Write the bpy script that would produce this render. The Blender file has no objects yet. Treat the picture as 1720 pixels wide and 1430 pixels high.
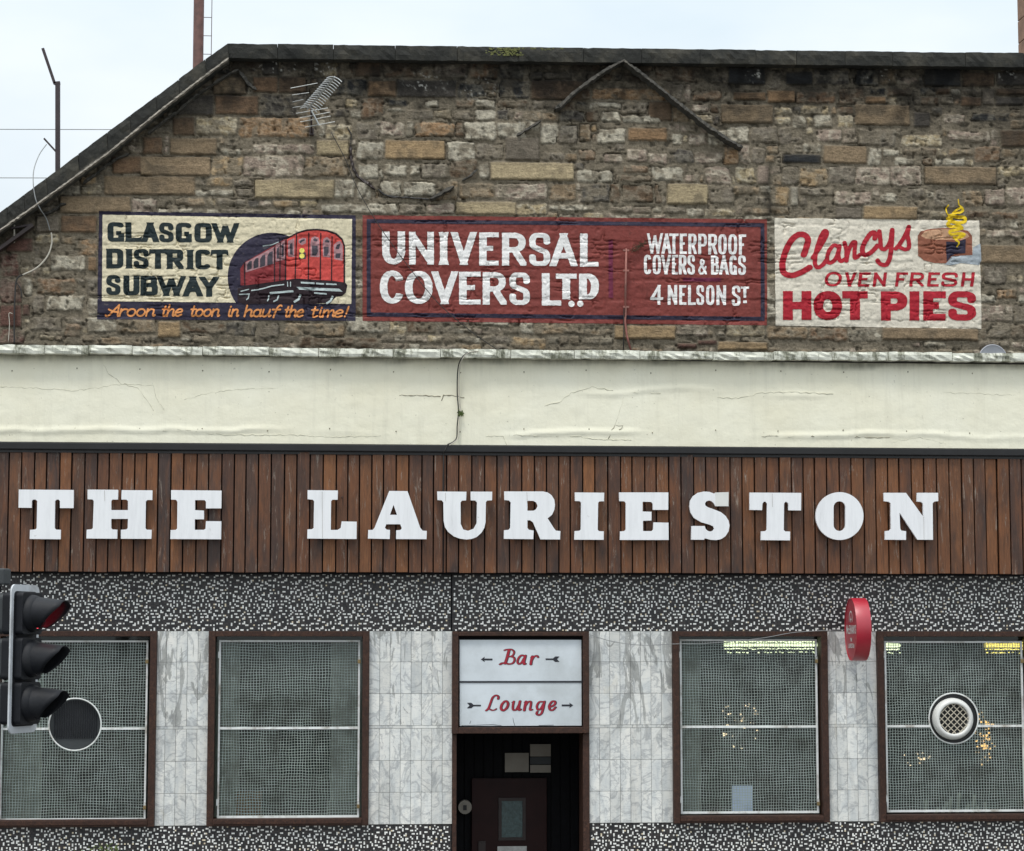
import bpy, bmesh, math, random
import numpy as np
from mathutils import Vector, Matrix
from mathutils.geometry import tessellate_polygon

random.seed(7)
rng = np.random.default_rng(11)
SC = bpy.context.scene
COL = SC.collection

# ------------------------------------------------------------------ camera
FPX = 3700.0                      # focal length in pixels of the 1720 px wide photograph
PITCH = math.atan(365 / FPX)
YAW = math.atan(FPX / 47000.0)
CAM = np.array([0.0, -20.55, 3.3])
cd = bpy.data.cameras.new('camera')
cam = bpy.data.objects.new('camera', cd)
COL.objects.link(cam)
cam.location = CAM
cam.rotation_euler = (math.pi / 2 + PITCH, 0, -YAW)
cd.sensor_width = 36
cd.lens = 36 * FPX / 1720
cd.clip_end = 2000
cd.clip_start = 0.5
SC.camera = cam

# ------------------------------------------------------------------ overcast daylight
SUN_EL, SUN_ROT = math.radians(66), math.radians(212)
w = bpy.data.worlds.new('World')
SC.world = w
w.use_nodes = True
nt = w.node_tree
nt.nodes.clear()
N = nt.nodes.new
L = nt.links.new
out = N('ShaderNodeOutputWorld')
bg = N('ShaderNodeBackground')
L(bg.outputs[0], out.inputs[0])
sky = N('ShaderNodeTexSky')
sky.sky_type = 'NISHITA'
sky.sun_disc = False
sky.sun_elevation = SUN_EL
sky.sun_rotation = SUN_ROT
sky.air_density = 1.2
sky.dust_density = 3.0
tc = N('ShaderNodeTexCoord')
sep = N('ShaderNodeSeparateXYZ')
L(tc.outputs['Generated'], sep.inputs[0])
# cloud deck: brighter towards the zenith, as an overcast sky is
grad = N('ShaderNodeMapRange')
grad.inputs['From Min'].default_value = 0.0
grad.inputs['From Max'].default_value = 1.0
grad.inputs['To Min'].default_value = 7.3
grad.inputs['To Max'].default_value = 17.5
L(sep.outputs['Z'], grad.inputs['Value'])
nz = N('ShaderNodeTexNoise')
nz.inputs['Scale'].default_value = 3.2
nz.inputs['Detail'].default_value = 5
nz.inputs['Roughness'].default_value = 0.5
mp = N('ShaderNodeMapping')
mp.inputs['Scale'].default_value = (1, 1, 2.6)
mp.inputs['Location'].default_value = (0.35, 0.2, 0.1)
L(tc.outputs['Generated'], mp.inputs[0])
L(mp.outputs[0], nz.inputs['Vector'])
cr = N('ShaderNodeValToRGB')
cr.color_ramp.elements[0].position = 0.33
cr.color_ramp.elements[0].color = (0.68, 0.78, 0.84, 1)
cr.color_ramp.elements[1].position = 0.66
cr.color_ramp.elements[1].color = (0.94, 0.97, 0.99, 1)
L(nz.outputs['Fac'], cr.inputs[0])
mulc = N('ShaderNodeVectorMath')
mulc.operation = 'SCALE'
L(cr.outputs[0], mulc.inputs[0])
L(grad.outputs[0], mulc.inputs['Scale'])
mix = N('ShaderNodeMix')
mix.data_type = 'RGBA'
mix.inputs[0].default_value = 0.86          # cloud cover over the clear-sky texture
L(sky.outputs[0], mix.inputs[6])
L(mulc.outputs[0], mix.inputs[7])
L(mix.outputs[2], bg.inputs[0])
bg.inputs[1].default_value = 0.1

sd = bpy.data.lights.new('sun', 'SUN')
sd.energy = 1.5
sd.angle = math.radians(12)
sd.color = (1.0, 0.965, 0.91)
so = bpy.data.objects.new('sun', sd)
COL.objects.link(so)
so.location = (0, -10, 20)
# direction the light travels: from the street side, from above
_sx, _sy, _sz = math.sin(SUN_ROT) * math.cos(SUN_EL), math.cos(SUN_ROT) * math.cos(SUN_EL), math.sin(SUN_EL)
so.rotation_euler = Vector((_sx, _sy, _sz)).to_track_quat('Z', 'Y').to_euler()

SC.view_settings.view_transform = 'Standard'
SC.view_settings.look = 'None'
SC.view_settings.gamma = 1
SC.view_settings.exposure = 0.32
SC.view_settings.use_curve_mapping = False

# ------------------------------------------------------------------ survey helpers
_f = np.array([math.sin(YAW) * math.cos(PITCH), math.cos(YAW) * math.cos(PITCH), math.sin(PITCH)])
_r = np.array([math.cos(YAW), -math.sin(YAW), 0.0])
_u = np.cross(_r, _f)


def un(u, v, Y):
    """point of the vertical plane at depth Y that was measured at (u, v) in the photograph"""
    u = np.asarray(u, float)
    v = np.asarray(v, float)
    a = (u - 860) / FPX
    b = (715 - v) / FPX
    dx = _f[0] + _r[0] * a + _u[0] * b
    dy = _f[1] + _r[1] * a + _u[1] * b
    dz = _f[2] + _r[2] * a + _u[2] * b
    t = (Y - CAM[1]) / dy
    return CAM[0] + dx * t, CAM[2] + dz * t


def P(u, v, Y):
    x, z = un(u, v, Y)
    return Vector((float(x), Y, float(z)))


def lin(r, g, b):
    def c(x):
        x /= 255.0
        return x / 12.92 if x <= 0.04045 else ((x + 0.055) / 1.055) ** 2.4
    return (c(r), c(g), c(b))


# ------------------------------------------------------------------ object helpers
def link(o, parent=None):
    COL.objects.link(o)
    if parent is not None:
        o.parent = parent
    return o


def tag(o, label=None, cat=None, group=None, kind=None):
    if label: o['label'] = label
    if cat: o['category'] = cat
    if group: o['group'] = group
    if kind: o['kind'] = kind
    return o


def empty(name, loc=(0, 0, 0), rz=0, label=None, cat=None, group=None):
    o = bpy.data.objects.new(name, None)
    o.empty_display_size = 0.1
    COL.objects.link(o)
    o.location = loc
    o.rotation_euler = (0, 0, rz)
    return tag(o, label, cat, group)


class MB:
    """collects simple shapes for one mesh"""
    def __init__(s):
        s.v = []
        s.f = []

    def add(s, vs, fs):
        b = len(s.v)
        s.v += [tuple(p) for p in vs]
        s.f += [tuple(i + b for i in f) for f in fs]
        return s

    def box(s, x0, x1, y0, y1, z0, z1):
        if x0 > x1: x0, x1 = x1, x0
        if y0 > y1: y0, y1 = y1, y0
        if z0 > z1: z0, z1 = z1, z0
        return s.add([(x0, y0, z0), (x1, y0, z0), (x1, y1, z0), (x0, y1, z0), (x0, y0, z1), (x1, y0, z1), (x1, y1, z1), (x0, y1, z1)],
                     [(0, 3, 2, 1), (4, 5, 6, 7), (0, 1, 5, 4), (1, 2, 6, 5), (2, 3, 7, 6), (3, 0, 4, 7)])

    def tube(s, pts, r, n=8, caps=True):
        pts = [Vector(p) for p in pts]
        rs = r if isinstance(r, (list, tuple)) else [r] * len(pts)
        vs = []
        fs = []
        prev = None
        for i, p in enumerate(pts):
            if i == 0: d = pts[1] - pts[0]
            elif i == len(pts) - 1: d = pts[-1] - pts[-2]
            else: d = (pts[i + 1] - pts[i]).normalized() + (pts[i] - pts[i - 1]).normalized()
            if d.length < 1e-9: d = Vector((0, 0, 1))
            d.normalize()
            if prev is None:
                a = Vector((0, 0, 1)) if abs(d.z) < 0.9 else Vector((1, 0, 0))
                x = d.cross(a).normalized()
            else:
                x = (prev - d * prev.dot(d)).normalized()
            prev = x
            y = d.cross(x)
            for k in range(n):
                t = 2 * math.pi * k / n
                vs.append(p + (x * math.cos(t) + y * math.sin(t)) * rs[i])
        for i in range(len(pts) - 1):
            for k in range(n):
                k2 = (k + 1) % n
                fs.append((i * n + k, i * n + k2, (i + 1) * n + k2, (i + 1) * n + k))
        if caps:
            fs.append(tuple(reversed(range(n))))
            fs.append(tuple((len(pts) - 1) * n + k for k in range(n)))
        return s.add(vs, fs)

    def bar(s, a, b, w, h):
        """rectangular bar from a to b, w wide across, h deep (towards Y)"""
        a = Vector(a); b = Vector(b)
        d = (b - a).normalized()
        y = Vector((0, 1, 0))
        if abs(d.y) > 0.9: y = Vector((0, 0, 1))
        x = d.cross(y).normalized() * (w / 2)
        y = d.cross(x).normalized() * (h / 2)
        vs = [a - x - y, a + x - y, a + x + y, a - x + y, b - x - y, b + x - y, b + x + y, b - x + y]
        return s.add(vs, [(0, 3, 2, 1), (4, 5, 6, 7), (0, 1, 5, 4), (1, 2, 6, 5), (2, 3, 7, 6), (3, 0, 4, 7)])

    def sphere(s, c, r, n=8, m=6, sx=1, sy=1, sz=1):
        vs = []
        for i in range(m + 1):
            t = math.pi * i / m
            for k in range(n):
                p = 2 * math.pi * k / n
                vs.append((c[0] + r * sx * math.sin(t) * math.cos(p), c[1] + r * sy * math.sin(t) * math.sin(p), c[2] + r * sz * math.cos(t)))
        fs = [(i * n + k, i * n + (k + 1) % n, (i + 1) * n + (k + 1) % n, (i + 1) * n + k) for i in range(m) for k in range(n)]
        return s.add(vs, fs)

    def prism(s, loops, y0, y1):
        """loops: list of (x, z) outlines (first outer, rest holes) extruded from y0 (front) to y1"""
        flat = [p for lp in loops for p in lp]
        tri = tessellate_polygon([[Vector((p[0], p[1], 0)) for p in lp] for lp in loops])
        n = len(flat)
        vs = [(p[0], y0, p[1]) for p in flat] + [(p[0], y1, p[1]) for p in flat]
        fs = []
        for a, b, c in tri:
            A, B, C = flat[a], flat[b], flat[c]
            cr_ = (B[0] - A[0]) * (C[1] - A[1]) - (B[1] - A[1]) * (C[0] - A[0])
            if cr_ < 0: b, c = c, b
            fs.append((a, b, c))
            fs.append((a + n, c + n, b + n))
        k = 0
        for lp in loops:
            m = len(lp)
            ar = sum(lp[i][0] * lp[(i + 1) % m][1] - lp[(i + 1) % m][0] * lp[i][1] for i in range(m))
            first = lp is loops[0]
            for i in range(m):
                a, b = k + i, k + (i + 1) % m
                if (ar > 0) == first: fs.append((a, a + n, b + n, b))
                else: fs.append((a, b, b + n, a + n))
            k += m
        return s.add(vs, fs)

    def build(s, name, mat, parent=None, smooth=False, label=None, kind=None, bevel=0):
        me = bpy.data.meshes.new(name)
        me.from_pydata(s.v, [], s.f)
        if bevel:
            bm = bmesh.new(); bm.from_mesh(me)
            es = [e for e in bm.edges if len(e.link_faces) == 2 and e.calc_face_angle(0) > 0.6]
            bmesh.ops.bevel(bm, geom=es, offset=bevel, segments=2, affect='EDGES', profile=0.6)
            bm.to_mesh(me); bm.free()
        me.materials.append(mat)
        if smooth: me.polygons.foreach_set('use_smooth', [True] * len(me.polygons))
        o = bpy.data.objects.new(name, me)
        link(o, parent)
        return tag(o, label, kind=kind)


def np_mesh(name, V, F, mat, parent=None, smooth=True, colors=None, kind=None):
    """mesh from an (n,3) array and a list/array of faces; colors (n,3) linear"""
    me = bpy.data.meshes.new(name)
    V = np.asarray(V, np.float32)
    me.vertices.add(len(V))
    me.vertices.foreach_set('co', V.ravel())
    if isinstance(F, np.ndarray):
        n, k = F.shape
        me.loops.add(n * k)
        me.loops.foreach_set('vertex_index', F.ravel().astype(np.int32))
        me.polygons.add(n)
        me.polygons.foreach_set('loop_start', np.arange(0, n * k, k, dtype=np.int32))
        me.polygons.foreach_set('loop_total', np.full(n, k, np.int32))
        nf = n
    else:
        tot = np.array([len(f) for f in F], np.int32)
        idx = np.array([i for f in F for i in f], np.int32)
        me.loops.add(len(idx))
        me.loops.foreach_set('vertex_index', idx)
        me.polygons.add(len(F))
        me.polygons.foreach_set('loop_start', (np.cumsum(tot) - tot).astype(np.int32))
        me.polygons.foreach_set('loop_total', tot)
        nf = len(F)
    if smooth: me.polygons.foreach_set('use_smooth', np.ones(nf, bool))
    if colors is not None:
        ca = me.color_attributes.new('Col', 'FLOAT_COLOR', 'POINT')
        c4 = np.ones((len(V), 4), np.float32)
        c4[:, :3] = colors
        ca.data.foreach_set('color', c4.ravel())
    me.update(calc_edges=True)
    me.materials.append(mat)
    o = bpy.data.objects.new(name, me)
    link(o, parent)
    return tag(o, kind=kind)


# ------------------------------------------------------------------ materials
class MT:
    def __init__(s, name):
        s.m = bpy.data.materials.new(name)
        s.m.use_nodes = True
        s.t = s.m.node_tree
        s.b = s.t.nodes['Principled BSDF']
        s._tc = None

    def n(s, typ, **kw):
        nd = s.t.nodes.new(typ)
        for k, v in kw.items():
            if k.startswith('_'): setattr(nd, k[1:], v)
            else: nd.inputs[k.replace('_', ' ')].default_value = v
        return nd

    def l(s, a, b): s.t.links.new(a, b)

    def co(s, scale=(1, 1, 1), which='Object', rnd=0):
        if s._tc is None: s._tc = s.n('ShaderNodeTexCoord')
        m = s.n('ShaderNodeMapping')
        m.inputs['Scale'].default_value = scale
        src = s._tc.outputs[which]
        if rnd:
            oi = s.n('ShaderNodeObjectInfo')
            mu = s.n('ShaderNodeMath', _operation='MULTIPLY')
            mu.inputs[1].default_value = rnd
            s.l(oi.outputs['Random'], mu.inputs[0])
            ad = s.n('ShaderNodeVectorMath', _operation='ADD')
            s.l(src, ad.inputs[0]); s.l(mu.outputs[0], ad.inputs[1])
            src = ad.outputs[0]
        s.l(src, m.inputs[0])
        return m.outputs[0]

    def noise(s, vec, scale, detail=4, rough=0.6, dist=0):
        n = s.n('ShaderNodeTexNoise', Scale=scale, Detail=detail, Roughness=rough, Distortion=dist)
        s.l(vec, n.inputs['Vector'])
        return n.outputs['Fac']

    def ramp(s, fac, stops):
        r = s.n('ShaderNodeValToRGB')
        e = r.color_ramp.elements
        while len(e) < len(stops): e.new(0.5)
        for i, (p, c) in enumerate(stops):
            e[i].position = p
            e[i].color = (c[0], c[1], c[2], 1) if isinstance(c, (tuple, list)) else (c, c, c, 1)
        s.l(fac, r.inputs[0])
        return r.outputs[0]

    def mix(s, fac, a, b, mode='MIX'):
        m = s.n('ShaderNodeMix', _data_type='RGBA', _blend_type=mode)
        for i, x in ((0, fac), (6, a), (7, b)):
            if hasattr(x, 'is_output'): s.l(x, m.inputs[i])
            elif i == 0: m.inputs[0].default_value = x
            else: m.inputs[i].default_value = (*x, 1)
        return m.outputs[2]

    def bump(s, h, strength, dist=0.01):
        b = s.n('ShaderNodeBump', Strength=strength, Distance=dist)
        s.l(h, b.inputs['Height'])
        s.l(b.outputs[0], s.b.inputs['Normal'])

    def base(s, c):
        if hasattr(c, 'is_output'): s.l(c, s.b.inputs['Base Color'])
        else: s.b.inputs['Base Color'].default_value = (*c, 1)

    def rough(s, v):
        if hasattr(v, 'is_output'): s.l(v, s.b.inputs['Roughness'])
        else: s.b.inputs['Roughness'].default_value = v


def simple(name, c, rough=0.6, metal=0, var=0.25, scale=8, bump=0.15, spec=None, dirt=None):
    m = MT(name)
    v = m.co(rnd=3)
    f = m.noise(v, scale, 5)
    a = tuple(x * (1 - var) for x in c)
    b = tuple(min(1, x * (1 + var)) for x in c)
    col = m.ramp(f, [(0.3, a), (0.7, b)])
    if dirt:
        f2 = m.noise(v, scale * 0.4, 6, 0.7)
        col = m.mix(m.ramp(f2, [(0.5, 0.0), (0.68, 0.8)]), col, dirt)
    m.base(col)
    m.rough(rough)
    m.b.inputs['Metallic'].default_value = metal
    if spec is not None: m.b.inputs['Specular IOR Level'].default_value = spec
    if bump: m.bump(m.noise(v, scale * 6, 4), bump, 0.004)
    return m.m


def emitter(name, c, s):
    m = MT(name)
    m.base((0.8, 0.8, 0.8))
    m.b.inputs['Emission Color'].default_value = (*c, 1)
    m.b.inputs['Emission Strength'].default_value = s
    return m.m


M = {}
# vertex-coloured masonry: colour comes from the stone, grain from noise
m = MT('sandstone')
at = m.n('ShaderNodeAttribute', _attribute_name='Col')
v = m.co()
g1 = m.noise(v, 55, 5, 0.7)
g2 = m.noise(m.co((1, 1, 3.2)), 14, 5, 0.65)
c = m.mix(1.0, at.outputs['Color'], m.ramp(g1, [(0.3, 0.72), (0.7, 1.28)]), 'MULTIPLY')
c = m.mix(1.0, c, m.ramp(g2, [(0.3, 0.80), (0.7, 1.18)]), 'MULTIPLY')
m.base(c); m.rough(0.92)
m.b.inputs['Specular IOR Level'].default_value = 0.2
hb = m.n('ShaderNodeMath', _operation='ADD')
m.l(g1, hb.inputs[0]); m.l(g2, hb.inputs[1])
m.bump(hb.outputs[0], 0.9, 0.012)
M['stone'] = m.m


def paint(name, c, var=0.12, wear=0.0, wearcol=(0.2, 0.18, 0.15), rough=0.62):
    m = MT(name)
    v = m.co()
    f = m.noise(v, 6, 6, 0.65)
    col = m.ramp(f, [(0.3, tuple(x * (1 - var) for x in c)), (0.7, tuple(min(0.95, x * (1 + var)) for x in c))])
    g = m.noise(v, 40, 5, 0.7)
    col = m.mix(0.35, col, m.mix(1.0, col, m.ramp(g, [(0.35, 0.6), (0.65, 1.3)]), 'MULTIPLY'))
    if wear:
        k = m.noise(v, 17, 7, 0.75, 0.6)
        col = m.mix(m.ramp(k, [(0.62 - wear, 0.0), (0.70 - wear * 0.6, 0.85)]), col, wearcol)
    m.base(col); m.rough(rough)
    m.b.inputs['Specular IOR Level'].default_value = 0.25
    m.bump(g, 0.6, 0.008)
    return m.m


M['p_cream'] = paint('cream_wall_paint', lin(216, 205, 176), 0.08, 0.035, lin(140, 128, 105))
M['p_navy'] = paint('navy_wall_paint', lin(46, 42, 60), 0.15, 0.03, lin(95, 88, 88))
M['p_green'] = paint('dark_green_wall_paint', lin(30, 42, 44), 0.15, 0.01, lin(90, 92, 80))
M['p_orange'] = paint('orange_wall_paint', lin(222, 148, 88), 0.10)
M['p_red'] = paint('brick_red_wall_paint', lin(124, 59, 53), 0.12, 0.03, lin(96, 50, 45))
M['p_white'] = paint('white_wall_paint', lin(232, 230, 228), 0.06, 0.045, lin(160, 150, 150))
M['p_plum'] = paint('plum_wall_paint', lin(110, 42, 66), 0.1)
M['p_offwhite'] = paint('off_white_wall_paint', lin(214, 206, 190), 0.07, 0.035, lin(150, 140, 125))
M['p_crimson'] = paint('crimson_wall_paint', lin(168, 32, 46), 0.12, 0.01, lin(110, 30, 38))
M['p_trainside'] = paint('shaded_red_wall_paint', lin(128, 46, 50), 0.18)
M['p_trainred'] = paint('bright_red_wall_paint', lin(196, 74, 68), 0.22)
M['p_pink'] = paint('pinkish_grey_wall_paint', lin(168, 128, 132), 0.15)
M['p_glass'] = paint('dark_grey_wall_paint', lin(66, 62, 70), 0.3)
M['p_black'] = paint('black_wall_paint', lin(38, 24, 30), 0.15)
M['p_yellow'] = paint('yellow_wall_paint', lin(232, 220, 110), 0.08)
M['p_steel'] = paint('pale_grey_wall_paint', lin(180, 192, 192), 0.10)
M['p_brown'] = paint('pie_brown_wall_paint', lin(142, 88, 68), 0.18)
M['p_pastry'] = paint('pastry_wall_paint', lin(186, 146, 116), 0.15)
M['p_shadow'] = paint('blue_grey_wall_paint', lin(160, 168, 174), 0.08)
M['p_mustard'] = paint('mustard_wall_paint', lin(222, 188, 36), 0.14)

m = MT('weathered_coping_stone')
v = m.co(rnd=5)
f = m.noise(v, 2.5, 7, 0.72)
f2 = m.noise(m.co((1, 1, 1), rnd=9), 22, 6, 0.7)
c = m.ramp(f, [(0.28, lin(24, 25, 24)), (0.5, lin(44, 44, 40)), (0.72, lin(78, 74, 64))])
c = m.mix(m.ramp(f2, [(0.64, 0.0), (0.76, 0.4)]), c, lin(104, 102, 94))
at = m.n('ShaderNodeAttribute', _attribute_name='Col')
geo = m.co()
sp = m.n('ShaderNodeSeparateXYZ'); m.l(geo, sp.inputs[0])
m.base(c); m.rough(0.9); m.bump(f2, 0.7, 0.02)
M['coping'] = m.m
M['moss'] = simple('moss', lin(104, 106, 62), 0.95, var=0.45, scale=25, bump=0.8)

m = MT('cement_fillet')
v = m.co()
f = m.noise(v, 9, 7, 0.7)
m.base(m.ramp(f, [(0.3, lin(52, 51, 48)), (0.55, lin(76, 73, 67)), (0.78, lin(124, 119, 108))]))
m.rough(0.95); m.bump(m.noise(v, 30, 6), 0.9, 0.02)
M['cement'] = m.m
M['cement_l'] = simple('pale_cement', lin(136, 130, 120), 0.95, var=0.45, scale=20, bump=0.6)

# cream render of the parapet
m = MT('cream_render')
v = m.co()
f = m.noise(v, 1.3, 6, 0.6)
c = m.ramp(f, [(0.3, lin(236, 231, 207)), (0.7, lin(243, 240, 220))])
st = m.noise(m.co((6, 1, 0.5)), 2.2, 5, 0.7)           # vertical run-off streaks
c = m.mix(m.ramp(st, [(0.52, 0.0), (0.80, 0.32)]), c, lin(200, 196, 176))
at = m.n('ShaderNodeAttribute', _attribute_name='Col')   # streaky stain under the coping, darker towards the top edge
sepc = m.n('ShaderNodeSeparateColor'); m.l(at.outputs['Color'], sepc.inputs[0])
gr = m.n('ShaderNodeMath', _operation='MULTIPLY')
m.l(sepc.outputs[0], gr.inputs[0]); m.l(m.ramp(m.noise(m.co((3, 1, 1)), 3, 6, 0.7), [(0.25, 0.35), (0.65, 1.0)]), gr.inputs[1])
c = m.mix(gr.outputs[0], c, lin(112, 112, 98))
sp2 = m.noise(v, 38, 3, 0.5)
c = m.mix(m.ramp(sp2, [(0.70, 0.0), (0.76, 0.6)]), c, lin(170, 165, 145))
m.base(c); m.rough(0.8); m.bump(m.noise(v, 9, 7, 0.55), 0.35, 0.02)
M['render'] = m.m

m = MT('painted_parapet_coping')
v = m.co(rnd=7)
f = m.noise(v, 6, 7, 0.7)
f3 = m.noise(m.co((2.2, 1, 0.8), rnd=3), 2.6, 7, 0.78)
c = m.ramp(f3, [(0.34, lin(84, 86, 70)), (0.42, lin(150, 150, 134)), (0.49, lin(214, 214, 200)), (0.75, lin(232, 232, 220))])
c = m.mix(m.ramp(f, [(0.54, 0.0), (0.70, 0.55)]), c, lin(98, 100, 76))
m.base(c); m.rough(0.85); m.bump(f, 0.6, 0.015)
M['parapet_coping'] = m.m

# timber boards
m = MT('fascia_timber')
oi = m.n('ShaderNodeObjectInfo')
base = m.ramp(oi.outputs['Random'], [(0.0, lin(74, 50, 38)), (0.15, lin(102, 63, 38)), (0.3, lin(122, 78, 44)), (0.45, lin(88, 55, 36)), (0.6, lin(110, 69, 39)), (0.72, lin(78, 49, 34)), (0.85, lin(126, 80, 44)), (0.94, lin(64, 48, 42)), (1.0, lin(104, 66, 40))])
v = m.co((14, 6, 0.9), rnd=17)
g = m.noise(v, 5, 7, 0.7, 1.2)
c = m.mix(1.0, base, m.ramp(g, [(0.28, 0.42), (0.5, 0.95), (0.72, 1.5)]), 'MULTIPLY')
g2 = m.noise(m.co((5, 3, 0.7), rnd=31), 3.0, 5, 0.65, 0.8)
c = m.mix(m.ramp(g2, [(0.48, 0.0), (0.66, 0.5)]), c, lin(124, 74, 38))
g3 = m.noise(m.co((9, 5, 1.1), rnd=53), 3.2, 8, 0.8, 0.5)       # worn silver-grey scuffs
c = m.mix(m.ramp(g3, [(0.57, 0.0), (0.65, 0.8)]), c, lin(150, 138, 126))
g4 = m.noise(m.co((3, 3, 1.0), rnd=71), 1.6, 4, 0.6)
c = m.mix(m.ramp(g4, [(0.50, 0.0), (0.70, 0.75)]), c, lin(44, 34, 32))
m.base(c); m.rough(0.55); m.bump(g, 0.5, 0.004)
M['wood'] = m.m

m = MT('frame_timber')
v = m.co((3, 3, 3), rnd=5)
g = m.noise(v, 9, 6, 0.7, 1.5)
m.b.inputs['Specular IOR Level'].default_value = 0.3
m.base(m.ramp(g, [(0.25, lin(34, 24, 19)), (0.52, lin(62, 42, 34)), (0.8, lin(98, 68, 52))]))
m.rough(0.5); m.bump(g, 0.3, 0.003)
M['frame'] = m.m
M['frame_dark'] = simple('dark_timber', lin(44, 32, 30), 0.5, var=0.3, scale=12)
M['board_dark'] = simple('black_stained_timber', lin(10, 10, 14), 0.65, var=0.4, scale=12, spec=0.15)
M['trim'] = simple('black_trim', lin(24, 23, 24), 0.38, var=0.35, scale=5, bump=0.2)
M['wall'] = simple('plain_wall', lin(90, 86, 80), 0.9)
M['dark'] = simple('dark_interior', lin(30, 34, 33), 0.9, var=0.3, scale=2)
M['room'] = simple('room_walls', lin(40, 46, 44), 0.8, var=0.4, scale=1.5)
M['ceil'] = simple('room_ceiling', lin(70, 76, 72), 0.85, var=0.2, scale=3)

# marble
m = MT('veined_marble')
vw = m.co((1, 1, 0.42))
vt = m.co((1, 1, 1), rnd=23)
vs = m.co((2.2, 1, 0.8), rnd=23)
def absn(vec, sc, det, rg, dist, lo, hi, amt):
    a = m.n('ShaderNodeMath', _operation='SUBTRACT'); m.l(m.noise(vec, sc, det, rg, dist), a.inputs[0]); a.inputs[1].default_value = 0.5
    b = m.n('ShaderNodeMath', _operation='ABSOLUTE'); m.l(a.outputs[0], b.inputs[0])
    return m.ramp(b.outputs[0], [(lo, amt), (hi, 0.0)])
c0 = m.ramp(m.noise(vs, 4.5, 6, .6, .6), [(0.32, lin(204, 208, 208)), (0.5, lin(224, 225, 221)), (0.7, lin(238, 236, 229))])
c1 = m.mix(absn(vt, 3.2, 6, .55, 1.4, 0.0, 0.035, 0.60), c0, lin(150, 153, 156))
rv = m.n('ShaderNodeMapping'); rv.inputs['Rotation'].default_value = (0.0, 0.9, 0.0); rv.inputs['Scale'].default_value = (1, 1, 3); m.l(vt, rv.inputs[0])
c1 = m.mix(absn(rv.outputs[0], 5.5, 5, .6, 1.0, 0.0, 0.03, 0.40), c1, lin(160, 164, 168))
big = m.noise(m.co((1.5, 1, 0.45)), 3.4, 7, 0.60, 1.2)
hz = m.n('ShaderNodeSeparateXYZ'); m.l(m.co(), hz.inputs[0])
up = m.ramp(hz.outputs[2], [(0.0, 0.0), (1.0, 1.0)])
upf = m.n('ShaderNodeMapRange'); upf.inputs['From Min'].default_value = 2.45; upf.inputs['From Max'].default_value = 2.60
m.l(hz.outputs[2], upf.inputs['Value'])
bm_ = m.n('ShaderNodeMath', _operation='MULTIPLY'); m.l(m.ramp(big, [(0.555, 0.0), (0.57, 0.80), (0.62, 0.55), (0.66, 0.85)]), bm_.inputs[0])
mr2 = m.n('ShaderNodeMapRange'); mr2.inputs['To Min'].default_value = 0.25; m.l(upf.outputs[0], mr2.inputs['Value']); m.l(mr2.outputs[0], bm_.inputs[1])
c2 = m.mix(bm_.outputs[0], c1, lin(142, 143, 140))
c2 = m.mix(m.ramp(big, [(0.30, 0.35), (0.38, 0.0)]), c2, lin(204, 196, 176))
tr = m.n('ShaderNodeObjectInfo')
c2 = m.mix(1.0, c2, m.ramp(tr.outputs['Random'], [(0.0, 0.84), (0.5, 0.97), (1.0, 1.05)]), 'MULTIPLY')
m.base(c2); m.rough(0.28); m.bump(m.noise(vt, 12, 3), 0.08, 0.003)
M['marble'] = m.m
M['grout'] = simple('tile_grout', lin(70, 68, 64), 0.9)

# mosaic
m = MT('dark_mosaic_ground')
CELL = 0.0147
v = m.co((1 / CELL, 1, 1 / CELL))
fl = m.n('ShaderNodeVectorMath', _operation='FLOOR'); m.l(v, fl.inputs[0])
wn = m.n('ShaderNodeTexWhiteNoise'); m.l(fl.outputs[0], wn.inputs[0])
fr = m.n('ShaderNodeVectorMath', _operation='FRACTION'); m.l(v, fr.inputs[0])
sx = m.n('ShaderNodeSeparateXYZ'); m.l(fr.outputs[0], sx.inputs[0])
c = m.ramp(wn.outputs['Value'], [(0.0, lin(16, 17, 22)), (0.5, lin(28, 28, 33)), (0.6, lin(46, 42, 42)), (1.0, lin(60, 54, 53))])
def edge(o):
    a = m.n('ShaderNodeMath', _operation='SUBTRACT'); m.l(o, a.inputs[0]); a.inputs[1].default_value = 0.5
    b = m.n('ShaderNodeMath', _operation='ABSOLUTE'); m.l(a.outputs[0], b.inputs[0])
    return b.outputs[0]
mx = m.n('ShaderNodeMath', _operation='MAXIMUM'); m.l(edge(sx.outputs[0]), mx.inputs[0]); m.l(edge(sx.outputs[2]), mx.inputs[1])
gg = m.ramp(mx.outputs[0], [(0.42, 0.0), (0.46, 1.0)])
c = m.mix(gg, c, lin(60, 58, 56))
m.base(c); m.rough(0.35)
inv = m.n('ShaderNodeMath', _operation='SUBTRACT'); inv.inputs[0].default_value = 1; m.l(gg, inv.inputs[1])
m.bump(inv.outputs[0], 0.4, 0.002)
M['mosaic'] = m.m
m = MT('white_mosaic')
v = m.co((1 / CELL, 1, 1 / CELL))
fl = m.n('ShaderNodeVectorMath', _operation='FLOOR'); m.l(v, fl.inputs[0])
wn = m.n('ShaderNodeTexWhiteNoise'); m.l(fl.outputs[0], wn.inputs[0])
m.base(m.ramp(wn.outputs['Value'], [(0.0, lin(214, 214, 210)), (0.5, lin(240, 240, 236)), (0.93, lin(242, 242, 238)), (0.96, lin(220, 206, 178))]))
m.rough(0.3)
M['tess'] = m.m

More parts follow.
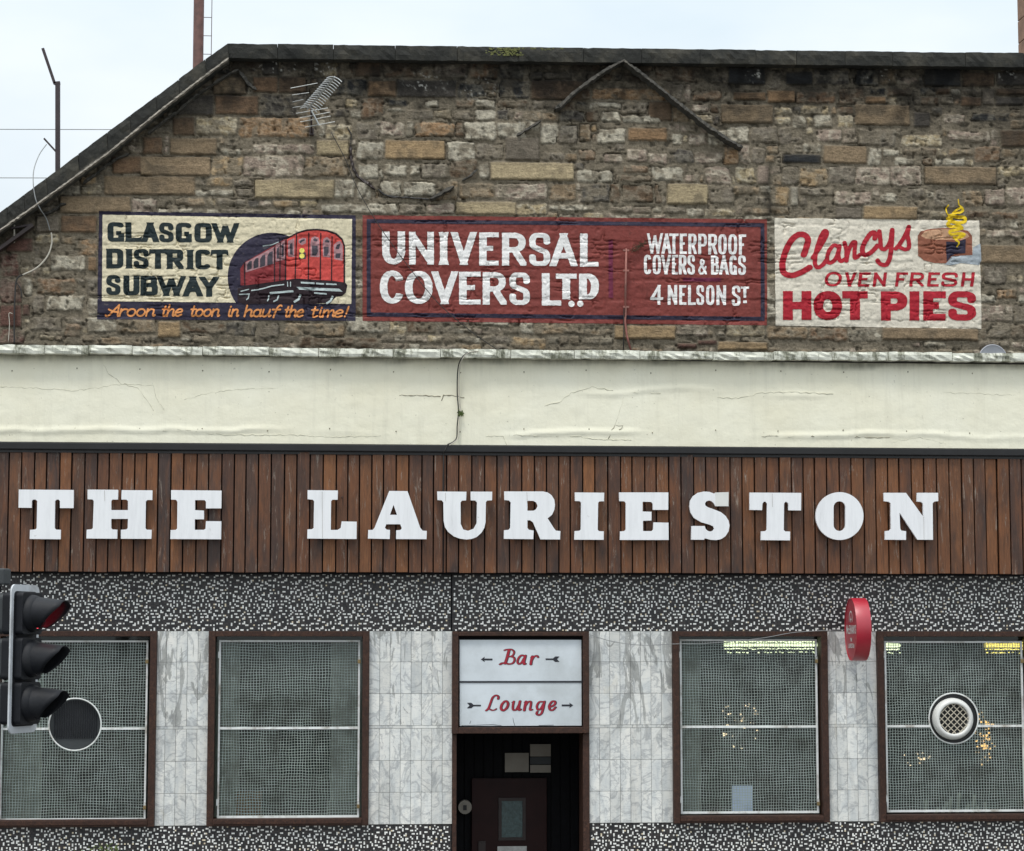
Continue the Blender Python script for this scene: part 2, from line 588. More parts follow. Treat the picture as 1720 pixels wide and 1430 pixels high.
M['grille'] = simple('white_grille_paint', lin(228, 231, 229), 0.5, var=0.08, scale=14, dirt=lin(150, 140, 125))
M['wire'] = simple('galvanised_mesh', lin(166, 178, 172), 0.6, var=0.2, scale=9, bump=0, dirt=lin(112, 116, 110))
M['letter'] = simple('white_letter_paint', lin(233, 234, 236), 0.45, var=0.03, scale=6, bump=0.05, dirt=None)
m = MT('white_letter_enamel')
v = m.co(rnd=9)
c = m.ramp(m.noise(m.co((7, 3, 0.8), rnd=9), 2.5, 6, 0.7), [(0.45, lin(240, 241, 243)), (0.66, lin(230, 231, 233)), (0.80, lin(198, 199, 199))])
c = m.mix(m.ramp(m.noise(v, 8, 6, 0.75), [(0.66, 0.0), (0.74, 0.6)]), c, lin(150, 142, 136))
m.base(c); m.rough(0.42); m.bump(m.noise(v, 14, 3), 0.1, 0.004)
M['letter'] = m.m
M['panel'] = simple('white_sign_panel', lin(212, 219, 224), 0.28, var=0.06, scale=2.5, bump=0.03, dirt=lin(186, 192, 194))
M['sign_red'] = simple('sign_red', lin(158, 26, 48), 0.4, var=0.15, scale=12, bump=0)
M['sign_dark'] = simple('sign_dark', lin(36, 38, 46), 0.4, var=0.1, bump=0)
M['tl_black'] = simple('signal_black_plastic', lin(24, 26, 31), 0.6, var=0.25, scale=9, bump=0.25, spec=0.3, dirt=lin(40, 41, 44))
M['tl_grey'] = simple('signal_grey_plastic', lin(54, 58, 60), 0.55, var=0.15, scale=9, bump=0.15)
M['tl_white'] = simple('signal_white_border', lin(196, 200, 204), 0.5, var=0.06, dirt=lin(150, 150, 148))
M['tl_in'] = simple('visor_inner_black', lin(14, 14, 16), 0.6)
M['rust'] = simple('rusty_steel', lin(84, 56, 50), 0.75, var=0.4, scale=9, bump=0.4)
M['post'] = simple('dark_painted_steel', lin(56, 46, 48), 0.6, var=0.3, scale=9, bump=0.3)
M['alu'] = simple('dull_aluminium', lin(178, 180, 178), 0.4, metal=0.6, var=0.2, scale=20, bump=0)
M['cable_d'] = simple('dark_cable', lin(48, 46, 44), 0.6, var=0.2, bump=0)
M['cable_w'] = simple('pale_cable', lin(196, 190, 176), 0.6, var=0.1, bump=0)
M['cable_g'] = simple('grey_cable', lin(140, 142, 142), 0.6, var=0.1, bump=0)
M['pipe'] = simple('painted_pipe', lin(150, 96, 86), 0.6, var=0.25, scale=15, bump=0.2, dirt=lin(96, 80, 72))
M['redsign'] = simple('red_sign_enamel', lin(168, 24, 46), 0.38, var=0.15, scale=5, bump=0.05, spec=0.9)
M['whiteplastic'] = simple('white_plastic', lin(222, 222, 218), 0.35, var=0.05, bump=0)
M['blackplastic'] = simple('black_plastic', lin(26, 27, 28), 0.4, var=0.1, bump=0)
M['fanmesh'] = simple('fan_lattice', lin(196, 188, 170), 0.5, var=0.1, bump=0)
M['curtain'] = simple('net_curtain', lin(186, 180, 166), 0.9, var=0.12, scale=4, bump=0)
M['paper'] = simple('paper_notice', lin(176, 192, 214), 0.8, var=0.05, bump=0)
M['paper2'] = simple('beige_notice', lin(150, 144, 134), 0.8, var=0.08, bump=0)
M['card'] = simple('cardboard', lin(158, 118, 84), 0.85, var=0.15, bump=0)
M['door'] = simple('dark_red_door', lin(42, 20, 19), 0.5, var=0.2, scale=5, bump=0.1, spec=0.2)
M['doorglass'] = simple('old_green_glass', lin(70, 90, 90), 0.25, var=0.35, scale=30, bump=0.8)
M['asphalt'] = simple('asphalt', (0.05, 0.05, 0.052), 0.9, var=0.3, scale=6, bump=0.5)
M['paving'] = simple('paving', lin(118, 114, 108), 0.85, var=0.2, scale=3, bump=0.3)
M['kerb'] = simple('kerb_granite', lin(128, 126, 122), 0.8, var=0.2)
M['ground'] = simple('ground', lin(84, 84, 80), 0.9, var=0.2)
M['slate'] = simple('slate', lin(60, 62, 66), 0.6, var=0.3)
M['flatroof'] = simple('roof_felt', lin(70, 70, 68), 0.9)
M['leaf'] = simple('leaf_green', lin(104, 120, 66), 0.6, var=0.45, scale=9, bump=0)
M['stem'] = simple('stem', lin(70, 60, 40), 0.8)
M['crack'] = simple('hairline_crack', lin(196, 193, 172), 0.95, var=0.2, bump=0)
M['crackd'] = simple('open_crack', lin(138, 132, 112), 0.95, var=0.3, bump=0)
M['dish'] = simple('grey_dish', lin(188, 190, 196), 0.5, var=0.05, bump=0)
M['brass'] = simple('brass_padlock', lin(150, 130, 92), 0.4, metal=0.5, var=0.2)
M['lamp_tube'] = emitter('tube_light', (1.0, 1.0, 0.62), 2.2)
M['lamp_amber'] = emitter('amber_light', (1.0, 0.74, 0.16), 2.4)
M['lamp_tube_soft'] = emitter('tube_glow', (0.90, 1.0, 0.60), 0.5)
M['lamp_amber_soft'] = emitter('amber_glow', (1.0, 0.7, 0.15), 0.5)
M['lamp_warm'] = emitter('warm_bulb', (1.0, 0.66, 0.40), 3.0)
M['lamp_orange'] = emitter('orange_bulb', (1.0, 0.5, 0.14), 2.2)
M['lens_red'] = emitter('lit_red_lens', (1.0, 0.02, 0.05), 1.6)
M['lens_off'] = simple('unlit_lens', lin(40, 34, 28), 0.2, bump=0)

# window glass: see-through, mirror-like at the surface, a little uneven
m = MT('window_glass')
t = m.t
t.nodes.remove(m.b)
gl = m.n('ShaderNodeBsdfGlossy', Roughness=0.04)
gl.inputs['Color'].default_value = (0.9, 0.95, 0.95, 1)
tr = m.n('ShaderNodeBsdfTransparent'); tr.inputs['Color'].default_value = (0.70, 0.75, 0.74, 1)
fz = m.n('ShaderNodeFresnel', IOR=1.42)
bp = m.n('ShaderNodeBump', Strength=0.03, Distance=0.02)
tcn = m.n('ShaderNodeTexCoord')
nn = m.n('ShaderNodeTexNoise', Scale=6.0)
m.l(tcn.outputs['Object'], nn.inputs['Vector']); m.l(nn.outputs['Fac'], bp.inputs['Height'])
m.l(bp.outputs[0], gl.inputs['Normal']); m.l(bp.outputs[0], fz.inputs['Normal'])
ms = m.n('ShaderNodeMixShader')
m.l(fz.outputs[0], ms.inputs[0]); m.l(tr.outputs[0], ms.inputs[1]); m.l(gl.outputs[0], ms.inputs[2])
m.l(ms.outputs[0], t.nodes['Material Output'].inputs[0])
M['glass'] = m.m

# ================================================================== SETTING
def struct(name, mb, mat):
    return tag(mb.build(name, mat), kind='structure')

struct('ground', MB().box(-150, 150, -150, 150, -0.30, -0.134), M['ground'])
struct('road', MB().box(-60, 60, -16.0, -3.2, -0.134, -0.130), M['asphalt'])
struct('pavement', MB().box(-60, 60, -3.05, 0.10, -0.134, 0.0), M['paving'])
struct('far_pavement', MB().box(-60, 60, -24, -16.15, -0.134, 0.0), M['paving'])
struct('kerb', MB().box(-60, 60, -3.2, -3.05, -0.134, 0.004), M['kerb'])
struct('far_kerb', MB().box(-60, 60, -16.15, -16.0, -0.134, 0.004), M['kerb'])

# ================================================================== STONE GABLE
GY = 2.5                                  # depth of the gable face behind the shopfront
U0, U1, V0, V1 = -70.0, 1800.0, 60.0, 606.0
RS = 0.8
RU = np.arange(U0, U1, RS)
RV = np.arange(V0, V1, RS)
GU, GV = np.meshgrid(RU, RV)


def vnoise(u, v, seed):
    r = np.random.default_rng(seed).random((256, 256))
    iu = np.floor(u).astype(int); iv = np.floor(v).astype(int)
    fu = u - iu; fv = v - iv
    fu = fu * fu * (3 - 2 * fu); fv = fv * fv * (3 - 2 * fv)
    a = r[iv % 256, iu % 256]; b = r[iv % 256, (iu + 1) % 256]
    c = r[(iv + 1) % 256, iu % 256]; d = r[(iv + 1) % 256, (iu + 1) % 256]
    return (a * (1 - fu) + b * fu) * (1 - fv) + (c * (1 - fu) + d * fu) * fv


def fbm(u, v, s, seed, oct=4, gain=0.5, ay=1.0):
    t = 0; a = 1; tot = 0
    for k in range(oct):
        t = t + a * vnoise(u / s * 2 ** k + 13.7 * k, v / (s * ay) * 2 ** k + 5.1 * k, seed + k)
        tot += a; a *= gain
    return t / tot


def ridged(u, v, s, seed, oct=4, ay=1.0):
    t = 0; a = 1; tot = 0
    for k in range(oct):
        n = vnoise(u / s * 2 ** k + 3.7 * k, v / (s * ay) * 2 ** k + 9.1 * k, seed + k)
        t = t + a * (1 - np.abs(2 * n - 1)); tot += a; a *= 0.55
    return t / tot


def sstep(a, b, x):
    t = np.clip((x - a) / (b - a), 0, 1)
    return t * t * (3 - 2 * t)


# stones that can be made out one by one: x0 y0 x1 y1 colour dressing(a smooth, r rough)
STONES = """425 129 466 156 R a;468 129 515 157 M a;358 130 414 159 B a;300 160 359 194 D a;361 161 434 193 R a;436 158 516 197 D r;290 197 327 228 M a
328 197 399 227 C r;402 198 520 231 N r;285 232 364 261 B a;426 243 530 259 P r;532 236 587 262 C a;548 210 592 234 C r;235 264 353 296 B a;409 262 509 297 P r
511 263 586 297 B r;427 302 561 334 C a;562 302 596 334 W r;328 320 392 330 W r;541 343 620 358 W r;240 231 273 259 R a;188 263 238 292 R a;240 263 354 294 B a
175 296 328 328 B a;100 330 220 359 B a;223 334 265 360 P r;60 362 100 391 G a;102 362 163 391 R a;130 402 164 430 N r;85 430 142 455 W r;148 432 163 455 N a
62 468 127 495 R r;80 497 141 522 W r;55 496 75 528 G r;52 532 103 555 G r;107 545 136 566 R r;0 426 33 465 E r;0 467 36 509 E r;0 512 37 549 E a;0 553 42 578 E r
38 511 50 531 E a;10 400 55 423 E a;-66 430 -4 466 E a;-66 470 -4 510 E r;-60 514 -4 550 E a;618 136 665 163 N a;666 135 766 164 D a;769 141 814 164 K r;807 137 837 151 M r
839 137 890 166 K r;892 135 984 169 M a;608 165 645 199 R r;652 168 683 179 K r;652 183 682 188 W r;799 169 833 183 W r;799 185 832 202 W r;834 184 863 200 D r
835 169 887 181 M r;600 206 640 236 G r;639 206 681 229 P r;697 206 763 231 N r;764 205 779 232 M r;780 204 833 236 W r;835 206 883 231 W r;600 239 645 268 W r
647 236 748 268 O a;751 238 798 270 W r;800 242 845 267 G r;848 231 906 270 G a;601 276 636 302 W r;646 276 683 296 W r;690 278 704 295 W r;706 275 753 300 G r
755 270 801 300 M r;805 274 821 300 W r;824 273 964 303 C a;600 306 624 335 W r;637 304 672 331 W r;677 305 730 330 W r;772 307 832 333 B r;833 308 920 337 P r
923 308 968 337 B r;615 342 667 360 W r;669 342 717 360 G r;719 342 765 360 P r;765 339 867 361 C a;868 343 920 361 C r;996 150 1122 168 N r;957 152 993 168 M r
992 173 1042 183 W r;967 172 991 185 K r;1043 173 1087 192 G r;1088 171 1128 204 M a;1130 180 1158 206 B r;938 187 982 205 D r;984 187 1005 205 M r;1008 187 1042 205 W r
1044 194 1110 207 W r;909 208 937 241 W r;939 210 971 241 G r;1003 216 1051 241 W r;1055 215 1120 237 N a;1128 225 1145 243 W r;1157 225 1185 245 P r;1190 218 1220 244 W r
973 253 1001 269 R r;1015 258 1045 274 P r;1053 252 1087 272 P r;1089 258 1120 275 P r;1122 250 1165 275 D r;1166 255 1213 275 P r;969 287 1032 306 W r;1047 279 1089 290 R r
1095 281 1148 305 W r;1045 311 1097 339 M r;1120 309 1189 344 C a;1153 350 1181 364 W r;1183 352 1235 364 C r;1192 120 1221 142 G r;1222 114 1285 143 K a;1286 118 1313 149 G r
1319 121 1365 143 K a;1367 117 1425 143 D r;1435 116 1476 145 K r;1163 153 1211 170 R r;1232 155 1286 169 N a;1288 152 1336 173 N a;1337 154 1402 174 R r;1408 149 1451 176 M r
1453 162 1488 174 N a;1211 176 1298 208 B a;1301 181 1330 194 C r;1301 197 1328 210 C r;1332 195 1352 216 W r;1367 193 1396 214 W r;1406 195 1434 212 C r;1436 176 1528 211 B a
1374 217 1412 237 P r;1216 246 1241 277 N r;1242 244 1260 276 P r;1263 249 1285 275 G r;1314 259 1379 275 K a;1350 242 1379 256 W r;1383 245 1455 275 B a;1457 249 1480 278 W r
1186 281 1227 309 P r;1236 282 1270 308 C r;1342 283 1390 313 O r;1392 280 1436 309 G r;1438 281 1495 311 P r;1402 321 1463 345 P r;1403 348 1447 368 G a;1450 347 1541 370 O a
1616 122 1670 146 M a;1673 122 1730 145 D a;1572 149 1595 159 R a;1673 149 1730 160 M a;1547 163 1577 176 M r;1614 163 1648 179 R a;1671 163 1719 178 D a;1564 181 1583 194 D r
1585 192 1621 207 P r;1534 189 1562 214 D a;1631 191 1694 204 K r;1593 221 1662 239 P r;1515 227 1583 246 C r;1637 247 1679 273 R r;1484 250 1510 262 W r;1553 280 1674 311 B a
1497 279 1549 312 P r;1676 281 1730 296 C r;1479 326 1509 341 W r;1618 321 1650 346 B r;1653 317 1687 345 P r;1690 316 1740 346 P r;1647 412 1730 443 B a;1652 448 1690 478 G r
1674 486 1707 502 N r;1482 551 1643 572 B a;1424 551 1480 575 W r;1359 551 1423 572 R r;1288 549 1356 570 B r;265 541 303 567 O a;305 542 378 560 M r;379 540 430 565 D r
160 567 240 581 B r;435 542 470 568 G r;478 543 580 565 B r;502 567 635 584 M r;1032 547 1135 570 O a;860 568 915 587 O r;1137 577 1170 586 E a;1171 571 1204 579 E a;1206 574 1290 589 O a"""
st = []
for ln in STONES.replace('\n', ';').split(';'):
    a = ln.split()
    if len(a) == 6: st.append([float(a[0]), float(a[1]), float(a[2]), float(a[3]), a[4], a[5]])

# fill the rest of every course with rubble
occ = np.zeros((int(V1 - V0) + 4, int(U1 - U0) + 4), bool)


def mark(s, g=1):
    x0, y0, x1, y1 = [int(round(k)) for k in s[:4]]
    occ[max(0, y0 - int(V0) - g):max(0, y1 - int(V0) + g), max(0, x0 - int(U0) - g):max(0, x1 - int(U0) + g)] = True


for s in st: mark(s)
COURSE = [97, 130, 162, 199, 231, 264, 299, 335, 366, 399, 432, 466, 499, 531, 560, 590]


def cy(k, u):
    y = COURSE[k]
    sl = 0.0155 if y < 400 else 0.0095
    off = 0
    if u < 330 and y > 420: off = 4
    return y + sl * (u - 500) + off


R = random.Random(5)
PROB = 'WWWWGGGGGPPPBBBBDCCCRMMOG'


def fill(k, sub, jit):
    for j in range(sub):
        u = U0 + R.random() * 20
        while u < U1 - 6:
            wd = (R.choice([26, 34, 45, 60, 80]) if sub == 1 else R.choice([20, 28, 38, 52])) * R.uniform(0.8, 1.2)
            a = cy(k, u); b = cy(k + 1, u)
            ya = a + (b - a) * j / sub + R.uniform(1, 3); yb = a + (b - a) * (j + 1) / sub - R.uniform(0.5, 2.5)
            if sub > 1 and R.random() < 0.3: ya += 2
            x0, x1 = u, u + wd
            r0, r1 = int(ya - V0), int(yb - V0)
            if r1 <= r0 + 3 or r0 < 0: u += wd; continue
            cols = ~occ[r0:r1, max(0, int(x0 - U0)):int(x1 - U0)].any(axis=0)
            if not cols.any(): u += wd; continue
            # longest free run
            best = (0, 0); i = 0
            while i < len(cols):
                if cols[i]:
                    q = i
                    while q < len(cols) and cols[q]: q += 1
                    if q - i > best[1] - best[0]: best = (i, q)
                    i = q
                else: i += 1
            f0 = max(0, int(x0 - U0)) + best[0] + U0; f1 = f0 + best[1] - best[0]
            if f1 - f0 >= (12 if sub == 1 else 7) and R.random() < (0.75 if sub == 1 else 0.86):
                dark = sstep(60, 10, (ya - cy(0, u)))
                c = R.choice(PROB)
                if R.random() < dark * 0.9: c = R.choice('KKDDMMRG')
                s = [f0 + R.uniform(.3, 1.8), ya, f1 - R.uniform(.3, 1.8), yb, c, 'a' if (sub == 1 and R.random() < 0.15) else 'r']
                s.append(1); st.append(s); mark(s, 0)
            u += wd


for k in range(len(COURSE) - 1):
    fill(k, 1, 0) if k in (0, 1, 3, 5, 6, 8, 11, 12, 13) else None
for k in range(len(COURSE) - 1):
    fill(k, 2, 0)

PAL = {'O': lin(164, 138, 102), 'B': lin(140, 120, 94), 'C': lin(176, 158, 124), 'R': lin(124, 98, 74), 'N': lin(148, 118, 86), 'W': lin(172, 164, 146),
       'P': lin(158, 140, 124), 'D': lin(80, 75, 69), 'K': lin(46, 47, 48), 'G': lin(122, 112, 98), 'M': lin(98, 80, 62), 'E': lin(108, 78, 68)}

# raster the stones: signed distance, id, height, colour
WU = GU + (fbm(GU, GV, 16, 3, 3) - 0.5) * 9 + (fbm(GU, GV, 4, 9, 2) - 0.5) * 3.0
WV = GV + (fbm(GU, GV, 18, 23, 3) - 0.5) * 8 + (fbm(GU, GV, 4, 29, 2) - 0.5) * 2.6
DU = (WU - GU); DV = (WV - GV)
IDM = np.full(GU.shape, -1, np.int32)
BEST = np.full(GU.shape, 0.6)
HH = (fbm(GU, GV, 9, 41, 4, 0.6) - 0.5) * 0.020 + (ridged(GU, GV, 14, 47, 3, 0.6) - 0.5) * 0.012       # mortar, uneven
mort = np.array(lin(122, 112, 95))
mt = fbm(GU, GV, 30, 51, 4)[..., None]
CC = mort * (0.78 + 0.46 * mt) * (0.88 + 0.24 * fbm(GU, GV, 4, 61, 3)[..., None])
for i, s in enumerate(st):
    x0, y0, x1, y1, c, kd = s[:6]
    filler = len(s) > 6
    a0 = max(0, int((x0 - 8 - U0) / RS)); a1 = min(GU.shape[1], int((x1 + 8 - U0) / RS))
    b0 = max(0, int((y0 - 8 - V0) / RS)); b1 = min(GU.shape[0], int((y1 + 8 - V0) / RS))
    if a1 <= a0 or b1 <= b0: continue
    sl = np.s_[b0:b1, a0:a1]
    wk = 0.26 if kd == 'a' else 0.72
    X = GU[sl] + DU[sl] * wk; Y = GV[sl] + DV[sl] * wk
    if x1 - x0 > 50: Y = Y - 0.012 * (X - (x0 + x1) / 2)
    q = R.uniform(-0.10, 0.10) if kd == 'r' else R.uniform(-0.02, 0.02)
    X = X + (Y - (y0 + y1) / 2) * q
    rad = 1.8 if kd == 'a' else min(4.0, (y1 - y0) * 0.22)
    hx, hy = (x1 - x0) / 2 - rad, (y1 - y0) / 2 - rad
    dx = np.abs(X - (x0 + x1) / 2) - hx; dy = np.abs(Y - (y0 + y1) / 2) - hy
    d = np.hypot(np.maximum(dx, 0), np.maximum(dy, 0)) + np.minimum(np.maximum(dx, dy), 0) - rad
    m_ = (d < 0) & (d < BEST[sl])
    if not m_.any(): continue
    rough = ridged(X, Y, R.choice([11, 14, 19]), 100 + i % 40, 4, R.choice([0.45, 0.7, 0.9]))
    fine = fbm(X, Y, 6, 200 + i % 30, 3, 0.6)
    base = PAL[c]
    if kd == 'a':
        h = sstep(0, -1.6, d) * R.uniform(0.016, 0.026) + (fine - 0.5) * 0.004 + (rough - 0.5) * 0.004
        band = fbm(X * 0.25 + (Y - y0) * R.uniform(-.3, .3), Y, 7, 300 + i % 30, 4, 0.6, 0.55)
        col = np.array(base) * (0.80 + 0.40 * band)[..., None] * R.uniform(0.92, 1.10)
        col = col * (0.93 + 0.14 * fine)[..., None]
        stn = np.maximum(sstep(0.52, 0.72, fbm(X, Y, 26, 340 + i % 20, 3)), sstep(9, 1, Y - y0 + (fine - .5) * 8) * 0.8)[..., None]
        col = col * (1 - 0.45 * stn) + np.array(lin(80, 74, 64)) * 0.45 * stn
    else:
        h = sstep(0.5, -2.6, d) * R.uniform(0.004, 0.016) + (rough - 0.55) * R.uniform(0.010, 0.021) + (fine - 0.5) * 0.010
        h = h + (X - (x0 + x1) / 2) / max(12, x1 - x0) * R.uniform(-.014, .014) + (Y - (y0 + y1) / 2) / max(12, y1 - y0) * R.uniform(-.012, .016)
        col = np.array(base) * (0.70 + 0.56 * fine)[..., None] * R.uniform(0.88, 1.12)
        pale = sstep(0.56, 0.80, rough)[..., None] * (0.6 if c in 'WCP' else 0.22)
        col = col * (1 - pale) + np.array(lin(198, 188, 166)) * pale
        lows = sstep(0.44, 0.24, rough)[..., None] * 0.55
        col = col * (1 - lows) + np.array(lin(78, 70, 60)) * lows
        low_ = 0.10 if y0 > 535 else 0.0
        sm = sstep((0.40 if filler else 0.50) - low_, (0.60 if filler else 0.68) - low_, fbm(X, Y, 13, 370 + i % 20, 3))[..., None] * 0.8            # smeared mortar
        col = col * (1 - sm) + CC[sl] * sm
    ed = sstep(-3.0, 0, d)[..., None] * 0.45
    col = col * (1 - ed) + CC[sl] * ed
    HH[sl] = np.where(m_, h + 0.004, HH[sl])
    CC[sl] = np.where(m_[..., None], col, CC[sl])
    BEST[sl] = np.where(m_, d, BEST[sl])
    IDM[sl] = np.where(m_, i, IDM[sl])

# open joints: dark narrow gaps here and there
gap = (BEST > -0.9) & (BEST < 0.6) & (IDM >= 0)
op = sstep(0.50, 0.66, fbm(GU, GV, 34, 71, 3)) * sstep(-1.6, -0.3, BEST) * (IDM >= 0)
HH -= op * 0.035
CC *= (1 - 0.62 * op)[..., None]
# deep pits
KDR = np.array([1.0 if s_[5] == 'r' else 0.0 for s_ in st] + [1.0])
pit = sstep(0.74, 0.80, fbm(GU, GV, 7, 77, 2)) * KDR[IDM]
HH -= pit * 0.020
CC *= (1 - 0.35 * pit)[..., None]
# soot under the coping and along the verge, thinning downwards with ragged edges
top = cy(0, 0) + 0.0135 * GU * 1.0
dist = GV - (97 + 0.0125 * (GU - 384))
verge = (GV - (GU * -0.746 + 387)) * 0.80
so_ = sstep(124, 16, dist + (fbm(GU, GV, 40, 81, 4, 0.6) - 0.5) * 110)
so_ = np.maximum(so_, 0.85 * sstep(52, 4, verge + (fbm(GU, GV, 28, 85, 3) - 0.5) * 36))
rt = sstep(1580, 1720, GU) * sstep(330, 180, GV + (fbm(GU, GV, 40, 87, 3) - .5) * 90) * 0.6
so_ = np.maximum(so_, rt)
col_ = np.exp(-((GU - 1292 - (GV - 300) * .02) / 13) ** 2) * sstep(225, 290, GV) * sstep(420, 360, GV) * 0.85 * sstep(.3, .55, fbm(GU, GV, 14, 89, 3))
so_ = np.maximum(so_, col_)
mot = 0.62 + 0.5 * sstep(0.35, 0.65, fbm(GU, GV, 18, 91, 4, 0.6))
so_ = np.clip(so_ * mot, 0, 1)[..., None]
CC = CC * (1 - 0.80 * so_) + np.array(lin(34, 34, 34)) * 0.25 * so_
# white lichen flecks
li = sstep(0.68, 0.74, fbm(GU, GV, 4.5, 95, 3, 0.7))
w_ = sum(np.exp(-(((GU - a) / b) ** 2 + ((GV - c) / d) ** 2)) for a, b, c, d in ((716, 26, 140, 14), (470, 30, 112, 10), (545, 26, 110, 12), (800, 26, 150, 16), (1268, 12, 125, 14), (1690, 14, 122, 12), (1480, 22, 130, 16), (870, 26, 196, 14), (1590, 34, 105, 8)))
li = (li * np.clip(w_ * 1.5, 0, 1) * 0.75)[..., None]
CC = CC * (1 - li) + np.array(lin(190, 188, 180)) * li
CC = CC * 0.92 + CC.mean(axis=2, keepdims=True) * 0.08
spk = fbm(GU, GV, 3.2, 97, 3, 0.7)[..., None]            # grit: pale broken grains and dark holes
CC = CC * (0.70 + 0.60 * spk)
vein_ = sstep(0.80, 0.90, ridged(GU, GV, 9, 99, 3, 0.55)) * KDR[IDM]
CC *= (1 - 0.45 * vein_)[..., None]
CC *= 0.95
CC = np.clip(CC, 0.004, 0.8)


def bil(A, u, v):
    x = np.clip((np.asarray(u) - U0) / RS, 0, A.shape[1] - 1.001); y = np.clip((np.asarray(v) - V0) / RS, 0, A.shape[0] - 1.001)
    i = x.astype(int); j = y.astype(int); fx = x - i; fy = y - j
    if A.ndim == 3: fx = fx[..., None]; fy = fy[..., None]
    return (A[j, i] * (1 - fx) + A[j, i + 1] * fx) * (1 - fy) + (A[j + 1, i] * (1 - fx) + A[j + 1, i + 1] * fx) * fy


# signs painted on the stonework: corner points TL TR BR BL
SIGN1 = [(166.5, 355.5), (597.5, 362), (597.2, 539.5), (163.4, 536.8)]
SIGN2 = [(609, 362), (1288, 369), (1288, 547), (609, 539.5)]
SIGN3 = [(1300.5, 366.6), (1644.5, 371), (1648.4, 552.8), (1302.5, 547.3)]


def quad_in(q, u, v):
    """signed distance style field (positive inside) of a quad given clockwise in (u, v down)"""
    F = None
    for i in range(4):
        (x0, y0), (x1, y1) = q[i], q[(i + 1) % 4]
        ex, ey = x1 - x0, y1 - y0
        n = math.hypot(ex, ey)
        d = ((u - x0) * (-ey) + (v - y0) * ex) / n
        F = d if F is None else np.minimum(F, d)
    return F


def blur(A, n):
    for _ in range(n):
        A = (A + np.roll(A, 1, 0) + np.roll(A, -1, 0) + np.roll(A, 1, 1) + np.roll(A, -1, 1)) / 5
    return A


# the brushed paint has filled the hollows of the stone
HH[:] = blur(HH, 1)
_m = np.zeros_like(HH)
for q in (SIGN1, SIGN2, SIGN3): _m = np.maximum(_m, np.clip((quad_in(q, GU, GV) + 3) / 5, 0, 1))
HH = HH * (1 - _m) + (blur(HH, 2) * 0.34 + (ridged(GU, GV, 9, 301, 4, 0.7) - .5) * .006 + 0.004 - op * 0.026) * _m

gable = empty('stone_gable_wall', (2.0, GY, 0), label='tall old rubble and ashlar sandstone gable wall with soot blackened coping behind the white parapet', cat='gable wall')
gable.location = (0, 0, 0)

GS = 1.75
gu = np.arange(-66, 1796, GS); gv = np.arange(74, 604, GS)
NU, NV = len(gu), len(gv)
gU, gV = np.meshgrid(gu, gv)
X_, Z_ = un(gU, gV, GY)
H_ = bil(HH, gU, gV)
C_ = bil(CC, gU, gV)
VV = np.stack([X_, GY - H_, Z_], -1).reshape(-1, 3)
CV = C_.reshape(-1, 3)
cu = (gu[:-1] + gu[1:]) / 2; cv = (gv[:-1] + gv[1:]) / 2
cU, cV = np.meshgrid(cu, cv)
idc = IDM[np.clip(((cV - V0) / RS).astype(int), 0, IDM.shape[0] - 1), np.clip(((cU - U0) / RS).astype(int), 0, IDM.shape[1] - 1)]
keep = (cV > 80 + 0.0125 * (cU - 384)) & (cV > 362 - 0.745 * cU + 12)
for q in (SIGN1, SIGN2, SIGN3):
    keep &= ~(quad_in(q, cU, cV) > 3.0)
J, I = np.meshgrid(np.arange(NV - 1), np.arange(NU - 1), indexing='ij')
base_i = J * NU + I
quads = np.stack([base_i, base_i + NU, base_i + NU + 1, base_i + 1], -1)


def piece(name, mask, parent, kind=None):
    q = quads[mask]
    if len(q) == 0: return None
    uq, inv = np.unique(q.ravel(), return_inverse=True)
    return np_mesh(name, VV[uq], inv.reshape(-1, 4).astype(np.int32), M['stone'], parent, True, CV[uq], kind)


area = {}
ids, cnt = np.unique(idc[keep], return_counts=True)
order = sorted([(c, i) for i, c in zip(ids, cnt) if i >= 0], reverse=True)
single = [i for c, i in order[:296] if c >= 10]
sset = np.zeros(len(st) + 1, bool)
for i in single: sset[i] = True
# index the cells once, per stone
flat_id = np.where(keep, idc, -2).ravel()
srt = np.argsort(flat_id, kind='stable')
fs = flat_id[srt]
for i in single:
    a, b = np.searchsorted(fs, i), np.searchsorted(fs, i, side='right')
    msk = srt[a:b]
    q = quads.reshape(-1, 4)[msk]
    uq, inv = np.unique(q.ravel(), return_inverse=True)
    np_mesh('stone', VV[uq], inv.reshape(-1, 4).astype(np.int32), M['stone'], gable, True, CV[uq])
rest = keep & (idc >= 0) & ~sset[np.clip(idc, 0, None)]
piece('small_stones', rest, gable, 'stuff')
piece('mortar', keep & (idc < 0), gable, 'stuff')


def px_loop(pts, Y):
    r = []
    for u, v in pts:
        x, z = un(u, v, Y); r.append((float(x), float(z)))
    return r


# solid wall behind the facing stones, and the roof that runs back from it
sil = px_loop([(-66, 425), (386, 78), (1796, 95), (1796, 604), (-66, 604)], GY)
zb = 0.0
sil[3] = (sil[3][0], zb); sil[4] = (sil[4][0], zb)
MB().prism([sil], GY + 0.06, GY + 0.55).build('wall_core', M['wall'], gable)
rf = px_loop([(-66, 425), (386, 86), (1796, 103), (1796, 604), (-66, 604)], GY)
rf[3] = (rf[3][0], zb); rf[4] = (rf[4][0], zb)
MB().prism([rf], GY + 0.551, GY + 9).build('roof', M['slate'], gable)


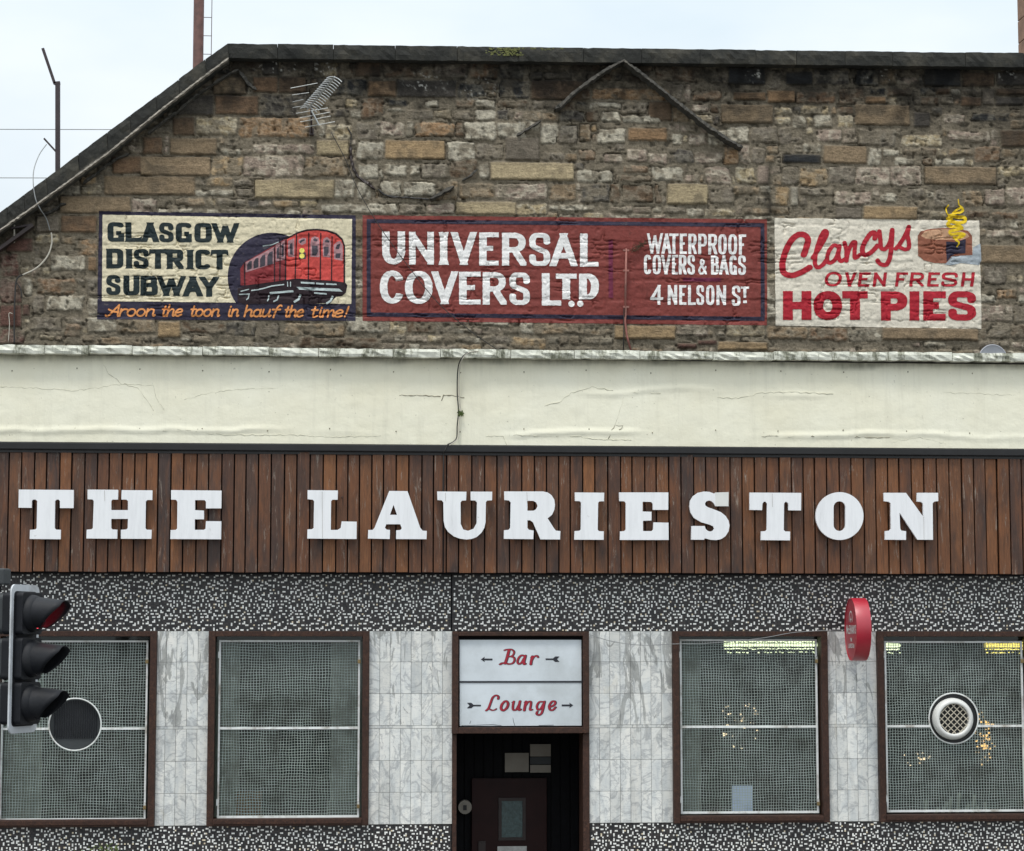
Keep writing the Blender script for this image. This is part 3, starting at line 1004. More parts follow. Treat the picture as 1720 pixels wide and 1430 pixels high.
def rough_block(name, quad, y0, y1, parent, mat, amp=0.008, seed=0, n=(10, 3)):
    """a worn stone: front face subdivided and roughened. quad px TL TR BR BL measured at depth y0"""
    rr = np.random.default_rng(seed)
    c = [np.array(P(u, v, y0)) for u, v in quad]
    nu, nv = n
    V = []; 
    for j in range(nv + 1):
        for i in range(nu + 1):
            s, t = i / nu, j / nv
            p = (c[0] * (1 - s) + c[1] * s) * (1 - t) + (c[3] * (1 - s) + c[2] * s) * t
            e = 0.006 if (i in (0, nu) or j in (0, nv)) else 0
            V.append((p[0], y0 + e + rr.normal() * amp * (0 if e else 1), p[2] + (rr.normal() * amp * 0.35 if j in (0, nv) and i not in (0, nu) else 0)))
    nf = len(V)
    F = []
    W = nu + 1
    for j in range(nv):
        for i in range(nu): F.append((j * W + i, (j + 1) * W + i, (j + 1) * W + i + 1, j * W + i + 1))
    ring = [i for i in range(W)] + [j * W + nu for j in range(1, nv + 1)] + [nv * W + i for i in range(nu - 1, -1, -1)] + [j * W for j in range(nv - 1, 0, -1)]
    for k in ring: V.append((V[k][0], y1, V[k][2]))
    L_ = len(ring)
    for k in range(L_):
        k2 = (k + 1) % L_
        F.append((ring[k], ring[k2], nf + k2, nf + k))
    F.append(tuple(nf + k for k in range(L_ - 1, -1, -1)) if False else tuple(nf + k for k in range(L_)))
    mb = MB(); mb.v = V; mb.f = F
    return mb.build(name, mat, parent)


CYF = GY - 0.14
joints = [383, 466, 560, 664, 768, 872, 980, 1078, 1176, 1270, 1338, 1420, 1500, 1622, 1720, 1796]
for k in range(len(joints) - 1):
    a, b = joints[k] + 0.35, joints[k + 1] - 0.35
    dy = R.uniform(-.45, .45)
    ty = lambda u: 72.8 + 0.0125 * (u - 384)
    by = lambda u: 97.5 + 0.0115 * (u - 384)
    q = [(a, ty(a) + dy), (b, ty(b) + dy), (b, by(b)), (a if k else 372, by(a))]
    rough_block('coping_stone', q, CYF - R.uniform(0, .012), GY + 0.6, gable, M['coping'], 0.006, k, (max(6, int((b - a) / 8)), 3))
# moss cushion line on the coping
mb = MB()
for k in range(420):
    u = 885 + R.gauss(0, 42)
    if not 815 < u < 960: continue
    v = 72.8 + 0.0125 * (u - 384) + R.uniform(2, 15)
    p = P(u, v, CYF)
    mb.sphere((p.x, CYF - 0.004, p.z), R.uniform(0.005, 0.013), 5, 3, R.uniform(.8, 1.8), 0.6, 0.8)
mb.build('moss', M['moss'], gable, kind='stuff')
# raking verge stones
vy = lambda u: 357 - 0.7453 * u
vj = [-66, -20, 12, 40, 78, 131, 180, 218, 262, 300, 345, 383]
for k in range(len(vj) - 1):
    a, b = vj[k] + 0.3, vj[k + 1] - 0.3
    wd = 31.5
    dn = R.uniform(-.5, .5)
    lo = 0.55
    q = [(a, vy(a) + dn), (b, vy(b) + dn), (b + wd * 0.06, vy(b) + wd), (a + wd * 0.06, vy(a) + wd)]
    if k == len(vj) - 2: q = [(a, vy(a) + dn), (383, 72.8), (384, 97), (a + 2, vy(a) + wd)]
    rough_block('verge_stone', q, CYF - 0.02 + R.uniform(-.008, .008), GY + 0.6, gable, M['coping'], 0.005, 50 + k, (6, 3))


def fillet(pts, w_px, depth, name='cement_fillet', mat='cement', seed=1, parent=None, jag=1.0, Y=GY, back=0.012):
    """raised ragged strip of mortar following a line on the wall"""
    rr = random.Random(seed)
    P2 = []
    for i in range(len(pts) - 1):
        (x0, y0), (x1, y1) = pts[i], pts[i + 1]
        n = max(2, int(math.hypot(x1 - x0, y1 - y0) / 4))
        for k in range(n): P2.append((x0 + (x1 - x0) * k / n, y0 + (y1 - y0) * k / n))
    P2.append(pts[-1])
    V = []; F = []
    for i, (x, y) in enumerate(P2):
        a = P2[max(0, i - 1)]; b = P2[min(len(P2) - 1, i + 1)]
        tx, ty_ = b[0] - a[0], b[1] - a[1]; n = math.hypot(tx, ty_) or 1
        nx, ny = -ty_ / n, tx / n
        if ny > 0: nx, ny = -nx, -ny          # to the upper side
        w = w_px * rr.uniform(0.7, 1.25)
        if i in (0, len(P2) - 1): w *= (0.4 if Y == GY or i else 0.9)
        h0 = float(bil(HH, np.array([x]), np.array([y]))[0]) if Y == GY else 0
        for s_, dd in ((0.55, -back), (0.25, 0.75), (-0.35, 1.0), (-0.5, -back)):
            jx = rr.uniform(-.5, .5) * jag
            p = P(x + nx * w * s_, y + ny * w * s_ + jx, Y)
            dz = depth * dd * rr.uniform(.8, 1.2) if dd > 0 else dd
            V.append((p.x, Y - max(h0, 0) - dz, p.z))
    for i in range(len(P2) - 1):
        for k in range(3):
            F.append((i * 4 + k, i * 4 + k + 1, i * 4 + 5 + k, i * 4 + 4 + k))
    mb = MB(); mb.v = V; mb.f = F
    return mb.build(name, M[mat], parent if parent else gable)


fillet([(-10, 395), (60, 346), (182, 258), (278, 180), (340, 132), (384, 99)], 5.0, 0.05, seed=2, mat='cement_l', Y=CYF - .03)
MB().prism([px_loop([(-60, 436), (-10, 398), (60, 349), (182, 261), (278, 183), (340, 135), (384, 102), (384, 96), (340, 128), (182, 252), (60, 340), (-60, 430)], CYF)], CYF - .01, GY).build('verge_bedding', M['cement'], gable)
fillet([(401, 119), (388, 124), (360, 142), (330, 162), (300, 188), (286, 197), (249, 226)], 5.5, 0.06, seed=3)
fillet([(217, 259), (197, 268), (178, 280), (161, 294), (140, 309)], 5.5, 0.05, seed=4)
fillet([(112, 344), (103, 345), (88, 356), (72, 361)], 6, 0.05, seed=5)
fillet([(403, 121), (416, 140), (431, 153)], 7, 0.05, seed=6)
fillet([(1046, 103), (1015, 120), (990, 137), (962, 158), (948, 172), (932, 185)], 8.5, 0.08, seed=7, Y=GY - .075, back=.09, jag=.5)
fillet([(1046, 103), (1080, 128), (1110, 152), (1150, 184), (1190, 215), (1220, 235), (1246, 250)], 8.5, 0.08, seed=8, Y=GY - .076, back=.09, jag=.5)
fillet([(908, 204), (896, 212), (880, 221), (868, 229)], 5, 0.05, seed=9)
fillet([(762, 315), (748, 322), (735, 330), (722, 336)], 8, 0.09, seed=10)
fillet([(722, 335), (700, 333), (660, 331), (645, 327), (635, 318)], 3, 0.02, 'open_joint', 'cable_d', seed=11)
fillet([(589, 246), (590, 268), (594, 285), (602, 298), (615, 307), (630, 318)], 5.5, 0.03, 'open_joint', 'frame_dark', seed=12)
fillet([(583, 214), (590, 226), (589, 246)], 2.5, 0.03, 'open_joint', 'cable_d', seed=13)
fillet([(802, 284), (790, 296), (776, 304)], 4, 0.03, seed=14)
# dark timber barge foot at the left eaves
mb = MB()
mb.bar(P(56, 379, GY - .10), P(-60, 462, GY - .10), 0.035, 0.10)
mb.build('barge_board', M['frame_dark'], gable)
MB().tube([P(24, 376, GY - .06), P(24, 408, GY - .06)], 0.008, 6).build('gutter_bracket', M['cable_w'], gable)
MB().bar(P(18, 384, GY - .08), P(52, 378, GY - .08), 0.02, 0.04).build('gutter_end', M['post'], gable)
# holes in one pale stone and a pair of small vents are left to the relief

# ================================================================== LETTERING
def ell(cx, cy_, rx, ry, a0, a1, p=2.0, n=26):
    r = []
    for i in range(n + 1):
        a = math.radians(a0 + (a1 - a0) * i / n)
        c, s = math.cos(a), math.sin(a)
        r.append((cx + rx * math.copysign(abs(c) ** (2 / p), c), cy_ + ry * math.copysign(abs(s) ** (2 / p), s)))
    return r


def crom(pts, n=7):
    P_ = [pts[0]] + list(pts) + [pts[-1]]
    r = []
    for i in range(1, len(P_) - 2):
        p0, p1, p2, p3 = [np.array(P_[i + k], float) for k in (-1, 0, 1, 2)]
        for k in range(n):
            t = k / n
            r.append(tuple(0.5 * ((2 * p1) + (-p0 + p2) * t + (2 * p0 - 5 * p1 + 4 * p2 - p3) * t * t + (-p0 + 3 * p1 - 3 * p2 + p3) * t ** 3)))
    r.append(tuple(pts[-1]))
    return r


def caps(ch, p=2.4):
    E = lambda *a: ell(*a, p=p)
    Sx = crom([(1, .74), (.97, .9), (.80, .99), (.5, 1), (.18, .99), (.02, .88), (0, .76), (.06, .62), (.28, .55), (.72, .45), (.94, .38), (1, .24), (.98, .11), (.82, .01), (.5, 0), (.2, .01), (.03, .1), (0, .26)])
    G = {
        'A': [[(0, 0), (.5, 1)], [(.5, 1), (1, 0)], [(.2, .28), (.8, .28)]],
        'B': [[(0, 0), (0, 1)], [(0, 1)] + E(.5, .77, .42, .23, 90, -90) + [(0, .54)], [(0, .54)] + E(.5, .27, .5, .27, 90, -90) + [(0, 0)]],
        'C': [E(.5, .5, .5, .5, 28, 332)],
        'D': [[(0, 0), (0, 1)], [(0, 1)] + E(.4, .5, .6, .5, 90, -90) + [(0, 0)]],
        'E': [[(0, 0), (0, 1)], [(0, 1), (1, 1)], [(0, .52), (.85, .52)], [(0, 0), (1, 0)]],
        'F': [[(0, 0), (0, 1)], [(0, 1), (1, 1)], [(0, .5), (.85, .5)]],
        'G': [E(.5, .5, .5, .5, 28, 330), [(1, .0), (1, .42)], [(.55, .42), (1, .42)]],
        'H': [[(0, 0), (0, 1)], [(1, 0), (1, 1)], [(0, .5), (1, .5)]],
        'I': [[(.5, 0), (.5, 1)]],
        'L': [[(0, 0), (0, 1)], [(0, 0), (1, 0)]],
        'N': [[(0, 0), (0, 1)], [(0, 1), (1, 0)], [(1, 0), (1, 1)]],
        'O': [E(.5, .5, .5, .5, 0, 360)],
        'P': [[(0, 0), (0, 1)], [(0, 1)] + E(.5, .72, .5, .28, 90, -90) + [(0, .44)]],
        'R': [[(0, 0), (0, 1)], [(0, 1)] + E(.5, .74, .46, .26, 90, -90) + [(0, .48)], [(.5, .48), (1, 0)]],
        'S': [Sx],
        'T': [[(.5, 0), (.5, 1)], [(0, 1), (1, 1)]],
        'U': [[(0, 1)] + E(.5, .42, .5, .42, 180, 360) + [(1, 1)]],
        'V': [[(0, 1), (.5, 0)], [(.5, 0), (1, 1)]],
        'W': [[(0, 1), (.27, 0)], [(.27, 0), (.5, .95)], [(.5, .95), (.73, 0)], [(.73, 0), (1, 1)]],
        'Y': [[(0, 1), (.5, .45)], [(1, 1), (.5, .45)], [(.5, .45), (.5, 0)]],
        '4': [[(.72, 0), (.72, 1)], [(.72, 1), (0, .28)], [(0, .28), (1, .28)]],
        '&': [crom([(1.05, -.05), (.75, .28), (.3, .7), (.25, .88), (.45, 1), (.68, .88), (.6, .7), (.2, .45), (.0, .22), (.2, .02), (.5, .0), (.8, .2), (1, .5)])],
        "'": [[(.5, .75), (.5, 1)]],
    }
    return G[ch]


LOW = {  # x-height 0..1, cursive
    'o': [ell(.5, .5, .5, .5, 90, 450)],
    'n': [[(.05, 0), (.05, 1)], crom([(.05, .55), (.3, .9), (.62, 1), (.85, .85), (.88, .5), (.88, .15), (1.0, 0), (1.15, .12)])],
    'r': [[(.1, 0), (.1, 1)], crom([(.1, .5), (.35, .9), (.65, 1), (.95, .88)])],
    't': [crom([(.35, 1.45), (.3, .9), (.3, .25), (.45, 0), (.85, .15)]), [(0, 1), (.75, 1)]],
    'h': [[(.05, 0), (.05, 1.6)], crom([(.05, .55), (.3, .9), (.62, 1), (.85, .85), (.88, .5), (.88, .15), (1.0, 0), (1.15, .12)])],
    'e': [crom([(.08, .48), (.5, .52), (.9, .66), (.8, .95), (.45, 1), (.1, .75), (0, .4), (.15, .08), (.5, 0), (.95, .2)])],
    'i': [crom([(.3, 1), (.3, .3), (.45, 0), (.75, .12)]), [(.32, 1.36), (.34, 1.42)]],
    'a': [ell(.45, .5, .45, .5, 20, 380), crom([(.9, 1), (.9, .3), (1.0, .02), (1.2, .15)])],
    'u': [crom([(.05, 1), (.03, .35), (.2, .02), (.5, .05), (.9, .5)]), crom([(.92, 1), (.9, .25), (1.02, 0), (1.2, .15)])],
    'f': [crom([(1.25, 1.5), (.95, 1.62), (.65, 1.3), (.5, .6), (.42, -.12)]), [(.05, 1), (1.1, 1)]],
    'm': [[(.0, 0), (.0, 1)], crom([(.0, .6), (.2, .95), (.4, .95), (.48, .6), (.48, 0)]), crom([(.48, .6), (.68, .95), (.88, .95), (.96, .6), (.96, .15), (1.08, .08)])],
    'g': [ell(.45, .55, .45, .45, 0, 360), crom([(.9, 1), (.9, .3), (.85, -.35), (.5, -.6), (.12, -.5), (.05, -.28)])],
    '!': [[(.3, 1.5), (.2, .5)], [(.12, .05), (.14, .1)]],
    'A': [crom([(-.55, .15), (-.35, -.05), (0, .2), (.5, 1.0), (.9, 1.6)]), crom([(.9, 1.6), (.95, .8), (1.05, .0), (1.2, .05)]), crom([(-.3, .95), (.0, .8), (.5, .6), (1.0, .6)])],
}


class Field:
    def __init__(s, u0, v0, u1, v1, du=0.6):
        s.du = du
        s.u = np.arange(u0, u1 + du, du); s.v = np.arange(v0, v1 + du, du)
        s.U, s.V = np.meshgrid(s.u, s.v)
        s.F = np.full(s.U.shape, -9.0)

    def win(s, x0, y0, x1, y1, pad=3):
        i0 = max(0, int((x0 - pad - s.u[0]) / s.du)); i1 = min(len(s.u), int((x1 + pad - s.u[0]) / s.du) + 2)
        j0 = max(0, int((y0 - pad - s.v[0]) / s.du)); j1 = min(len(s.v), int((y1 + pad - s.v[0]) / s.du) + 2)
        return np.s_[j0:j1, i0:i1]

    def stroke(s, pts, tx, ty=None, ext=False, clip=None, taper=None, G=None):
        """pen stroke; tx = thickness of upright strokes, ty = of level strokes"""
        ty = ty or tx
        k = ty / tx
        pts = [tuple(p) for p in pts]
        r = ty / 2
        own = G is None
        if own: G = np.full(s.F.shape, -9.0)
        n = len(pts) - 1
        for i in range(n):
            (x0, y0), (x1, y1) = pts[i], pts[i + 1]
            e = max(tx, ty) * 1.2
            L0 = math.hypot(x1 - x0, y1 - y0) or 1e-6
            if ext in (True, 'a') and i == 0: x0 -= (x1 - x0) / L0 * e; y0 -= (y1 - y0) / L0 * e
            if ext in (True, 'b') and i == n - 1: x1 += (x1 - x0) / L0 * e; y1 += (y1 - y0) / L0 * e
            sl = s.win(min(x0, x1) - tx, min(y0, y1) - ty, max(x0, x1) + tx, max(y0, y1) + ty)
            X = s.U[sl] * k; Y = s.V[sl]
            ax, ay, bx, by = x0 * k, y0, x1 * k, y1
            dx, dy = bx - ax, by - ay
            LL = dx * dx + dy * dy
            if LL < 1e-9: continue
            t = ((X - ax) * dx + (Y - ay) * dy) / LL
            tc_ = np.clip(t, 0, 1)
            rr = r
            if taper: 
                w0 = taper[0] + (taper[1] - taper[0]) * (i / max(1, n)); rr = r * w0
            d = np.hypot(X - ax - tc_ * dx, Y - ay - tc_ * dy) - rr
            Ls = math.sqrt(LL)
            if i == 0 and not taper: d = np.where(t < 0, np.maximum(d, -t * Ls), d)
            if i == n - 1 and not taper: d = np.where(t > 1, np.maximum(d, (t - 1) * Ls), d)
            G[sl] = np.maximum(G[sl], -d / max(1, 1))
        if clip is not None:
            x0, y0, x1, y1 = clip
            G = np.minimum(G, np.minimum(np.minimum(s.U - x0, x1 - s.U), np.minimum(s.V - y0, y1 - s.V)))
        if own: s.F = np.maximum(s.F, G)
        return G

    def glyph(s, ch, x0, x1, yt, yb, tx, ty=None, p=2.4, shear=0.0, slope=0.0, sub=None):
        """capital letter filling the box x0..x1, yt..yb"""
        ty = ty or tx
        strokes = caps(ch, p)
        sl = s.win(x0, yt, x1, yb, 4 + abs(shear) * (yb - yt))
        f = Field.__new__(Field)
        f.du = s.du; f.U = s.U[sl] - 0.0; f.V = s.V[sl]; f.u = f.U[0]; f.v = f.V[:, 0]
        f.U = f.U - shear * (yb - f.V)              # unshear the plane instead of the letter
        f.V = f.V - slope * (f.U - x0)
        f.u = s.U[sl][0]; f.v = s.V[sl][:, 0]
        G = np.full(f.U.shape, -9.0)
        f.win = lambda *a, **k: np.s_[:, :]
        hx, hy = tx / 2, ty / 2
        w_, h_ = x1 - x0 - tx, yb - yt - ty
        for stk in strokes:
            q = [(x0 + hx + a * w_, yb - hy - b * h_) for a, b in stk]
            (ax, ay), (bx, by) = stk[0], stk[1]
            e0 = (ay in (0, 1) and abs(by - ay) > .3) or (ax in (0, 1) and abs(bx - ax) > abs(by - ay) and ch not in 'SCG&')
            (ax, ay), (bx, by) = stk[-1], stk[-2]
            e1 = (ay in (0, 1) and abs(by - ay) > .3) or (ax in (0, 1) and abs(bx - ax) > abs(by - ay) and ch not in 'SCG&')
            f.stroke(q, tx, ty, ext=True if (e0 and e1) else ('a' if e0 else ('b' if e1 else False)), G=G)
        pad = 0 if ch not in 'AVWNMY' else 0
        G = np.minimum(G, np.minimum(np.minimum(f.U - x0 + (2 if ch in 'AVWY' else 0), x1 + (2 if ch in 'AVWY' else 0) - f.U), np.minimum(f.V - yt, yb - f.V)))
        s.F[sl] = np.maximum(s.F[sl], G)

    def script(s, word, x0, x1, base, xh, t, shear=0.3, ty=None, adv=None, slope=0.0, taper=None):
        """lower-case cursive letters spread from x0 to x1"""
        adv = adv or {}
        W = {'i': .75, 't': .85, 'm': 1.55, '!': .6, 'r': 1.0, 'f': 1.0, 'A': 1.7}
        tot = sum(adv.get(c, W.get(c, 1.22)) for c in word) - 0.2
        unit = (x1 - x0) / tot
        x = x0
        for c in word:
            a = adv.get(c, W.get(c, 1.22))
            gw = unit * (a - .22) / (1.0 if c not in 'm' else .98)
            if c in 'itf!r': gw = unit * 1.0
            if c == 'A': gw = unit * 1.0
            ox = x + (0.5 * unit if c == 'A' else 0)
            for stk in LOW[c]:
                q = []
                for px, py in stk:
                    yy = py * xh
                    q.append((ox + px * gw + shear * yy, base - yy + slope * (ox - x0)))
                s.stroke(q, t, ty, taper=(1, 1))
            x += a * unit

    def poly(s, pts, sub=False):
        """filled polygon (u, v); signed distance"""
        xs = [p[0] for p in pts]; ys = [p[1] for p in pts]
        sl = s.win(min(xs), min(ys), max(xs), max(ys), 4)
        X, Y = s.U[sl], s.V[sl]
        D = np.full(X.shape, 1e9); ins = np.zeros(X.shape, bool)
        n = len(pts)
        for i in range(n):
            x0, y0 = pts[i]; x1, y1 = pts[(i + 1) % n]
            dx, dy = x1 - x0, y1 - y0
            LL = dx * dx + dy * dy
            if LL < 1e-9: continue
            t = np.clip(((X - x0) * dx + (Y - y0) * dy) / LL, 0, 1)
            D = np.minimum(D, np.hypot(X - x0 - t * dx, Y - y0 - t * dy))
            if dy != 0:
                c = ((y0 > Y) != (y1 > Y)) & (X < (x1 - x0) * (Y - y0) / dy + x0)
                ins ^= c
        G = np.where(ins, D, -D)
        if sub: s.F[sl] = np.minimum(s.F[sl], -G)
        else: s.F[sl] = np.maximum(s.F[sl], G)

    def ragged(s, amp=0.35, seed=1, sc=3.0):
        s.F += (fbm(s.U, s.V, sc, seed, 2) - 0.5) * 2 * amp

    def mesh(s, name, mat, parent, Y, H=None, off=0.003, label=None):
        F = s.F
        ins = F > 0
        nu = len(s.u)
        full = ins[:-1, :-1] & ins[1:, :-1] & ins[1:, 1:] & ins[:-1, 1:]
        anyi = ins[:-1, :-1] | ins[1:, :-1] | ins[1:, 1:] | ins[:-1, 1:]
        part = anyi & ~full
        j, i = np.nonzero(full)
        b = j * nu + i
        q = np.stack([b, b + nu, b + nu + 1, b + 1], -1)
        uq, inv = np.unique(q.ravel(), return_inverse=True)
        pu = list(s.u[uq % nu]); pv = list(s.v[uq // nu])
        faces = [tuple(r) for r in inv.reshape(-1, 4).tolist()]
        vid = {int(g): k for k, g in enumerate(uq)}
        ecache = {}
        jj, ii = np.nonzero(part)
        u_, v_ = s.u, s.v
        for j, i in zip(jj.tolist(), ii.tolist()):
            cs = [(j, i), (j + 1, i), (j + 1, i + 1), (j, i + 1)]
            out_ = []
            for k in range(4):
                a = cs[k]; b2 = cs[(k + 1) % 4]
                fa = F[a]; fb = F[b2]
                if fa > 0:
                    g = a[0] * nu + a[1]
                    if g not in vid:
                        vid[g] = len(pu); pu.append(u_[a[1]]); pv.append(v_[a[0]])
                    out_.append(vid[g])
                if (fa > 0) != (fb > 0):
                    key = (a, b2) if a < b2 else (b2, a)
                    if key not in ecache:
                        t = fa / (fa - fb)
                        ecache[key] = len(pu)
                        pu.append(u_[a[1]] + (u_[b2[1]] - u_[a[1]]) * t); pv.append(v_[a[0]] + (v_[b2[0]] - v_[a[0]]) * t)
                    out_.append(ecache[key])
            if len(out_) >= 3: faces.append(tuple(out_))
        pu = np.array(pu); pv = np.array(pv)
        if len(pu) == 0: return None
        X, Z = un(pu, pv, Y)
        h = (H(pu, pv) if H is not None else 0) + off
        V = np.stack([X, np.zeros_like(X) + Y - h, Z], -1)
        o = np_mesh(name, V, faces, M[mat] if isinstance(mat, str) else mat, parent, True)
        if label: o['label'] = label
        return o


def qpt(q, s, t):
    a = np.array(q[0]) * (1 - s) + np.array(q[1]) * s
    b = np.array(q[3]) * (1 - s) + np.array(q[2]) * s
    return a * (1 - t) + b * t


class Sheet:
    """coat of paint that follows the stones"""
    def __init__(s, q, du=1.2):
        s.q = q
        x0 = min(p[0] for p in q) - 2; x1 = max(p[0] for p in q) + 2
        y0 = min(p[1] for p in q) - 30; y1 = max(p[1] for p in q) + 2
        s.u = np.arange(x0, x1 + du, du); s.v = np.arange(y0, y1 + du, du); s.du = du
        U, V = np.meshgrid(s.u, s.v)
        k = (bil(HH, U, V) + bil(HH, U - .8, V) + bil(HH, U + .8, V) + bil(HH, U, V - .8) + bil(HH, U, V + .8)) / 5
        s.A = k + 0.004

    def H(s, u, v):
        A = s.A
        x = np.clip((np.asarray(u) - s.u[0]) / s.du, 0, A.shape[1] - 1.001); y = np.clip((np.asarray(v) - s.v[0]) / s.du, 0, A.shape[0] - 1.001)
        i = x.astype(int); j = y.astype(int); fx = x - i; fy = y - j
        return (A[j, i] * (1 - fx) + A[j, i + 1] * fx) * (1 - fy) + (A[j + 1, i] * (1 - fx) + A[j + 1, i + 1] * fx) * fy

    def ground(s, mat, parent):
        f = Field.__new__(Field)
        f.du = s.du; f.u = s.u; f.v = s.v
        f.U, f.V = np.meshgrid(s.u, s.v)
        f.F = quad_in(s.q, f.U, f.V)
        f.ragged(0.5, 5)
        return f.mesh('painted_ground', mat, parent, GY, s.H, 0.0)


def quadfield(f, q):
    f.F = np.maximum(f.F, quad_in(q, f.U, f.V))


def frame_field(f, q, w):
    a = quad_in(q, f.U, f.V)
    f.F = np.maximum(f.F, np.minimum(a, w - a))


# ---------------------------------------------------------- subway advertisement
s1 = empty('painted_subway_sign', label='painted cream and navy wall sign reading Glasgow District Subway with a red train', cat='painted sign')
sh = Sheet(SIGN1)
sh.ground('p_navy', s1)
f = Field(168, 358, 594, 514)
quadfield(f, [(172.6, 361.3), (591.3, 368.5), (590.2, 511.2), (171.4, 506.4)])
f.ragged(0.35, 7)
f.mesh('cream_field', 'p_cream', s1, GY, sh.H, 0.0025)
def marks(name, mat, par, off, polys=(), strokes=()):
    """every brush mark its own piece of paint"""
    for p_ in polys:
        g_ = Field(min(q[0] for q in p_) - 3, min(q[1] for q in p_) - 3, max(q[0] for q in p_) + 3, max(q[1] for q in p_) + 3, 0.5)
        g_.poly(p_); g_.mesh(name, mat, par, GY, sh.H, off)
    for p_, t in strokes:
        g_ = Field(min(q[0] for q in p_) - 4, min(q[1] for q in p_) - 4, max(q[0] for q in p_) + 4, max(q[1] for q in p_) + 4, 0.5)
        g_.stroke(p_, t); g_.mesh(name, mat, par, GY, sh.H, off)


# tunnel mouth
f = Field(378, 388, 596, 514)
c_ = [(457 + 74.5 * math.cos(a), 466 + 74.5 * math.sin(a)) for a in [2 * math.pi * k / 60 for k in range(60)]]
f.poly([(x, min(y, 511)) for x, y in c_])
f.mesh('tunnel', 'p_navy', s1, GY, sh.H, 0.004)


def zt(pts):    # train drawing measured in an enlargement of the photograph
    return [(380 + x / 7.818, 370 + y / 7.818) for x, y in pts]


f = Field(384, 380, 594, 516)
f.poly(zt([(150, 900), (240, 870), (640, 800), (780, 780), (900, 760), (1545, 800), (1590, 860), (1570, 960), (1520, 1000), (1440, 1010), (1360, 1100), (1240, 1090), (1130, 1105), (700, 1100), (240, 1105), (150, 1080)]))
f.poly(zt([(770, 230), (850, 205), (930, 165), (1060, 130), (1190, 118), (1340, 135), (1450, 175), (1530, 250), (1560, 340), (1562, 840), (1380, 820), (900, 790), (770, 810)]))
f.mesh('train_underframe', 'p_black', s1, GY, sh.H, 0.0055)
f = Field(384, 380, 594, 516)
f.poly(zt([(185, 640), (240, 560), (640, 330), (700, 290), (780, 250), (780, 790), (620, 815), (250, 862), (190, 860)]))
f.mesh('train_side', 'p_trainside', s1, GY, sh.H, 0.0062)
f = Field(384, 380, 594, 516)
f.poly(zt([(790, 260), (860, 220), (930, 185), (1060, 150), (1190, 140), (1320, 155), (1430, 192), (1510, 262), (1540, 345), (1540, 820), (1380, 798), (910, 770), (790, 790)]))
f.mesh('train_front', 'p_trainred', s1, GY, sh.H, 0.007)
f = Field(384, 380, 594, 516)
f.poly(zt([(255, 560), (640, 350), (640, 570), (255, 690)]))
f.poly(zt([(650, 330), (700, 300), (770, 270), (770, 520), (650, 550)]))
f.poly(zt([(810, 280), (895, 240), (895, 490), (810, 480)]))
f.poly(zt([(1105, 300), (1120, 235), (1160, 215), (1215, 235), (1225, 290), (1225, 490), (1105, 485)]))
f.poly(zt([(1265, 320), (1275, 250), (1320, 225), (1365, 255), (1375, 310), (1365, 495), (1270, 485)]))
f.poly(zt([(1410, 330), (1450, 290), (1500, 280), (1530, 330), (1530, 540), (1415, 515)]))
f.poly(zt([(950, 260), (1000, 235), (1050, 240), (1045, 310), (990, 335), (950, 300)]))
f.mesh('window_surround', 'p_pink', s1, GY, sh.H, 0.008)
f = Field(384, 380, 594, 516, 0.5)
PANES = []
for x in (275, 360, 445, 540):
    k = (x - 275) / 265
    PANES.append(zt([(x, 590 - 110 * k), (x + 30, 545 - 120 * k), (x + 62 + 10 * k, 540 - 130 * k), (x + 60 + 10 * k, 640 - 60 * k), (x, 662 - 62 * k)]))
PANES.append(zt([(665, 380), (695, 350), (695, 500), (665, 510)])); PANES.append(zt([(725, 330), (755, 310), (755, 480), (725, 490)]))
PANES.append(zt([(835, 320), (870, 300), (875, 460), (840, 455)]))
PANES.append(zt([(1125, 335), (1200, 340), (1205, 420), (1180, 470), (1130, 470)])); PANES.append(zt([(1140, 260), (1165, 240), (1200, 262), (1190, 285), (1150, 280)]))
PANES.append(zt([(1285, 350), (1345, 355), (1345, 430), (1320, 475), (1285, 470)])); PANES.append(zt([(1295, 275), (1325, 252), (1355, 280), (1345, 300), (1300, 295)]))
PANES.append(zt([(1435, 440), (1505, 440), (1490, 505), (1435, 500)])); PANES.append(zt([(1435, 380), (1450, 330), (1500, 310), (1480, 385)]))
PANES.append(zt([(955, 430), (1045, 430), (1045, 515), (955, 515)]))
PANES.append(zt([(960, 290), (985, 262), (1030, 252), (1032, 275), (1000, 285), (975, 310)]))
for pn in PANES: marks('window_pane', 'p_glass', s1, 0.009, polys=[pn])
f = Field(384, 380, 594, 516, 0.5)
for a, b in (((240, 560), (245, 865)), ((632, 360), (636, 815)), ((710, 290), (704, 800)), ((788, 250), (776, 790)), ((925, 185), (905, 775)), ((1085, 170), (1078, 790)), ((1242, 175), (1234, 800)), ((1390, 215), (1382, 810))):
    marks('train_outline', 'p_black', s1, 0.010, strokes=[(zt([a, b]), 1.9)])
marks('train_outline', 'p_black', s1, 0.0103, strokes=[(zt([(780, 235), (860, 212), (930, 172), (1060, 136), (1190, 126), (1330, 142), (1440, 180), (1520, 252), (1550, 340), (1548, 830)]), 2.2)])
f = Field(384, 380, 594, 516, 0.5)
for cy2 in (405, 475):
    marks('headlamp', 'p_yellow', s1, 0.0105, polys=[zt([(995 + 34 * math.cos(a), cy2 + 33 * math.sin(a)) for a in [k * math.pi / 8 for k in range(16)]])])
f = Field(384, 380, 594, 516, 0.5)
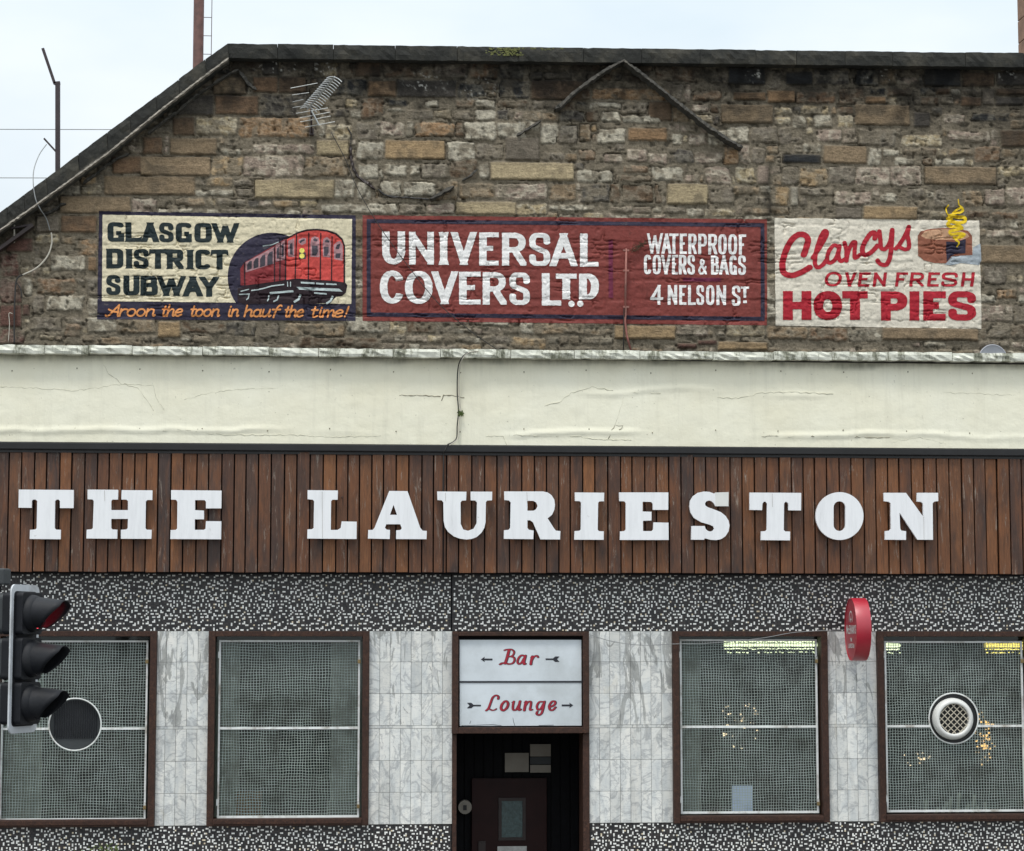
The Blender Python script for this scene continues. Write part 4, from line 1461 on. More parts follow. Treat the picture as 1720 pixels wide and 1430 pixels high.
marks('undercarriage_highlight', 'p_steel', s1, 0.009, polys=[zt([(920, 880), (1480, 905), (1530, 945), (960, 915)]),
    zt([(980, 812), (1160, 822), (1160, 845), (980, 835)]),
    zt([(1180, 825), (1285, 832), (1285, 852), (1180, 848)]),
    zt([(1310, 832), (1450, 840), (1450, 858), (1310, 855)]),
    zt([(1155, 950), (1320, 965), (1320, 985), (1155, 970)]),
    zt([(570, 950), (880, 925), (885, 950), (575, 978)])],
    strokes=[(zt([(330, 930), (480, 905), (600, 870), (760, 850)]), 2.0),
    (zt([(190, 940), (300, 912)]), 1.8),
    (zt([(170, 980), (310, 975)]), 1.8),
    (zt([(300, 980), (290, 1030), (265, 1050)]), 2.0),
    (zt([(560, 990), (555, 1040), (540, 1070)]), 2.0),
    (zt([(690, 990), (670, 1050), (620, 1075)]), 2.4),
    (zt([(975, 980), (950, 1045), (890, 1082)]), 3.6),
    (zt([(1400, 1000), (1370, 1065), (1315, 1100)]), 3.4),
    (zt([(805, 815), (808, 880)]), 1.5),
    (zt([(845, 815), (845, 880)]), 1.5),
    (zt([(480, 345), (600, 330), (690, 292)]), 1.5)])
f = Field(384, 392, 594, 516, 0.5)
f.poly(zt([(455, 360), (520, 318), (690, 285), (600, 345), (500, 400)]))
f.F -= 0.8
f.mesh('roof_sheen', 'p_glass', s1, GY, sh.H, 0.0068)
# lettering
rows = [('GLASGOW', [(148, 350), (365, 555), (560, 765), (770, 945), (970, 1165), (1195, 1405), (1405, 1727)], 100, 335, .0095),
        ('DISTRICT', [(135, 340), (368, 450), (465, 645), (655, 858), (862, 1065), (1098, 1188), (1205, 1388), (1398, 1596)], 419, 655, .011),
        ('SUBWAY', [(135, 306), (340, 535), (545, 755), (750, 1085), (1060, 1292), (1262, 1482)], 737, 977, .017)]
for word, spans, yt, yb, sl_ in rows:
    for ch, (a, b) in zip(word, spans):
        f = Field(166, 366, 406, 504, 0.55)
        x0, x1 = 160 + a / 7.167, 160 + b / 7.167
        y0 = 360 + yt / 7.167 + (x0 - 180) * sl_; y1 = 360 + yb / 7.167 + (x0 - 180) * sl_
        f.glyph(ch, x0, x1, y0, y1, 10.2 if ch not in 'WS' else 9.0, 7.0 if ch not in 'S' else 6.4, p=5.5)
        # slab flare on stems
        if ch in 'LDIRTABUWY' and ch != 'O':
            for (fx) in ((x0, x0 + 12) if ch in 'LDRBU' else ()):
                pass
        if ch in 'DLIBR':
            f.poly([(x0 - 1.6, y1), (x0 + 2.6, y1 - 4.5), (x0 + 5, y1 - 4.5), (x0 + 5, y1)])
            f.poly([(x0 - 1.4, y0), (x0 + 5, y0), (x0 + 5, y0 + 3.5), (x0 + 2, y0 + 3.5)])
        if ch == 'I': f.poly([(x1 + 1.4, y1), (x1 - 2.6, y1 - 4.5), (x1 - 4, y1)]); f.poly([(x1 + 1.4, y0), (x1 - 2, y0 + 3.5), (x1 - 4, y0)])
        if ch == 'T':
            f.poly([(x0, y0), (x0 + 4.5, y0 + 6), (x0 - 1.4, y0 + 10.5)]); f.poly([(x1, y0), (x1 - 4.5, y0 + 6), (x1 + 1.6, y0 + 10.5)])
        if ch == 'L': f.poly([(x1, y1), (x1 - 5, y1 - 6), (x1 + 1.8, y1 - 10.5)])
        f.ragged(0.3, ord(ch))
        f.mesh('letter', 'p_green', s1, GY, sh.H, 0.005)
for word, a, b, y in (('Aroon', 103, 420, 532), ('the', 450, 595, 532), ('toon', 630, 825, 532.4), ('in', 862, 945, 532.6), ('hauf', 972, 1190, 533), ('the', 1222, 1355, 533.4), ('time!', 1388, 1632, 533.8)):
    f = Field(148 + a / 3.739, 508, 156 + b / 3.739, 538, 0.5)
    f.script(word, 150 + a / 3.739, 148 + b / 3.739 - 2, y - .8, 11.4, 3.0, 0.26)
    f.mesh('slogan_word', 'p_orange', s1, GY, sh.H, 0.005)

# ---------------------------------------------------------- covers advertisement
s2 = empty('painted_covers_sign', label='long brick red painted wall sign with white lettering Universal Covers Ltd', cat='painted sign')
sh = Sheet(SIGN2)
sh.ground('p_red', s2)
f = Field(612, 364, 1287, 545)
frame_field(f, [(616, 368.7), (1283.7, 375.5), (1284, 539.5), (616, 532)], 6.6)
f.ragged(0.4, 3)
f.mesh('navy_border', 'p_navy', s2, GY, sh.H, 0.003)
for (word, spans, L0, R0) in (('UNIVERSAL', [(85, 236), (262, 425), (458, 520), (540, 702), (722, 850), (872, 1032), (1050, 1188), (1188, 1364), (1384, 1505)], (76, 292), (90, 306)),
                              ('COVERS', [(70, 232), (235, 416), (412, 580), (590, 732), (745, 902), (920, 1055)], (332, 550), (346, 558))):
    n = len(spans)
    for k, (ch, (a, b)) in enumerate(zip(word, spans)):
        t = (a - spans[0][0]) / (spans[-1][0] - spans[0][0])
        yt = L0[0] + (R0[0] - L0[0]) * t; yb = L0[1] + (R0[1] - L0[1]) * t
        x0, x1, y0, y1 = 620 + a / 3.909, 620 + b / 3.909, 370 + yt / 3.909, 370 + yb / 3.909
        f = Field(x0 - 4, y0 - 4, x1 + 4, y1 + 4)
        f.glyph(ch, x0, x1, y0, y1, {'N': 11, 'S': 11, 'E': 12.6, 'R': 12, 'A': 11.8, 'V': 11.8}.get(ch, 12.6), 8.0 if ch in 'EFLT' else (8.0 if ch == 'S' else 9.0), p=2.15, shear=0.0)
        if ch in 'I': 
            f.poly([(x0 - .6, y0), (x1 + .6, y0), (x1 - 1, y0 + 8), (x0 + 1, y0 + 8)]); f.poly([(x0 - .6, y1), (x1 + .6, y1), (x1 - 1, y1 - 8), (x0 + 1, y1 - 8)])
        f.ragged(0.4, 10 + k)
        f.mesh('letter', 'p_white', s2, GY, sh.H, 0.004)
for ch, a, b, yt, yb in (('L', 1133, 1260, 350, 562), ('T', 1225, 1362, 353, 520), ('D', 1377, 1508, 353, 522)):
    x0, x1, y0, y1 = 620 + a / 3.909, 620 + b / 3.909, 370 + yt / 3.909, 370 + yb / 3.909
    f = Field(x0 - 4, y0 - 4, x1 + 4, y1 + 4)
    f.glyph(ch, x0, x1, y0, y1, 13.2, 8.4, p=2.2)
    f.ragged(0.4, ord(ch))
    f.mesh('letter', 'p_white', s2, GY, sh.H, 0.004)
for cx in (959.7, 974.4):
    f = Field(950, 500, 984, 520, 0.5)
    f.poly([(cx + 5.3 * math.cos(k * math.pi / 9), 510.9 + 5.3 * math.sin(k * math.pi / 9)) for k in range(18)])
    f.mesh('full_stop', 'p_white', s2, GY, sh.H, 0.004)
for pts in ([(1022, 404), (1029, 404), (1029.5, 501), (1022, 501)], [(1147, 467), (1210, 467.6), (1211, 473.6), (1147, 473)]):
    f = Field(pts[0][0] - 4, pts[0][1] - 4, pts[2][0] + 4, pts[2][1] + 4)
    f.poly(pts); f.ragged(0.5, 4)
    f.mesh('plum_bar', 'p_plum', s2, GY, sh.H, 0.004)
right = [('WATERPROOF', [(308, 482), (470, 578), (553, 658), (670, 750), (765, 860), (875, 972), (987, 1088), (1098, 1192), (1208, 1308), (1327, 1408)], 150, 375, .011, 5.1, 4.3),
         ('COVERS', [(272, 356), (370, 463), (464, 572), (585, 650), (660, 748), (755, 840)], 388, 604, .006, 5.0, 4.2),
         ('BAGS', [(1018, 1106), (1108, 1216), (1222, 1306), (1318, 1405)], 392, 606, .004, 5.0, 4.2),
         ('4NELSON', [(343, 487), (537, 642), (664, 745), (762, 848), (855, 942), (962, 1056), (1078, 1185)], 722, 942, .006, 5.0, 4.3),
         ('S', [(1250, 1345)], 732, 955, 0, 5.0, 4.2), ('T', [(1347, 1440)], 740, 866, 0, 4.8, 3.8), ('&', [(875, 972)], 430, 606, 0, 4.4, 3.8)]
for word, spans, yt, yb, sl_, tx, ty in right:
    for ch, (a, b) in zip(word, spans):
        x0, x1 = 1040 + a / 6.615, 1040 + b / 6.615
        dy = (x0 - 1085) * sl_
        y0, y1 = 370 + yt / 6.615 + dy, 370 + yb / 6.615 + dy
        f = Field(x0 - 4, y0 - 4, x1 + 4, y1 + 4, 0.55)
        f.glyph(ch, x0, x1, y0, y1, tx * (0.82 if ch in 'W&' else 1), ty, p=3.2)
        f.ragged(0.28, ord(ch))
        f.mesh('letter', 'p_white', s2, GY, sh.H, 0.004)
f = Field(1244, 500, 1260, 514, 0.55)
f.poly([(1247.9, 505.3), (1253.9, 505.3), (1253.9, 509.8), (1247.9, 509.8)])
f.mesh('dash', 'p_white', s2, GY, sh.H, 0.004)

# ---------------------------------------------------------- pie advertisement
s3 = empty('painted_pie_sign', label='off white painted wall sign with crimson lettering for hot pies and a steaming pie', cat='painted sign')
sh = Sheet(SIGN3)
sh.ground('p_offwhite', s3)


def zp(pts):
    return [(1280 + x / 3.909, 320 + y / 3.909) for x, y in pts]


strk = [  # Clancys, brush strokes
    ([(272, 425), (288, 380), (300, 330), (282, 298), (240, 292), (190, 330), (150, 410), (132, 490), (145, 545), (195, 560), (255, 540), (310, 508)], (1.0, 1.0), 10.5),
    ([(330, 445), (372, 385), (412, 315), (424, 280), (405, 270), (375, 330), (352, 410), (345, 480), (362, 508), (395, 492), (420, 460)], (.9, .9), 8.2),
    ([(500, 372), (470, 362), (438, 400), (425, 450), (440, 478), (478, 455), (500, 400), (508, 365), (500, 430), (515, 466), (545, 450)], (.85, .85), 8.4),
    ([(540, 345), (552, 400), (552, 465), (562, 410), (590, 350), (610, 345), (606, 400), (608, 445), (640, 425)], (.85, .85), 8.4),
    ([(738, 318), (738, 282), (712, 286), (676, 336), (656, 392), (672, 425), (715, 408), (755, 365)], (.95, .9), 9.0),
    ([(768, 270), (775, 330), (780, 380), (808, 385), (838, 340), (850, 270)], (.9, .9), 8.4),
    ([(852, 262), (848, 350), (838, 440), (815, 488), (778, 486), (755, 462)], (.95, .9), 8.6),
    ([(876, 385), (905, 350), (940, 290), (962, 240), (952, 290), (962, 345), (958, 382), (930, 388), (900, 372)], (.9, .9), 8.2)]
word = Field(1302, 370, 1536, 474)
for pts, tp, t in strk:
    word.stroke(crom(zp(pts), 5), t, t * 0.9, taper=tp)
word.ragged(0.35, 4)
word.mesh('name_lettering', 'p_crimson', s3, GY, sh.H, 0.004)
for wd, spans in (('OVEN', [(400, 520), (532, 612), (622, 706), (720, 812)]), ('FRESH', [(866, 950), (960, 1062), (1076, 1160), (1166, 1280), (1298, 1388)])):
    for ch, (a, b) in zip(wd, spans):
        x0, x1 = 1280 + a / 3.909, 1280 + b / 3.909
        f = Field(x0 - 6, 452, x1 + 8, 486, 0.55)
        f.glyph(ch, x0 + 1, x1 - 1, 458 - (1 if ch == 'O' else 0), 482, 5.4, 4.2, p=2.2, shear=0.12)
        f.ragged(0.3, ord(ch))
        f.mesh('letter', 'p_crimson', s3, GY, sh.H, 0.004)
for wd, spans, yt, yb in (('HOT', [(135, 322), (336, 524), (524, 692)], 663, 852), ('PIES', [(778, 952), (966, 1030), (1056, 1204), (1220, 1402)], 664, 856)):
    for ch, (a, b) in zip(wd, spans):
        x0, x1 = 1280 + a / 3.909, 1280 + b / 3.909
        f = Field(x0 - 4, 484, x1 + 4, 544)
        f.glyph(ch, x0, x1, 320 + yt / 3.909, 320 + yb / 3.909, 16.6 if ch != 'S' else 14.5, {'O': 13.5, 'P': 12.0, 'E': 11.6, 'S': 10.4, 'T': 12.4, 'H': 12.6}.get(ch, 12.2), p=2.3)
        f.ragged(0.35, ord(ch) + 3)
        f.mesh('letter', 'p_crimson', s3, GY, sh.H, 0.004)
f = Field(1560, 395, 1650, 450)
f.poly(zp([(1195, 488), (1250, 430), (1378, 428), (1385, 375), (1432, 350), (1437, 460), (1425, 492), (1300, 478), (1240, 494)]))
f.mesh('pie_shadow', 'p_shadow', s3, GY, sh.H, 0.003)
f = Field(1536, 378, 1640, 448)
f.poly(zp([(1020, 300), (1040, 270), (1090, 256), (1190, 248), (1290, 252), (1350, 268), (1376, 300), (1378, 425), (1335, 428), (1245, 435), (1205, 482), (1130, 478), (1060, 460), (1022, 430)]))
f.ragged(0.4, 2)
f.mesh('pie_side', 'p_brown', s3, GY, sh.H, 0.004)
f = Field(1536, 378, 1640, 448)
f.poly(zp([(1040, 300), (1065, 272), (1120, 260), (1190, 256), (1290, 262), (1345, 285), (1360, 305), (1320, 325), (1235, 325), (1140, 325), (1070, 318)]))
f.mesh('pie_crust', 'p_pastry', s3, GY, sh.H, 0.005)
f = Field(1560, 395, 1640, 448)
f.poly(zp([(1206, 338), (1262, 342), (1300, 332), (1335, 320), (1332, 415), (1268, 418), (1240, 432), (1210, 470)]))
f.mesh('pie_cut', 'p_navy', s3, GY, sh.H, 0.006)
f = Field(1580, 325, 1630, 415)
f.stroke(crom(zp([(1220, 100), (1208, 120), (1212, 155), (1240, 165), (1262, 140), (1300, 118), (1318, 130), (1300, 145), (1255, 150)])), 4.4, taper=(.5, 1))
f.stroke(crom(zp([(1285, 62), (1290, 95), (1310, 112), (1318, 135), (1290, 150)])), 4.2, taper=(.4, 1))
f.stroke(crom(zp([(1218, 185), (1250, 172), (1290, 178), (1325, 180), (1330, 205), (1285, 215), (1240, 205), (1215, 225), (1240, 240), (1290, 235), (1310, 250)])), 5.6, taper=(1, 1))
f.stroke(crom(zp([(1310, 250), (1270, 262), (1232, 270), (1240, 290), (1290, 285), (1325, 292), (1300, 310), (1258, 312)])), 5.2, taper=(1, .9))
f.stroke(crom(zp([(1300, 300), (1270, 325), (1290, 345), (1276, 375)])), 5.0, taper=(1, .3))
f.stroke(crom(zp([(1225, 200), (1240, 190), (1235, 165)])), 5.0, taper=(1, 1))
f.mesh('steam', 'p_mustard', s3, GY, sh.H, 0.007)

# ================================================================== PUB FRONT
XL, XR = -4.6, 8.6
pub = empty('pub_building', label='pub front with cream parapet, timber fascia, black and white mosaic and marble tiles', cat='building')


def zc(v, u=860, Y=0.0):
    return float(un(u, v, Y)[1])


def xc(u, v=1200, Y=0.0):
    return float(un(u, v, Y)[0])


# ---- parapet: rendered band
YB = -0.14
zt_, zbm = zc(604, Y=YB), zc(748, Y=YB)
nu, nv = 420, 40
xs = np.linspace(XL, XR, nu); zs = np.linspace(zbm, zt_, nv)
Xg, Zg = np.meshgrid(xs, zs)
hh = (fbm(Xg, Zg, 0.9, 501, 4) - .5) * 0.016 + (fbm(Xg, Zg, 0.22, 511, 3, ay=.6) - .5) * 0.004
zr = (Zg - zbm) / (zt_ - zbm)
# lower edge where the skim coat swells and lips over
lip = 0.10 + 0.09 * fbm(Xg, Xg * 0, 0.55, 521, 3)
hh += 0.010 * sstep(0.03, 0.0, np.abs(zr - lip) - 0.012) * sstep(.35, .6, fbm(Xg, Zg, 1.1, 531, 2))
hh += 0.007 * sstep(0.045, 0.0, np.abs(zr - 0.62 - 0.18 * (fbm(Xg, Xg * 0, .8, 541, 3) - .5)) - 0.006) * sstep(.5, .7, fbm(Xg, Zg, 1.4, 551, 2))
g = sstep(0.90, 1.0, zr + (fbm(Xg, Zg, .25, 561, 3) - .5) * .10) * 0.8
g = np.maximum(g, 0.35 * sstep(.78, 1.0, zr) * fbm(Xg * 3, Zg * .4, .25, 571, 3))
V = np.stack([Xg, YB - hh, Zg], -1).reshape(-1, 3)
J, I = np.meshgrid(np.arange(nv - 1), np.arange(nu - 1), indexing='ij')
b = (J * nu + I).ravel()
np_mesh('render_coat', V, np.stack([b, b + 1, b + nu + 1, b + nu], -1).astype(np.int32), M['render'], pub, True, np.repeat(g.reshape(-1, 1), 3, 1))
MB().box(XL, XR, YB + 0.02, 0.30, zbm + .002, zt_ + .02).build('parapet_wall', M['wall'], pub)
# nail heads / ties in two rows
mb = MB()
for k in range(26):
    for v0, dv in ((621, 0.6), (721, 0.6)):
        u = 19 + k * 107.5 + R.uniform(-3, 3)
        if u > 1750: continue
        p = P(u, v0 + R.uniform(-3, 3) + u * 0.003, YB - .006)
        mb.sphere((p.x, p.y, p.z), 0.006, 6, 4, 1, .6, 1.3)
mb.build('wall_tie', M['crackd'], pub, kind='stuff')


def crack(pts, w=0.003, Y=YB - 0.010, seed=1, mat='crack'):
    rr = random.Random(seed)
    q = []
    for (x0, y0), (x1, y1) in zip(pts[:-1], pts[1:]):
        n = max(2, int(math.hypot(x1 - x0, y1 - y0) / 5))
        for k in range(n):
            q.append((x0 + (x1 - x0) * k / n + rr.uniform(-1, 1), y0 + (y1 - y0) * k / n + rr.uniform(-1.2, 1.2)))
    q.append(pts[-1])
    ps = []
    for u, v in q:
        p = P(u, v, Y)
        ix = int(np.clip((p.x - XL) / (XR - XL) * (nu - 1), 0, nu - 1)); iz = int(np.clip((p.z - zbm) / (zt_ - zbm) * (nv - 1), 0, nv - 1))
        ps.append(Vector((p.x, YB - hh[iz, ix] + 0.0005, p.z)))
    rs = [w * rr.uniform(.35, 1.0) for _ in ps]
    MB().tube(ps, rs, 4).build('crack', M['crackd' if w >= .006 else mat], pub)


crack([(174, 612), (182, 628), (205, 645), (232, 652), (246, 672), (258, 690)], 0.004, seed=1)
crack([(205, 645), (258, 648), (262, 668), (276, 690)], 0.003, seed=2)
crack([(0, 650), (60, 652), (120, 656), (160, 652), (205, 645)], 0.0035, seed=3)
crack([(310, 672), (350, 660), (400, 654), (470, 652)], 0.003, seed=4)
crack([(260, 725), (300, 722), (380, 731), (470, 730), (560, 734), (640, 732)], 0.0045, seed=5)
crack([(670, 664), (700, 664), (740, 666)], 0.006, seed=6)
crack([(742, 674), (745, 664), (765, 665), (780, 668)], 0.007, seed=7)
crack([(915, 681), (940, 676), (960, 660), (995, 650), (1030, 656)], 0.005, seed=8)
crack([(1050, 662), (1080, 659), (1110, 661)], 0.004, seed=9)
crack([(1205, 668), (1240, 669), (1280, 660), (1330, 659), (1400, 662)], 0.005, seed=10)
crack([(1022, 737), (1028, 722), (1034, 714), (1046, 716), (1040, 722)], 0.006, seed=11)
crack([(862, 731), (920, 732), (970, 733), (1000, 738), (1060, 739)], 0.005, seed=12)
crack([(1280, 733), (1400, 734), (1495, 735)], 0.006, seed=13)
crack([(1500, 742), (1545, 735), (1590, 746)], 0.003, seed=14)
crack([(1585, 660), (1640, 661), (1700, 664)], 0.003, seed=15)
crack([(1034, 712), (1042, 690), (1048, 665)], 0.003, seed=16)
crack([(815, 733), (845, 733), (852, 748)], 0.004, seed=17)

# ---- coping course of the parapet, in lengths
YC = -0.24
js = [-90, 75, 148, 222, 340, 452, 535, 660, 740, 858, 965, 1075, 1198, 1300, 1398, 1492, 1600, 1722, 1830]
ctop = lambda u: 578.5 + 0.0122 * u - 2.2e-6 * u * u
for k in range(len(js) - 1):
    a, b_ = js[k] + 0.5, js[k + 1] - 0.5
    d = R.uniform(-0.9, 0.9)
    q = [(a, ctop(a) + d), (b_, ctop(b_) + d + R.uniform(-.5, .5)), (b_, ctop(b_) + 13.6 + d + R.uniform(-.8, .8)), (a, ctop(a) + 13.6 + d)]
    rough_block('parapet_coping', q, YC - R.uniform(0, .012), 0.36, pub, M['parapet_coping'], 0.006, 80 + k, (max(5, int((b_ - a) / 9)), 3))
MB().box(XL, XR, 0.361, GY - 0.02, zc(604), zc(600)).build('flat_roof', M['flatroof'], pub)

# ---- black trim over the boards
YT = -0.225
MB().box(XL, XR, YT, 0.0, zc(760.5, Y=YT), zc(748.6, Y=YT)).build('black_trim', M['trim'], pub, bevel=0.008)
MB().box(XL, XR, YT + .03, 0.0, zc(765, Y=YT), zc(760.4, Y=YT)).build('trim_drip', M['trim'], pub)

# ---- timber boards
YF = -0.185
ztop, zbot = zc(762, Y=YF), zc(962.5, Y=YF)
pitch = 20.35 / 178.5
MB().box(XL, XR, YF + 0.045, YB + 0.12, zbot + 0.01, ztop + .0).build('fascia_backing', M['board_dark'], pub)
x = XL
meshes = {}
k = 0
while x < XR - 0.02:
    wd = pitch * R.choice([0.94, 1.0, 1.0, 1.03, 1.06])
    key = round(wd, 4)
    if key not in meshes:
        o = MB().box(0, wd - 0.0120, 0, 0.03, 0, ztop - zbot).build('fascia_board', M['wood'], pub, bevel=0.004)
        meshes[key] = o.data
    else:
        o = bpy.data.objects.new('fascia_board', meshes[key])
        link(o, pub)
    o.location = (x, YF + R.uniform(-0.010, 0.010), zbot + R.uniform(-.004, .004))
    o.rotation_euler = (0, 0, R.uniform(-.02, .02))
    x += wd
    k += 1
MB().box(XL, XR, YF + .035, 0.0, zbot - 0.012, zbot + 0.009).build('fascia_soffit', M['board_dark'], pub)
# dark movement joint through boards and mosaic
ZJ = zc(1061)
MB().box(xc(744.5, 860, YF) - .006, xc(744.5, 860, YF) + .006, YF - .012, YF, zbot, ztop).build('cover_strip', M['board_dark'], pub)

# ---- openings
Z_HEAD = zc(1060.3)
Z_SILL = zc(1384.6)
wins = [(-12, 262.3), (349, 619.6), (1129.3, 1390.2), (1473.5, 1738)]
wx = [(xc(a, 1220), xc(b, 1220)) for a, b in wins]
dx0, dx1 = xc(759.5, 1220), xc(989.5, 1220)
Z_DSIGN = zc(1232.5)

# structural wall behind the facing: pieces between the openings
T0, T1 = 0.02, 0.32
segs = [(XL, wx[0][0]), (wx[0][1], wx[1][0]), (wx[1][1], dx0), (dx1, wx[2][0]), (wx[2][1], wx[3][0]), (wx[3][1], XR)]
ZUP = zt_
mb = MB().box(XL, XR, T0, T1, Z_HEAD + .03, zbm - .01)
for a, b_ in segs: mb.box(a + .01, b_ - .01, T0, T1, 0.0, Z_HEAD + .03)
for a, b_ in wx: mb.box(a + .01, b_ - .01, T0, T1, 0.0, Z_SILL - .02)
mb.build('wall', M['wall'], pub)


# ---- mosaic
def mosaic(x0, x1, z0, z1, tess=True, zt0=None):
    MB().box(x0, x1, 0.0, 0.018, z0, z1).build('mosaic_panel', M['mosaic'], pub)
    if not tess: return
    i0, i1 = int(math.ceil(x0 / CELL)), int(x1 // CELL)
    j0, j1 = int(math.ceil((zt0 or z0) / CELL)), int(z1 // CELL)
    V = []; F = []
    e = 0.0004
    for i in range(i0, i1):
        for j in range(j0, j1):
            if (i % PN, j % PN) in PAT or False:
                if R.random() < 0.09: continue
                xr = i * CELL + e if ((i - 1) % PN, j % PN) not in PAT else i * CELL
                xx = (i + 1) * CELL - e if ((i + 1) % PN, j % PN) not in PAT else (i + 1) * CELL
                za = j * CELL + e if (i % PN, (j - 1) % PN) not in PAT else j * CELL
                zz = (j + 1) * CELL - e if (i % PN, (j + 1) % PN) not in PAT else (j + 1) * CELL
                n = len(V)
                V += [(xr, -.0022, za), (xx, -.0022, za), (xx, -.0022, zz), (xr, -.0022, zz), (xr, .0005, za), (xx, .0005, za), (xx, .0005, zz), (xr, .0005, zz)]
                F += [(n, n + 1, n + 2, n + 3), (n, n + 4, n + 5, n + 1), (n + 3, n + 2, n + 6, n + 7)]
    mb = MB(); mb.v = V; mb.f = F
    mb.build('white_tesserae', M['tess'], pub, kind='stuff')


# the printed-sheet pattern: dominoes, elbows and single squares, repeating as the sheets do
PN = 30
PAT = set()
rp = random.Random(3)
for _ in range(900):
    gx, gy, t = rp.randrange(PN), rp.randrange(PN), rp.random()
    if t < .22: cs = [(0, 0)]
    elif t < .50: cs = [(0, 0), (1, 0)]
    elif t < .78: cs = [(0, 0), (0, 1)]
    else: cs = rp.choice([[(0, 0), (1, 0), (0, 1)], [(0, 0), (1, 0), (1, 1)], [(0, 0), (0, 1), (1, 1)]])
    cs = [((gx + a) % PN, (gy + b_) % PN) for a, b_ in cs]
    nb = {((a + p_) % PN, (b_ + q_) % PN) for a, b_ in cs for p_, q_ in ((0, 0), (1, 0), (-1, 0), (0, 1), (0, -1))}
    if nb & PAT: continue
    if len([1 for a, b_ in cs for p_ in (-1, 1) for q_ in (-1, 1) if ((a + p_) % PN, (b_ + q_) % PN) in PAT]) > 1: continue
    PAT.update(cs)
JX = xc(758)
mosaic(XL, JX - .006, Z_HEAD + .001, zbot - .002)
mosaic(JX + .006, XR, Z_HEAD + .001, zbot - .002)
ZM1 = Z_SILL - .001
mosaic(XL, dx0 - .004, 0.0, ZM1, True, 1.02)
mosaic(dx1 + .004, XR, 0.0, ZM1, True, 1.02)
MB().box(JX - .0055, JX + .0055, .006, .019, Z_HEAD, zbot).build('joint_strip', M['board_dark'], pub)

# ---- marble piers, tile by tile
TW, THT = 17.45 / 180.0, 53.2 / 180.0
rows_v = [(1060.5, 1112), (1112, 1165), (1165, 1218.3), (1218.3, 1223.3), (1223.3, 1276.8), (1276.8, 1330), (1330, 1383.6)]
for a, b_ in [(wx[0][1], wx[1][0]), (wx[1][1], dx0), (dx1, wx[2][0]), (wx[2][1], wx[3][0]), (wx[3][1], wx[3][1] + 1.2)]:
    pier = MB().box(a + .001, b_ - .001, 0.0, 0.018, Z_SILL + .001, Z_HEAD - .001).build('marble_pier', M['grout'], pub)
    n = max(1, int(round((b_ - a) / TW)))
    tw = TW
    xs_ = [a]
    # first column is a cut one where the width does not divide evenly
    remn = (b_ - a) - int((b_ - a) / TW) * TW
    if remn > 0.03: xs_.append(a + (remn if a != wx[1][1] else TW))
    while xs_[-1] + TW < b_ - 0.02: xs_.append(xs_[-1] + TW)
    if b_ - xs_[-1] > 0.02: xs_.append(b_)
    else: xs_[-1] = b_
    for (v0, v1) in rows_v:
        z1, z0 = zc(v0), zc(v1)
        if v1 - v0 < 10:
            xsr = [a, a + (b_ - a) * .52, b_]
        else: xsr = xs_
        for k in range(len(xsr) - 1):
            o = MB().box(xsr[k] + .0014, xsr[k + 1] - .0014, -R.uniform(.0055, .0075), 0.0, z0 + .0014, z1 - .0014).build('tile', M['marble'], pier, bevel=.0008)

# ---- rooms behind the glass
room = struct
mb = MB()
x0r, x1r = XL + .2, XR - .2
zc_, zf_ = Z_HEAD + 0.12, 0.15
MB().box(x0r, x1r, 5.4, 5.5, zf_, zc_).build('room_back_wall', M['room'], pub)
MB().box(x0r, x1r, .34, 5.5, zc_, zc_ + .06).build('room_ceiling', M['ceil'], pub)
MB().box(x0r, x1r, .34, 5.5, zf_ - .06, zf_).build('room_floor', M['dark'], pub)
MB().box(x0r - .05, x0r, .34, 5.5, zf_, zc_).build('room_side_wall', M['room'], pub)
MB().box(x1r, x1r + .05, .34, 5.5, zf_, zc_).build('room_side_wall', M['room'], pub)


